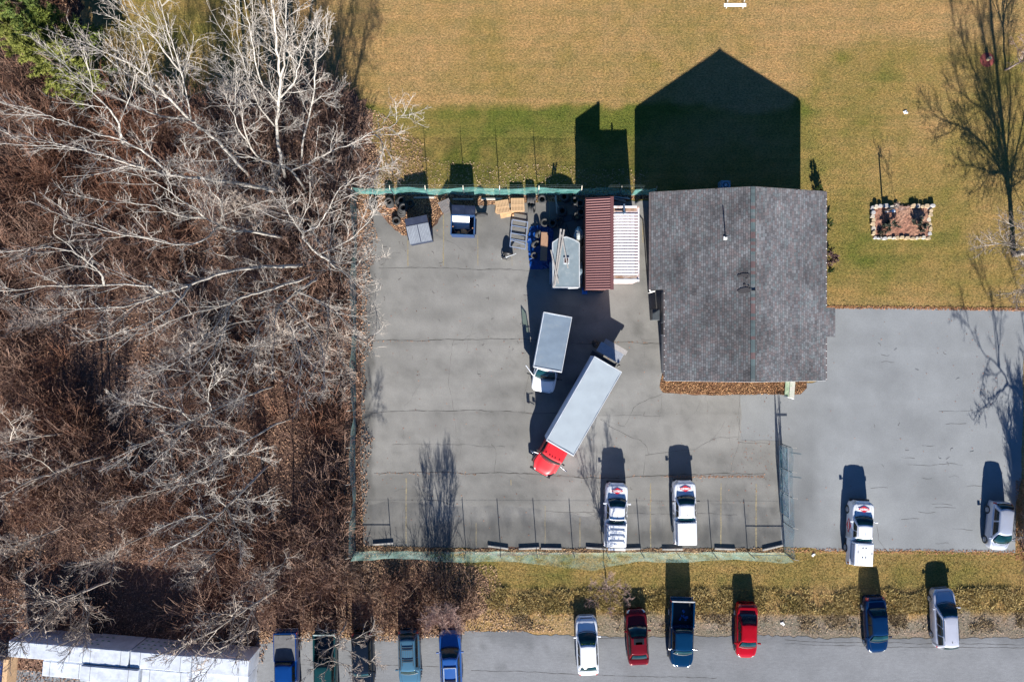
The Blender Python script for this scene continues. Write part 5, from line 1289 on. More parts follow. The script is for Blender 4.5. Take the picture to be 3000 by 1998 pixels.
# ------------------------------------------------------------------ flower bed, signs, bench
fx, fy, _ = P(2638, 652)
fb = thing('flower_bed', 'rectangular raised bed edged with pale stones and filled with red mulch on the lawn', 'flower bed', (fx, fy, 0))
hw, hh = 83/S_, 46/S_
mul = MB().grid([[(-hw+2*hw*i/24, -hh+2*hh*j/14, .10+.05*random.Random(i*31+j).random()) for i in range(25)] for j in range(15)])
M_mul = attr_mat('red_mulch', [(5., .35, .65, (.7, .7, .7), (1.3, 1.3, 1.3), None), (30., .4, .6, (.5, .45, .45), (1.6, 1.6, 1.5), None)], bmp=(30, 1, .04))
vs = np.array(mul.v); n_a = fbm(vs[:, 0], vs[:, 1], .9, 401)[:, None]; cc = np.array((.22, .085, .06))*(1-n_a)+np.array((.34, .22, .16))*n_a
npmesh('mulch', vs, np.array(mul.f), M_mul, cc, fb)
rs = random.Random(21); M_st = [pm('pale_stone', (.46, .41, .33), .9, var=.2, vs=4, bmp=.4), pm('tan_stone', (.42, .32, .20), .9, var=.2, vs=4, bmp=.4), pm('grey_stone', (.38, .37, .36), .9, var=.2, vs=4, bmp=.4)]
def stone(x, y, w, d, h, a):
    n = 7; pts = []
    for k in range(n):
        an = 2*math.pi*(k+.3*rs.random())/n; sq = 1/max(abs(math.cos(an)), abs(math.sin(an))); pts.append((w/2*math.cos(an)*min(sq, 1.25)*rs.uniform(.9, 1), d/2*math.sin(an)*min(sq, 1.25)*rs.uniform(.9, 1)))
    MB().prism(pts, 0, h, tops=[h*rs.uniform(.9, 1.05) for _ in pts]).build('border_stone', rs.choice(M_st), fb, bevel=.02, loc=(x, y, 0), rot=(0, 0, a))
x = -hw+.05
while x < hw:
    w = rs.uniform(.20, .55); stone(x+w/2, -hh+rs.uniform(-.05, .05), w*1.02, rs.uniform(.20, .34), rs.uniform(.15, .26), rs.uniform(-.12, .12)); x += w
x = -hw+.05
while x < hw:
    w = rs.uniform(.34, .55)
    if not (-.4 < x < 1.2) or rs.random() < .4: stone(x+w/2, hh+rs.uniform(-.06, .06), w*1.0, rs.uniform(.24, .42), rs.uniform(.2, .3), rs.uniform(-.2, .2))
    x += w
for s in (-1, 1):
    y = -hh+.2
    while y < hh-.15:
        w = rs.uniform(.30, .52); stone(s*hw+rs.uniform(-.06, .06), y+w/2, rs.uniform(.26, .46), w*1.02, rs.uniform(.14, .28), rs.uniform(-.25, .25)); y += w
px_, py_, _ = P(2587, 620)
o = MB().tube([(0, 0, 0), (0, 0, 2.0)], [.075, .06], 10).lathe([(.001, 2.06), (.08, 2.03), (.08, 2.0)], 10).build('wooden_post', pm('dark_post', (.06, .06, .06), .7), None, loc=(px_, py_, 0)); tag(o, 'dark slim post standing at the northwest corner of the flower bed', 'post')
px_, py_, _ = P(2613, 620); o = MB().box((0, 0, .25), (.26, .24, .03), .2).beam((-.7, -.1, .2), (0, 0, .24), .05, .03).build('white_sign', M_white, None, loc=(px_, py_, 0)); tag(o, 'small white square sign on a stick among the mulch of the flower bed', 'sign')
px_, py_, _ = P(2652, 329); o = MB().box((0, 0, .04), (.3, .25, .06), .5, .7).box((.1, -.1, .08), (.15, .12, .06), .2).build('litter', M_white, None, loc=(px_, py_, 0)); tag(o, 'scrap of white litter on the lawn north of the flower bed', 'litter')
px_, py_, _ = P(2382, 1625); o = MB().box((0, 0, .04), (.25, .2, .06), .9, .7).box((.08, .06, .07), (.12, .12, .05), .2).build('litter', M_white, None, loc=(px_, py_, 0)); tag(o, 'scrap of white litter on the grass just outside the southeast fence corner', 'litter')
px_, py_, _ = P(2291, 1824); o = MB().box((0, 0, .04), (.3, .2, .06), .3, .7).box((.12, -.12, .05), (.2, .12, .05), .8).build('litter', M_white, None, loc=(px_, py_, 0)); tag(o, 'scrap of white litter on the dirt verge east of the bright red sedan', 'litter')
# picnic table cut by the top edge
px_, py_, _ = P(2158, -12, .6)
pt = thing('picnic_table', 'white slatted picnic table on the lawn, cut by the top edge of the photo', 'table', (px_, py_, 0))
for k in range(4): MB().box((-.02, -.23+k*.155, .76), (1.88, .14, .04)).build('table_board', M_white, pt)
for s in (-1, 1):
    for k in range(2): MB().box((-.08 if s < 0 else 0, s*.72+(k-.5)*.135, .45), (1.86, .125, .04)).build('bench_board', M_white, pt)
    MB().beam((s*.7, -.80, .02), (s*.7, -.1, .74), .07, .07).beam((s*.7, .80, .02), (s*.7, .1, .74), .07, .07).beam((s*.7, -.85, .41), (s*.7, .85, .41), .06, .06).build('leg_frame', M_greywood, pt)

# ------------------------------------------------------------------ wrapped lumber bundles in the lower left corner
M_wrap = pm('white_wrap', (.52, .56, .63), .4, var=.16, vs=1.2, dirt=(.36, .38, .42), dscale=.8, bmp=.35, bs=3, coat=.3)
M_wrapg = pm('green_wrap_print', (.03, .20, .12), .5)
bx0, by0, _ = P(763, 1893); angb = R(-4.9)
ux = Vector((-math.cos(angb), -math.sin(angb), 0)); uy = Vector((math.sin(angb), -math.cos(angb), 0))
def bundle(u0, u1, v0, v1, h0, h1, label, prints=0):
    c = Vector((bx0, by0, 0))+ux*((u0+u1)/2)+uy*((v0+v1)/2)
    t = thing('wrapped_lumber_bundle', label, 'lumber bundle', (c.x, c.y, h0), angb, 'white wrapped bundles at the road corner')
    w, d, h = u1-u0-.04, v1-v0-.04, h1-h0; nx_, ny_ = 16, 8
    m = MB().box((0, 0, h/2), (w, d, h)); m.build('wrap', M_wrap, t, bevel=.05)
    rs = random.Random(int(u0*10+v0)); rows = []
    for i in range(nx_+1):
        rows.append([(-w/2+.06+(w-.12)*i/nx_, -d/2+.06+(d-.12)*j/ny_, h+.006+.022*rs.random()) for j in range(ny_+1)])
    MB().grid([r_[::-1] for r_ in rows]).build('top_sheet', M_wrap, t, True)
    for s in (-.33, .33): MB().box((s*w, 0, h+.03), (.025, d*.98, .006)).build('strap', M_black, t)
    for k in range(prints):
        a_ = -w/2+.3+(k % (prints//3+1))*.5; z_ = h*(.25+.25*(k//(prints//3+1)))
        if a_ < w/2-.2: MB().box((a_, d/2+.006, z_), (.20, .012, .12)).build('green_print', M_wrapg, t)
    return t
bundle(0, 4.6, 0, 1.45, .0, 2.45, 'long white wrapped lumber bundle at the east end of the stack, nearest the road')
bundle(4.62, 9.6, .02, 1.4, .0, 2.55, 'white wrapped lumber bundle with green marks on its shaded face', 18)
bundle(9.65, 13.4, .0, 1.4, .0, 2.6, 'white wrapped lumber bundle behind the raised bundle', 8)
bundle(13.45, 19.5, .05, 1.4, .0, 2.5, 'westmost white wrapped lumber bundle of the back row')
bundle(.05, 4.7, 1.5, 2.9, .0, 2.1, 'white wrapped lumber bundle in the front row at the east end')
bundle(4.75, 8.6, 1.42, 2.8, .0, 2.42, 'white wrapped lumber bundle in the middle of the front row')
bundle(8.7, 13.4, 1.42, 2.75, .0, 2.72, 'raised white wrapped lumber bundle standing higher than its neighbours')
bundle(13.5, 17.2, 1.9, 3.2, .0, 1.6, 'low white wrapped lumber bundle at the far west front')
bundle(.1, 4.7, 2.95, 4.3, .0, 1.9, 'low white wrapped lumber bundle by the bottom edge at the east end')
bundle(4.8, 13.2, 2.95+.05, 4.3, .0, 2.2, 'long white wrapped lumber bundle along the bottom edge of the photo', 0)
x, y, _ = P(-14, 1985, 1.2)
bl = thing('tarp_covered_stack', 'blue and tan covered stack at the lower left corner of the photo', 'stack', (x, y, 0), angb)
MB().box((0, 0, .7), (1.0, 3.2, 1.4)).build('blue_cover', M_tarp, bl, bevel=.05)
MB().box((.75, .1, .6), (.4, 3.0, 1.2)).build('lumber', M_wood, bl, bevel=.02)

# ------------------------------------------------------------------ plants: vectorised twig growth
def prisms(P0, P1, R0, R1, sides=3):
    d = P1-P0; L = np.linalg.norm(d, axis=1, keepdims=True)+1e-9; d = d/L
    ref = np.where(np.abs(d[:, 2:3]) < .9, np.array([[0, 0, 1.]]), np.array([[1., 0, 0]]))
    x = np.cross(d, ref); x /= np.linalg.norm(x, axis=1, keepdims=True)+1e-9; y = np.cross(d, x)
    N = len(P0); V = np.zeros((N, 2*sides, 3))
    for k in range(sides):
        a = 2*math.pi*k/sides; o = x*math.cos(a)+y*math.sin(a)
        V[:, k] = P0+o*R0[:, None]; V[:, sides+k] = P1+o*R1[:, None]
    base = (np.arange(N)*2*sides)[:, None]
    Fq = np.concatenate([base+np.array([[k, (k+1) % sides, sides+(k+1) % sides, sides+k]]) for k in range(sides)], 0)
    return V.reshape(-1, 3), Fq
def norm(v): return v/(np.linalg.norm(v, axis=-1, keepdims=True)+1e-9)
def grow(st, dr, ln, K, wander, up, rng):
    N = len(st); pts = np.zeros((N, K+1, 3)); pts[:, 0] = st; d = norm(dr)
    for k in range(K):
        d = norm(d+rng.randn(N, 3)*wander+np.array([0, 0, up])); pts[:, k+1] = pts[:, k]+d*(ln/K)[:, None]
    return pts
def spawn(pts, ln, M, tmin, ang, ratio, rng, angsd=.2):
    N, K1, _ = pts.shape; K = K1-1
    t = tmin+(1-tmin)*(np.arange(M)[None]+rng.rand(N, M))/M; s = t*K; i = np.minimum(s.astype(int), K-1); f = (s-i)[..., None]
    n = np.arange(N)[:, None]; a = pts[n, i]; b = pts[n, i+1]; pos = a+(b-a)*f; d = norm(b-a)
    p = norm(np.cross(d, rng.randn(N, M, 3))); an = (ang+rng.randn(N, M)*angsd)[..., None]
    nd = d*np.cos(an)+p*np.sin(an); l = ln[:, None]*ratio*(1-.45*t)*(.6+.8*rng.rand(N, M))
    return pos.reshape(-1, 3), nd.reshape(-1, 3), l.reshape(-1)
def segs(pts, r0, r1):
    N, K1, _ = pts.shape; K = K1-1; a = pts[:, :-1].reshape(-1, 3); b = pts[:, 1:].reshape(-1, 3)
    t0 = np.tile(np.arange(K)/K, N); t1 = np.tile((np.arange(K)+1)/K, N)
    r0 = np.repeat(np.broadcast_to(r0, (N,)), K); r1 = np.repeat(np.broadcast_to(r1, (N,)), K)
    return a, b, r0+(r1-r0)*t0, r0+(r1-r0)*t1
def smooth(pts, n=4):
    P_ = [np.array(p, float) for p in pts]; P_ = [2*P_[0]-P_[1]]+P_+[2*P_[-1]-P_[-2]]; out = []
    for i in range(1, len(P_)-2):
        for k in range(n):
            t = k/n; out.append(.5*((2*P_[i])+(-P_[i-1]+P_[i+1])*t+(2*P_[i-1]-5*P_[i]+4*P_[i+1]-P_[i+2])*t*t+(-P_[i-1]+3*P_[i]-3*P_[i+1]+P_[i+2])*t**3))
    out.append(P_[-2]); return np.array(out)
M_bark = attr_mat('pale_bark', [(2., .35, .65, (.75, .74, .72), (1.15, 1.15, 1.15), None), (14., .35, .65, (.8, .8, .8), (1.2, 1.2, 1.2), None)], rough=.85, bmp=(20, .6, .02))
TONE = {'pale': ((.33, .31, .285), (.27, .24, .215)), 'mid': ((.33, .295, .26), (.27, .215, .18)), 'grey': ((.25, .225, .205), (.235, .19, .16)), 'red': ((.24, .19, .17), (.33, .22, .19)), 'dark': ((.16, .14, .13), (.22, .18, .16))}
def tree(label, limbs, seed, tone='pale', r=.16, dens=1.0, l1=2.8, up=.05, wander=.085, ground=False, ang=.66, rt=(.020, .0115, .0085), loc=None, name='bare_tree', group=None, tmin=.35, l3=4, lf=.40):
    """limbs: polylines of (px, py, z); the first is the trunk"""
    rng = np.random.RandomState(seed); G = (lambda a, b, z: (P(a, b)[0], P(a, b)[1], z)) if ground else P
    W_ = [smooth([G(*q) for q in l], 4) for l in limbs]
    base = W_[0][0]; t = thing(name, label, 'tree' if 'shrub' not in name else 'shrub', tuple(base), 0, group); off = -np.array(base)
    c0, c1 = TONE[tone]; A = []; 
    for i, w in enumerate(W_):
        n = len(w); w = w+np.concatenate([np.zeros((1, 3)), rng.randn(n-1, 3)*.035]); 
        if i == 0: ra = r*.70; rb = r*.26
        else:
            # start radius follows the closest trunk radius
            ra = r*lf*.9; rb = r*.08
        rad = [ra+(rb-ra)*(k/(n-1))**.8 for k in range(n)]
        m = MB().tube([tuple(p+off) for p in w], rad, 7)
        me = m.mesh('x', M_bark, True); nm = 'trunk' if i == 0 else 'limb'; me.name = nm
        at = me.color_attributes.new('Col', 'FLOAT_COLOR', 'POINT'); cc = np.ones((len(me.vertices), 4), np.float32); cc[:, :3] = np.array(c0)*(.85+.3*rng.rand()); at.data.foreach_set('color', cc.ravel())
        o = bpy.data.objects.new(nm, me); COL.objects.link(o); o.parent = t
        # level-1 children along this limb
        d = np.diff(w, axis=0); sl_ = np.linalg.norm(d, axis=1); Lw = sl_.sum(); cum = np.concatenate([[0], np.cumsum(sl_)])/Lw
        M_ = max(3, int(Lw*1.25*dens)); tm = tmin if i == 0 else .12
        ts = tm+(1-tm)*(np.arange(M_)+rng.rand(M_))/M_
        for q in ts:
            j = min(np.searchsorted(cum, q)-1, n-2); j = max(j, 0); f = (q-cum[j])/(cum[j+1]-cum[j]+1e-9); pos = w[j]+(w[j+1]-w[j])*f
            dd = d[j]/sl_[j]; pr = np.cross(dd, rng.randn(3)); pr /= np.linalg.norm(pr)+1e-9; an = ang+rng.randn()*.2
            A.append((pos, dd*math.cos(an)+pr*math.sin(an), l1*(1.15-.55*q)*(.6+.8*rng.rand())))
        # leader continues past the end
        A.append((w[-1], d[-1], l1*.8)); A.append((w[-1], d[-1]+rng.randn(3)*.2, l1*.7))
    st = np.array([a[0] for a in A]); dr = np.array([a[1] for a in A]); ln = np.array([a[2] for a in A])
    p1 = grow(st, dr, ln, 6, wander, up, rng); S = [segs(p1, rt[0]*np.clip(ln/l1, .5, 1.4), rt[1])]; 
    s2, d2, l2 = spawn(p1, ln, 7, .15, .68, .55, rng, .3); p2 = grow(s2, d2, l2, 4, wander*2.0, up*1.5, rng); S.append(segs(p2, rt[1], rt[2]))
    s3, d3, l3_ = spawn(p2, l2, l3, .15, .7, .55, rng); p3 = grow(s3, d3, l3_, 2, wander*1.5, up, rng); S.append(segs(p3, rt[2], rt[2]*.7))
    V = []; Fq = []; C = []; nv = 0
    for lev, (a, b, ra, rb) in enumerate(S):
        v, f = prisms(a+off, b+off, ra, rb, 4 if lev == 0 else 3); V.append(v); Fq.append(f+nv); nv += len(v)
        per = 8 if lev == 0 else 6; base_c = np.array(c0)*(1-lev*.5)+np.array(c1)*(lev*.5)
        C.append(np.repeat(base_c[None]*(.7+.6*rng.rand(len(a), 1)), per, 0))
    o = npmesh('twigs', np.concatenate(V), np.concatenate(Fq), M_vcol, np.concatenate(C), t); o['kind'] = 'stuff'
    return t

tree('tall pale tree whose trunk bends far west to the left edge of the photo', [[(905, 775, 0), (845, 781, 4), (755, 783, 7), (654, 799, 9.5), (560, 835, 11), (472, 860, 12.5)],
     [(472, 860, 12.5), (420, 835, 14), (300, 836, 16), (150, 838, 18), (20, 850, 19.5)], [(304, 836, 16), (300, 812, 16.5), (280, 785, 17), (234, 752, 18), (187, 731, 18.5), (117, 720, 19)],
     [(472, 860, 12.5), (400, 890, 14), (320, 900, 15.5), (240, 905, 17)], [(560, 835, 11), (500, 905, 13), (420, 950, 14.5), (330, 985, 16)]], 1, r=.24)
tree('large pale tree with a trunk running left under the northern crowns', [[(815, 560, 0), (770, 551, 5), (680, 535, 9), (584, 523, 12), (500, 515, 13), (440, 500, 14)],
     [(500, 515, 13), (430, 450, 15), (350, 410, 17), (290, 395, 18), (200, 360, 19), (130, 340, 20)], [(440, 500, 14), (380, 480, 15.5), (300, 455, 17), (200, 430, 18), (115, 430, 19)], [(360, 420, 16.5), (340, 350, 18), (300, 300, 19), (210, 215, 20)]], 2, r=.24)
tree('pale tree leaning toward the upper left with limbs over the grass clearing', [[(740, 530, 0), (654, 430, 6), (600, 385, 9), (558, 351, 11), (500, 290, 13), (446, 239, 15), (400, 200, 16.5), (319, 160, 18)],
     [(558, 351, 11), (556, 330, 12), (545, 270, 13.5), (530, 210, 15), (500, 120, 18), (470, 20, 20)], [(446, 239, 15), (430, 180, 16), (410, 110, 17.5), (375, 50, 19)], [(500, 290, 13), (420, 250, 15), (340, 190, 17), (280, 150, 18)], [(530, 210, 15), (480, 150, 17), (400, 30, 19)],
     [(558, 351, 11), (470, 340, 13), (400, 310, 15), (300, 270, 17)]], 3, r=.20)
tree('pale tree with two leaders spreading from the middle of the crowns', [[(850, 700, 0), (799, 691, 3), (745, 680, 6), (691, 677, 8), (645, 659, 10), (603, 640, 11.5)],
     [(603, 640, 11.5), (570, 610, 13), (537, 589, 14), (480, 550, 15.5), (420, 519, 17)], [(645, 659, 10), (600, 700, 12), (540, 718, 13), (430, 700, 15), (330, 680, 16.5), (210, 650, 18)], [(645, 659, 10), (650, 600, 12), (620, 560, 14), (590, 510, 15)], [(603, 640, 11.5), (520, 630, 13), (430, 600, 15), (300, 590, 17)]], 4, r=.2)
tree('pale tree bending southwest below the long westward trunk', [[(925, 800, 0), (873, 822, 3), (800, 845, 6), (747, 860, 8), (700, 875, 9.5), (673, 897, 11)],
     [(673, 897, 11), (650, 930, 12.5), (631, 958, 13.5), (570, 1010, 15), (505, 1070, 16)], [(700, 875, 9.5), (640, 900, 11), (560, 920, 13), (480, 950, 14)], [(673, 897, 11), (660, 960, 12.5), (620, 1040, 14), (580, 1100, 15)]], 5, r=.2)
tree('pale tree fanning southward next to the west fence', [[(940, 800, 0), (915, 827, 3), (869, 855, 6), (830, 885, 8), (817, 897, 9)],
     [(817, 897, 9), (806, 930, 10.5), (803, 981, 12), (800, 1060, 14)], [(830, 885, 8), (860, 900, 9), (900, 950, 11), (940, 1020, 13), (950, 1090, 14)], [(869, 855, 6), (930, 880, 8), (1000, 930, 10), (1060, 990, 12)], [(817, 897, 9), (850, 960, 11), (880, 1040, 13), (880, 1120, 14)], [(817, 897, 9), (760, 960, 11), (740, 1040, 13), (720, 1110, 14)]], 6, r=.19)
tree('pale tree with a crooked limb reaching over the northwest fence corner', [[(985, 790, 0), (967, 766, 3), (935, 745, 5), (915, 729, 6.5), (890, 700, 8), (887, 682, 9)],
     [(887, 682, 9), (910, 670, 9.5), (934, 659, 10), (962, 617, 11), (995, 551, 12), (1050, 520, 13), (1100, 500, 14)], [(887, 682, 9), (860, 650, 11), (840, 610, 13)], [(967, 766, 3), (1000, 770, 5), (1050, 765, 8), (1110, 758, 10)], [(935, 745, 5), (990, 720, 8), (1040, 690, 10), (1090, 640, 12)], [(967, 766, 3), (1010, 800, 6), (1060, 850, 9), (1100, 900, 10)]], 7, r=.18)
tree('upright white barked tree reaching the top edge near the lawn clearing', [[(835, 520, 0), (818, 440, 4), (812, 373, 8), (815, 300, 11), (822, 230, 13), (812, 150, 15), (805, 60, 18), (790, -40, 20)],
     [(812, 373, 8), (780, 340, 10), (745, 280, 13), (720, 210, 15), (700, 120, 17), (690, 20, 19)], [(822, 230, 13), (835, 150, 15), (840, 60, 18), (838, -20, 20)], [(815, 300, 11), (760, 230, 14), (740, 120, 17), (720, 30, 19)], [(815, 300, 11), (860, 240, 13), (880, 180, 14.5), (905, 110, 16)]], 8, r=.2)
tree('slim pale tree on the lawn side of the crowns at the top', [[(880, 490, 0), (891, 405, 5), (915, 300, 9), (922, 230, 11), (924, 180, 12.5), (930, 100, 15)],
     [(924, 180, 12.5), (955, 150, 13.5), (965, 110, 14.5)], [(915, 300, 9), (945, 285, 10), (975, 290, 11)]], 9, r=.12, l1=1.8)
tree('pale tree with a long limb stretching east over the green lawn strip', [[(900, 570, 0), (853, 500, 4), (800, 480, 7), (760, 465, 9), (730, 420, 11), (710, 360, 13)],
     [(760, 465, 9), (700, 460, 11), (650, 470, 12.5), (590, 470, 14)], [(853, 500, 4), (900, 480, 7), (960, 450, 9), (1030, 420, 11), (1090, 390, 12), (1150, 370, 13), (1175, 340, 14)], [(1100, 395, 12), (1120, 420, 12.5), (1115, 480, 13)], [(730, 420, 11), (690, 360, 13), (690, 300, 14)]], 10, r=.17)
tree('rounded pale crown in the middle of the woods, half way down', [[(800, 1130, 0), (750, 1150, 4), (691, 1173, 7), (620, 1205, 9), (560, 1233, 11)],
     [(560, 1233, 11), (500, 1265, 13), (440, 1290, 14), (370, 1335, 15)], [(620, 1205, 9), (610, 1160, 11), (625, 1100, 12.5)], [(560, 1233, 11), (520, 1200, 12.5), (440, 1190, 14), (380, 1180, 15)], [(620, 1205, 9), (640, 1260, 10.5), (650, 1320, 12)], [(560, 1233, 11), (510, 1300, 13), (460, 1340, 14)]], 11, r=.15, dens=1.5, l1=2.2, tone='pale')
tree('pale crown slanting down left just below the rounded crown', [[(850, 1225, 0), (771, 1261, 4), (700, 1310, 7), (654, 1341, 9), (580, 1380, 11), (514, 1411, 12.5)],
     [(700, 1310, 7), (650, 1320, 9), (590, 1350, 11), (530, 1385, 12)], [(654, 1341, 9), (700, 1330, 10), (760, 1340, 11)]], 12, r=.12, dens=1.4, l1=2.0)
tree('pale crown slanting to the lower left in the southern woods', [[(790, 1360, 0), (729, 1420, 4), (690, 1460, 6.5), (663, 1486, 8), (620, 1525, 10), (584, 1560, 11.5), (500, 1600, 13)],
     [(663, 1486, 8), (635, 1455, 9.5), (610, 1425, 11)], [(690, 1460, 6.5), (740, 1465, 8.5), (790, 1485, 10)], [(620, 1525, 10), (570, 1510, 11.5), (500, 1530, 13)], [(663, 1486, 8), (690, 1540, 10), (700, 1590, 11)]], 13, r=.15, dens=1.4, l1=2.0)
tree('thin tree lying almost flat leftward between the two slanting crowns', [[(690, 1385, 0), (600, 1410, 4), (537, 1420, 6), (440, 1445, 9), (346, 1467, 12)]], 14, r=.09, tone='mid', l1=1.8)
tree('grey tree leaning to the left edge in the lower woods', [[(330, 1330, 0), (234, 1355, 5), (160, 1385, 8), (93, 1406, 10), (0, 1453, 13)], [(160, 1385, 8), (120, 1350, 10), (60, 1330, 12)]], 15, r=.12, tone='mid', l1=2.0)
tree('grey tree at the left edge above the leaning grey tree', [[(200, 1265, 0), (110, 1280, 4), (30, 1292, 8), (-40, 1300, 11)], [(30, 1292, 8), (40, 1250, 10), (10, 1210, 12)]], 16, r=.11, tone='mid', l1=2.2)
tree('wide grey tree in front of the wrapped bundles at lower left', [[(340, 1690, 0), (238, 1736, 4), (183, 1766, 7), (140, 1800, 9), (102, 1838, 10), (20, 1900, 12)], [(183, 1766, 7), (120, 1760, 9), (30, 1780, 11)], [(238, 1736, 4), (260, 1800, 7), (230, 1870, 9)]], 17, r=.16, tone='grey', dens=1.7, l1=2.6, rt=(.035, .018, .012))
tree('grey tree spreading over the east end of the white bundles', [[(835, 1712, 0), (790, 1740, 2), (747, 1766, 4), (690, 1805, 6), (628, 1845, 8), (560, 1880, 9), (510, 1905, 10)], [(747, 1766, 4), (735, 1800, 5.5), (715, 1840, 7), (700, 1900, 9)], [(690, 1805, 6), (650, 1800, 7.5), (590, 1830, 9)], [(715, 1840, 7), (660, 1900, 9), (600, 1960, 11)]], 18, r=.15, tone='mid', dens=1.2, l1=2.2, rt=(.035, .018, .012))
tree('bare tree hanging over the dark green pickup and black wagon', [[(1016, 1812, 0), (1008, 1838, 2), (992, 1868, 4), (980, 1890, 5), (967, 1935, 6.5), (950, 1985, 8)], [(992, 1868, 4), (960, 1860, 5), (925, 1872, 6), (895, 1870, 6.5)], [(980, 1890, 5), (1010, 1880, 6), (1050, 1865, 6.5), (1085, 1862, 7)], [(967, 1935, 6.5), (930, 1950, 7.5), (890, 1985, 8.5)], [(980, 1890, 5), (1020, 1905, 6), (1070, 1930, 7), (1090, 1935, 7.5)], [(967, 1935, 6.5), (1000, 1940, 7), (1040, 1980, 8)]], 19, r=.11, tone='mid', dens=1.0, l1=1.5, rt=(.03, .015, .010))
tree('small reddish bare tree on the grass between white and maroon sedans', [[(1775, 1700, 0), (1778, 1710, 1.2), (1782, 1722, 2.2)]]+[[(1782, 1722, 2.2), (1782+28*math.cos(a)*1.0, 1722+8+24*math.sin(a), 3.2), (1782+58*math.cos(a+.2), 1722+14+46*math.sin(a+.2), 4.4)] for a in (0.2, 1.3, 2.4, 3.5, 4.5, 5.6)], 20, r=.085, tone='red', dens=1.6, l1=1.1, up=.1, rt=(.014, .008, .006), l3=5)
M_ = [[(1295+s*9, 1790+q*7, 0), (1295+s*22, 1800+q*14, 2), (1297+s*38, 1815+q*24, 4.2)] for s, q in ((-1, 0), (1, .3), (0, 1), (-.6, -.8), (.7, -.7), (-1.2, .8), (1.3, .9), (0, 0), (.4, -1.2))]
tree('dense reddish multi stemmed shrub leaning over the nose of the royal blue wagon', M_, 21, r=.05, tone='red', dens=2.2, l1=1.4, up=.12, rt=(.016, .010, .007), ang=.45, name='bare_shrub', tmin=.15, l3=5)
tree('bare tree at the right edge of the lawn, throwing a forked shadow', [[(2970, 745, 0), (2970, 744, 1.2), (2968, 742, 2.4), (2966, 742, 4), (2960, 740, 7), (2950, 735, 10)],
     [(2968, 742, 2.2), (2955, 740, 3.5), (2925, 738, 5), (2880, 736, 6.8), (2838, 735, 8.2)], [(2966, 742, 3.2), (2990, 740, 5), (3000, 735, 7.5), (3000, 730, 9)], [(2966, 742, 4), (2945, 745, 6), (2925, 740, 8), (2905, 735, 10)], [(2968, 742, 2.4), (3010, 745, 4), (3060, 740, 6)],
     [(2968, 742, 2.4), (2930, 755, 3.6), (2860, 735, 4.2), (2770, 742, 4.8)], [(2968, 744, 2.0), (2960, 800, 3.4), (2910, 850, 4.2), (2860, 870, 4.6)], [(2968, 744, 2.0), (2985, 810, 3.4), (2960, 880, 4.4)], [(2966, 742, 3), (2930, 700, 4.6), (2870, 660, 6)], [(2968, 744, 2.0), (2972, 775, 3), (2945, 800, 4), (2880, 800, 4.8)], [(2968, 744, 2.2), (2985, 790, 3.2), (2975, 850, 4.2), (2930, 900, 4.6)], [(2968, 744, 2.4), (2960, 720, 3.8), (2900, 700, 4.6), (2840, 690, 5)]], 22, r=.36, tone='grey', dens=2.3, l1=2.0, ground=True, rt=(.022, .013, .009), lf=.22)
tree('low tree at the right edge whose twisted shadow falls on the lot', [[(3075, 1480, 0), (3070, 1485, 2), (3050, 1495, 3.4), (3015, 1502, 4.2)], [(3015, 1502, 4.2), (2982, 1508, 4.6), (2960, 1510, 5.2), (2915, 1512, 5.8), (2876, 1510, 6.6)],
     [(2982, 1508, 4.6), (2950, 1520, 4.4), (2925, 1530, 4.2)], [(3050, 1495, 3.4), (3040, 1490, 6), (3020, 1480, 8.5)], [(2960, 1510, 5.2), (2958, 1500, 6.5), (2940, 1490, 8)], [(3070, 1485, 2), (3110, 1470, 5), (3130, 1460, 8)]], 23, r=.2, tone='grey', dens=1.0, l1=2.0, ground=True, rt=(.035, .018, .012), ang=.9, wander=.16)
tree('small purplish bare tree at the upper right edge of the lawn', [[(2945, 205, 0), (2948, 205, 1.5), (2955, 203, 3)], [(2948, 205, 1.5), (2925, 200, 3), (2895, 190, 4)], [(2948, 205, 1.5), (2975, 205, 3), (3000, 205, 5)], [(2955, 203, 3), (2960, 225, 4.5), (2965, 240, 5.5)]], 24, r=.14, tone='red', dens=2.6, l1=1.7, ground=True, rt=(.022, .013, .009), l3=5)
tree('thin young tree in the middle of the north edge of the flower bed', [[(2636, 618, 0), (2637, 616, 1.0), (2638, 614, 1.9)], [(2637, 616, .8), (2630, 612, 1.6), (2626, 606, 2.2)], [(2637, 616, .8), (2645, 614, 1.6), (2648, 608, 2.2)]], 25, r=.02, tone='red', dens=1.3, l1=.6, rt=(.008, .006, .005), ang=.5)
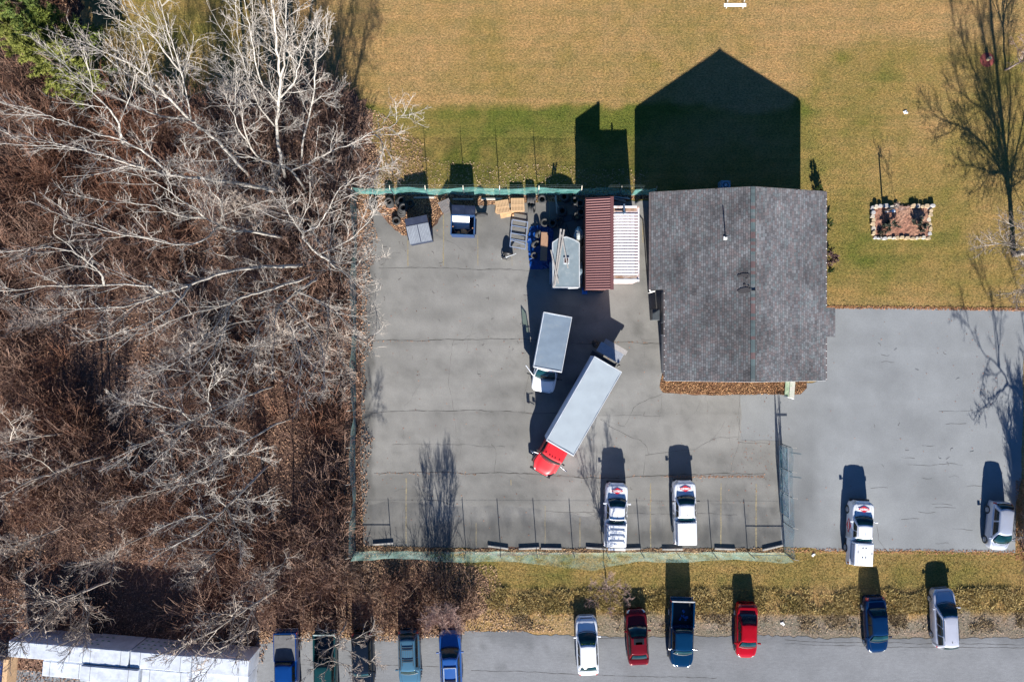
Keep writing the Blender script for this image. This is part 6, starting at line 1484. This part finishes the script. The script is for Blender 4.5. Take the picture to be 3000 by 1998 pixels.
# trees standing between the traced ones and off frame, filling the mass of crowns
for i, (bx, by, ex, ey, z, tn, lab) in enumerate([(930, 650, 700, 600, 11, 'mid', 'brownish tree between the crooked limb and the two leader tree'), (960, 900, 960, 1010, 10, 'mid', 'fine twigged tree close to the west fence at mid height'),
        (880, 930, 760, 1010, 11, 'mid', 'fine twigged tree hanging below the southward fan'), (700, 950, 520, 1030, 12, 'grey', 'grey brown tree filling the gap under the westward trunk'), 
        (980, 980, 1010, 1080, 8, 'mid', 'small tree with long twigs beside the west fence'), (700, 1560, 560, 1680, 10, 'grey', 'grey tree north of the dark gap before the bundles'),
        (860, 1600, 800, 1700, 8, 'grey', 'brown grey tree left of the southwest fence corner'), (440, 1560, 260, 1650, 11, 'grey', 'grey tree north of the wide grey tree'), (760, 330, 640, 190, 12, 'pale', 'pale thin tree over the dark lawn shadow at the top'),
        (560, 1130, 380, 1150, 11, 'dark', 'dark brown tree left of the rounded pale crown'), (230, 930, 60, 960, 10, 'dark', 'dark brown tree at the left edge below the long limb tips'), (200, 1540, 40, 1600, 10, 'grey', 'grey tree at the left edge of the southern woods')]):
    rs = random.Random(i+60); mx, my = (bx+ex)/2, (by+ey)/2
    L_ = [[(bx, by, 0), (bx+(mx-bx)*.5, by+(my-by)*.5, z*.35), (mx, my, z*.6), (ex, ey, z)]]
    for k in range(3):
        a = rs.uniform(-70, 70); b = rs.uniform(-70, 70); L_.append([(mx, my, z*.6), (mx+(ex-mx)*.5+a*.5, my+(ey-my)*.5+b*.5, z*.8), (ex+a, ey+b, z*1.05)])
    tree(lab, L_, 100+i, r=.10, tone=tn, dens=.8, l1=2.0, rt=(.022, .012, .008), l3=4)

# evergreen pines, upper left corner
def conifer(label, px, py, h, rad, seed, n=2600, cols=((.13, .15, .035), (.24, .25, .06)), cat='tree', name='pine_tree', fl=.30, z0=.12, power=.8):
    rng = np.random.RandomState(seed); x, y, _ = P(px, py); t = thing(name, label, cat, (x, y, 0))
    me = MB().tube([(0, 0, 0), (.05, .05, h*.5), (0, 0, h*.96)], [rad*.07, rad*.05, .02], 7).mesh('trunk', M_vcol, True)
    at = me.color_attributes.new('Col', 'FLOAT_COLOR', 'POINT'); cc = np.ones((len(me.vertices), 4), np.float32); cc[:, :3] = (.12, .09, .07); at.data.foreach_set('color', cc.ravel())
    o = bpy.data.objects.new('trunk', me); COL.objects.link(o); o.parent = t
    nb = max(12, int(n/55)); zb = h*(z0+(1-z0)*rng.rand(nb)**.9*.97); az = rng.rand(nb)*6.283; lb = rad*(1-((zb/h)-z0)/(1.02-z0))**power*(.65+.5*rng.rand(nb))+.1
    dr = np.stack([np.cos(az), np.sin(az), .28+.2*rng.rand(nb)], 1); st = np.stack([0*zb, 0*zb, zb], 1)
    pb = grow(st, dr, lb, 5, .10, .03, rng); s2, d2, l2 = spawn(pb, lb, 8, .2, .7, .5, rng); p2 = grow(s2, d2, l2, 2, .1, .05, rng)
    a, b, ra, rb_ = segs(pb, .03, .01); v, f = prisms(a, b, ra, rb_); a2, b2, rc, rd = segs(p2, .01, .006); v2, f2 = prisms(a2, b2, rc, rd)
    npmesh('branches', np.concatenate([v, v2]), np.concatenate([f, f2+len(v)]), M_vcol, np.full((len(v)+len(v2), 3), .09)*np.array((1.2, .95, .7)), t)
    k = n*9; ii = rng.randint(0, len(p2), k); tt = rng.rand(k, 1); K = 2; seg = (tt*K).astype(int).clip(0, K-1)[:, 0]; ff = tt-seg[:, None]/K
    pos = p2[ii, seg]+(p2[ii, seg+1]-p2[ii, seg])*rng.rand(k, 1); dd = norm(norm(p2[ii, seg+1]-p2[ii, seg])*.7+rng.randn(k, 3)*.6+np.array([0, 0, .25]))
    L_ = fl*(.5+.8*rng.rand(k, 1)); w = norm(np.cross(dd, rng.randn(k, 3)))*.018*(1+rad*.25); Vn = np.stack([pos-w, pos+w, pos+dd*L_], 1).reshape(-1, 3)
    clump = rng.rand(len(p2))[ii]; c = np.array(cols[0])*(1-clump[:, None])+np.array(cols[1])*clump[:, None]
    npm = npmesh('foliage', Vn, np.arange(len(Vn)).reshape(-1, 3), M_vcol, np.repeat(c, 3, 0), t); npm['kind'] = 'stuff'; return t
conifer('yellow green pine in the upper left corner woods, the nearer one', 292, 265, 10, 2.9, 31, 4200)
conifer('green pine beside the yellow green one, nearer the middle', 300, 180, 9.0, 2.1, 34, 2400, ((.09, .13, .03), (.19, .22, .045)))
conifer('dark green pine at the very top left corner', 170, 95, 8.5, 2.6, 32, 2600, ((.06, .10, .03), (.15, .19, .045)))
conifer('yellow green pine cut by the left edge of the photo', 120, 140, 7.0, 1.8, 33, 1700, ((.13, .15, .035), (.24, .25, .06)))
conifer('dark conical shrub at the north part of the house east wall', 2408, 665, 2.0, .75, 41, 700, ((.03, .05, .015), (.05, .08, .02)), 'shrub', 'evergreen_shrub', .12, .05, .6)
conifer('dark conical shrub at the south part of the house east wall', 2405, 805, 1.8, .7, 42, 700, ((.03, .05, .015), (.05, .08, .02)), 'shrub', 'evergreen_shrub', .12, .05, .6)
conifer('purplish brown shrub between the two dark shrubs of the house east wall', 2412, 760, 1.7, .85, 43, 700, ((.14, .085, .085), (.20, .13, .12)), 'shrub', 'purple_shrub', .12, .02, .5)
conifer('small dark shrub at the northeast corner of the house', 2388, 560, .9, .5, 44, 300, ((.03, .05, .015), (.05, .08, .02)), 'shrub', 'evergreen_shrub', .12, .05, .6)
conifer('left dark grey green shrub in the flower bed', 2603, 665, .75, .62, 45, 700, ((.05, .06, .045), (.13, .14, .11)), 'shrub', 'evergreen_shrub', .10, .0, .4)
conifer('right dark grey green shrub in the flower bed', 2688, 665, .75, .62, 46, 700, ((.05, .06, .045), (.13, .14, .11)), 'shrub', 'evergreen_shrub', .10, .0, .4)
conifer('small dark bush at the southwest corner stones of the flower bed', 2574, 690, .35, .3, 47, 120, ((.03, .04, .03), (.06, .06, .04)), 'shrub', 'evergreen_shrub', .07, .0, .4)
# russet shrub at the right edge beside the hatchback
for i, (a, b, h, lab) in enumerate([(2995, 1500, 3.4, 'russet dense shrub at the right edge level with the hatchback rear'), (2996, 1565, 3.0, 'russet dense shrub at the right edge level with the hatchback nose'), (3010, 1450, 4.2, 'taller russet shrub at the right edge north of the hatchback'), (3002, 1640, 2.2, 'low russet shrub at the right edge by the grass')]):
    rs = random.Random(i); L_ = [[(a+rs.uniform(-8, 8), b+rs.uniform(-8, 8), 0), (a+rs.uniform(-18, 14), b+rs.uniform(-16, 16), h*.4), (a+rs.uniform(-34, 20), b+rs.uniform(-28, 28), h*.8)] for k in range(9)]
    tree(lab, L_, 300+i, r=.035, tone='red', dens=2.6, l1=1.2, up=.1, rt=(.016, .010, .008), ang=.5, name='bare_shrub', tmin=.1, ground=True, l3=5)
# red mulched stump at the upper right
x, y, _ = P(2892, 176)
st_ = thing('tree_stump', 'pale cut stump in a small ring of red mulch at the upper right', 'stump', (x, y, 0))
MB().lathe([(.001, .08), (.4, .06), (.62, .01)], 20).build('mulch_ring', pm('red_mulch_ring', (.22, .05, .04), .95, var=.4, vs=8, bmp=.8, bs=30), st_, True)
MB().tube([(0, 0, 0), (0, 0, .4)], .14, 10).build('stump', pm('pale_cut_wood', (.42, .34, .2), .8), st_)

# ------------------------------------------------------------------ ground cover that nobody could count
def scatter_px(n, poly_m, rng, dens=None):
    xs = [p[0] for p in poly_m]; ys = [p[1] for p in poly_m]; out = []; tot = 0
    while tot < n:
        x = rng.uniform(max(min(xs), -50), min(max(xs), 50), n*2); y = rng.uniform(max(min(ys), -34), min(max(ys), 34), n*2)
        k = inside(x, y, poly_m)
        if dens is not None: k &= rng.rand(len(x)) < dens(x, y)
        out.append(np.stack([x[k], y[k]], 1)); tot += k.sum()
    return np.concatenate(out)[:n]
def leaves(name, xy, z, size, tilt, ca, cb, rng, kind='stuff', parent=None, flat=.0):
    n = len(xy); az = rng.rand(n)*6.283; s = size*(.6+.8*rng.rand(n)); t1 = rng.randn(n)*tilt; t2 = rng.randn(n)*tilt
    ux_ = np.stack([np.cos(az), np.sin(az), t1], 1)*s[:, None]*.5; uy_ = np.stack([-np.sin(az), np.cos(az), t2], 1)*s[:, None]*.33
    c = np.stack([xy[:, 0], xy[:, 1], z+s*.12+rng.rand(n)*flat], 1); V = np.stack([c-ux_, c+uy_, c+ux_, c-uy_], 1).reshape(-1, 3)
    r_ = rng.rand(n, 1); col = np.array(ca)*(1-r_)+np.array(cb)*r_; col = col*(.6+.8*rng.rand(n, 1))
    o = npmesh(name, V, np.arange(4*n).reshape(-1, 4), M_vcol, np.repeat(col, 4, 0), parent); tag(o, kind=kind); return o
rng = np.random.RandomState(9)
leaves('fallen_leaves', scatter_px(110000, forest_poly, rng), .02, .13, .45, (.13, .075, .05), (.30, .185, .125), rng, flat=.05)
leaves('fallen_leaves', scatter_px(5200, pp(strip_px), rng), .04, .11, .3, (.22, .12, .06), (.46, .28, .17), rng)
leaves('fallen_leaves', scatter_px(3600, pp(south_px), rng), .04, .11, .3, (.17, .10, .05), (.36, .24, .14), rng)
leaves('fallen_leaves', scatter_px(3000, pp(bed_px), rng), .04, .12, .4, (.14, .06, .03), (.34, .20, .10), rng)
band = pp([(1035, 300), (1110, 330), (1240, 420), (1240, 560), (1095, 560)]); leaves('fallen_leaves', scatter_px(2600, band, rng), .03, .10, .3, (.25, .14, .08), (.48, .32, .2), rng)
band = pp([(1060, 560), (1900, 556), (1900, 500), (1300, 470), (1100, 440)]); leaves('fallen_leaves', scatter_px(1500, band, rng), .03, .09, .3, (.28, .18, .10), (.52, .38, .26), rng)
band = pp([(1060, 1610), (1240, 1640), (1450, 1655), (1500, 1800), (1640, 1850), (1380, 1850), (1000, 1858), (1000, 1700)]); leaves('fallen_leaves', scatter_px(7000, band, rng), .03, .11, .4, (.20, .12, .07), (.42, .28, .17), rng)
band = pp([(1400, 1780), (1900, 1800), (3000, 1800), (3000, 1866), (1400, 1850)]); leaves('fallen_leaves', scatter_px(3000, band, rng), .03, .08, .3, (.22, .14, .09), (.46, .34, .25), rng)
band = pp([(1060, 600), (1080, 600), (1110, 700), (1075, 860), (1066, 1300), (1075, 1590), (1055, 1590)]); leaves('fallen_leaves', scatter_px(700, band, rng), .03, .10, .2, (.22, .12, .07), (.42, .26, .16), rng)
band = pp([(700, 1850), (1360, 1835), (1360, 1856), (1200, 1874), (1160, 1880), (1000, 1872), (770, 1885)]); leaves('fallen_leaves', scatter_px(2600, band, rng), .03, .11, .4, (.24, .14, .08), (.48, .32, .2), rng)
for (pts_, n_l) in (([(2412, 896), (3000, 902), (3000, 912), (2412, 904)], 1500), ([(2300, 1604), (2974, 1612), (2974, 1626), (2300, 1618)], 1100), ([(2975, 1400), (3000, 1400), (3000, 1640), (2975, 1640)], 900), ([(1935, 562), (1960, 562), (1960, 566), (1935, 566)], 10)):
    leaves('fallen_leaves', scatter_px(n_l, pp(pts_), rng), .025, .09, .3, (.22, .09, .04), (.42, .22, .12), rng)
cr = []
for (x0, x1, y, n) in ((1095, 1400, 1387, 60), (1600, 1950, 1395, 30), (1950, 2240, 1396, 260), (1070, 1260, 1000, 30), (1700, 1900, 1003, 40)):
    cr.append(np.stack([(rng.uniform(x0, x1, n)-1500)/S_, (999-(y+rng.randn(n)*2.2))/S_], 1))
leaves('fallen_leaves', np.concatenate(cr), .022, .08, .2, (.24, .10, .05), (.38, .22, .13), rng)
pts = np.concatenate([np.stack([(rng.uniform(1070, 2280, 420)-1500)/S_, (999-rng.uniform(620, 1600, 420))/S_], 1), np.stack([(rng.uniform(2240, 2960, 60)-1500)/S_, (999-rng.uniform(930, 1600, 60))/S_], 1),
                      np.stack([(rng.normal(2860, 70, 50).clip(2600, 2985)-1500)/S_, (999-rng.normal(1130, 120, 50))/S_], 1), np.stack([(rng.normal(2215, 40, 90)-1500)/S_, (999-rng.normal(1360, 50, 90))/S_], 1)])
leaves('fallen_leaves', pts, .022, .085, .2, (.20, .07, .05), (.34, .18, .11), rng)
# dark curled pods and twigs on the paving
n = 62; px_ = np.concatenate([rng.uniform(1080, 1560, 30), rng.uniform(2560, 2980, 22), rng.uniform(1560, 2260, 10)]); py_ = np.concatenate([rng.uniform(690, 1100, 30), rng.uniform(960, 1400, 22), rng.uniform(900, 1560, 10)])
st = np.stack([(px_-1500)/S_, (999-py_)/S_, np.full(n, .026)], 1); az = rng.rand(n)*6.283
d = np.stack([np.cos(az), np.sin(az), 0*az], 1); pt_ = np.zeros((n, 5, 3)); pt_[:, 0] = st; turn = rng.uniform(-.7, .7, n)
for k in range(4):
    a_ = az+turn*k; pt_[:, k+1] = pt_[:, k]+np.stack([np.cos(a_), np.sin(a_), 0*a_], 1)*rng.uniform(.05, .11, n)[:, None]
a, b, ra, rb_ = segs(pt_, .010, .006); v, f = prisms(a, b, ra, rb_); o = npmesh('fallen_pods', v, f, M_vcol, np.full((len(v), 3), .05)*np.array((1.3, .9, .8))); tag(o, kind='stuff')

# undergrowth thickets: real stems
def thicket(name, label, poly_m, nclump, stems, hmin, hmax, ca, cb, seed, dens=None, rad=.9, r=.016):
    rng = np.random.RandomState(seed); c = scatter_px(nclump, poly_m, rng, dens); hc = hmin+(hmax-hmin)*rng.rand(nclump)**1.6
    N = nclump*stems; ci = np.repeat(np.arange(nclump), stems); h = hc[ci]*(.55+.6*rng.rand(N)); az = rng.rand(N)*6.283
    st = np.stack([c[ci, 0]+rng.randn(N)*.22, c[ci, 1]+rng.randn(N)*.22, np.full(N, .02)], 1)
    sp = .25+.75*rng.rand(N); d = np.stack([np.cos(az)*sp, np.sin(az)*sp, 1.15+0*sp], 1)
    p1 = grow(st, d, h*1.25, 4, .15, -.04, rng); s2, d2, l2 = spawn(p1, h, 3, .3, .6, .5, rng, .3); p2 = grow(s2, d2, l2, 2, .2, -.03, rng)
    a, b, ra, rb_ = segs(p1, r, r*.6); v, f = prisms(a, b, ra, rb_); a2, b2, rc, rd = segs(p2, r*.6, r*.4); v2, f2 = prisms(a2, b2, rc, rd)
    tone = np.clip((fbm(c[:, 0], c[:, 1], 7, seed+9)-.5)[:, None]*2.6+.5+.25*rng.randn(nclump, 1), 0, 1); cc = np.array(ca)*(1-tone)+np.array(cb)*tone; c1 = np.repeat(cc[ci]*(.7+.6*rng.rand(N, 1)), 4*6, 0); c2 = np.repeat(np.repeat(cc[ci], 3, 0)*(.7+.6*rng.rand(N*3, 1)), 2*6, 0)
    o = npmesh(name, np.concatenate([v, v2]), np.concatenate([f, f2+len(v)]), M_vcol, np.concatenate([c1, c2])); tag(o, kind='stuff'); return o
inner = lambda x, y: np.clip(fbm(x, y, 6.5, 501)*4.2-1.65, .03, 1)*(1-rectm(*topx(x, y), 285, 590, 1630, 1850, 12)*.95)
wood_poly = pp([(-150, -60), (225, -60), (250, 200), (330, 290), (560, 310), (720, 300), (930, 250), (1030, 330), (1060, 420), (1045, 540), (1010, 600), (1010, 1560), (1000, 1640), (1000, 1800), (780, 1850), (600, 1860), (-150, 1850)])
thicket('undergrowth', '', wood_poly, 1350, 20, 1.0, 3.4, (.155, .075, .048), (.235, .155, .12), 71, inner, r=.017)
thicket('undergrowth', '', pp([(930, 1640), (1300, 1655), (1390, 1690), (1410, 1780), (1340, 1830), (1230, 1850), (800, 1850)]), 120, 20, .5, 1.8, (.18, .10, .07), (.28, .20, .15), 72, r=.014)
thicket('undergrowth', '', pp([(930, 190), (990, 250), (1070, 330), (1080, 480), (1000, 540), (900, 400)]), 90, 18, .5, 1.4, (.20, .12, .09), (.34, .26, .22), 73, r=.013)

# lawn blades
def blades(name, poly_m, n, w, h, seed, dens=None, cfun=lawncol, mul=1.45, z=.0, lean=.5, var=.9):
    rng = np.random.RandomState(seed); xy = scatter_px(n, poly_m, rng, dens); az = rng.rand(n)*6.283; ww = w*(.5+rng.rand(n)); hh_ = h*(.4+1.0*rng.rand(n))
    c = np.stack([xy[:, 0], xy[:, 1], np.full(n, z)], 1); u = np.stack([np.cos(az), np.sin(az), 0*az], 1)*ww[:, None]*.5
    tip = c+np.stack([rng.randn(n)*lean*hh_, rng.randn(n)*lean*hh_, hh_], 1); V = np.stack([c-u, c+u, tip], 1).reshape(-1, 3)
    col = cfun(xy[:, 0], xy[:, 1])*mul*(1-var/2+var*rng.rand(n, 1)); o = npmesh(name, V, np.arange(3*n).reshape(-1, 3), M_vcol, np.repeat(col, 3, 0)); tag(o, kind='stuff'); return o
def notpaved(x, y):
    k = inside(x, y, lot_poly) | inside(x, y, yard_poly) | inside(x, y, road_poly) | ((x > XW1+.3) & (x < XE-.3) & (y > YS) & (y < YN)) | inside(x, y, pp([(2555, 606), (2722, 606), (2722, 698), (2555, 698)]))
    return np.where(k, 0., 1.)
lawn_px = pp([(225, -40), (3060, -40), (3060, 915), (2410, 905), (2410, 560), (1100, 556), (1095, 350), (1000, 240), (700, 290), (330, 280)])
blades('lawn_grass', lawn_px, 230000, .034, .045, 81, notpaved, mul=1.22, lean=.9, var=.5)
blades('lawn_grass', pp([(1240, 1625), (3060, 1625), (3060, 1800), (1420, 1800)]), 70000, .036, .05, 82, notpaved, mul=1.22, lean=.9, var=.5)
vergep = pp([(1500, 1790), (3060, 1790), (3060, 1862), (1500, 1850)])
blades('rough_grass', vergep, 9000, .05, .14, 84, lambda x, y: np.clip(fbm(x, y, 1.3, 611, 3)*5-2.3, .02, 1)*(1-rectm(*topx(x, y), 1500, 4000, 1835, 1900, 18)*.9), lambda x, y: lerp3((.17, .13, .07), (.36, .27, .16), fbm(x, y, 1.4, 603)), 1.0, lean=.9)
tallp = pp([(1390, 1715), (1600, 1728), (3060, 1722), (3060, 1790), (2400, 1800), (1900, 1790), (1600, 1800), (1420, 1800)])
blades('rough_grass', tallp, 40000, .045, .19, 83, lambda x, y: np.clip(fbm(x, y, 1.0, 601, 3)*4-1.4, .03, 1), lambda x, y: lerp3((.24, .19, .055), (.50, .38, .18), fbm(x, y, 1.4, 603)), 1.0, lean=.8)
print('scene built', len(bpy.data.objects))
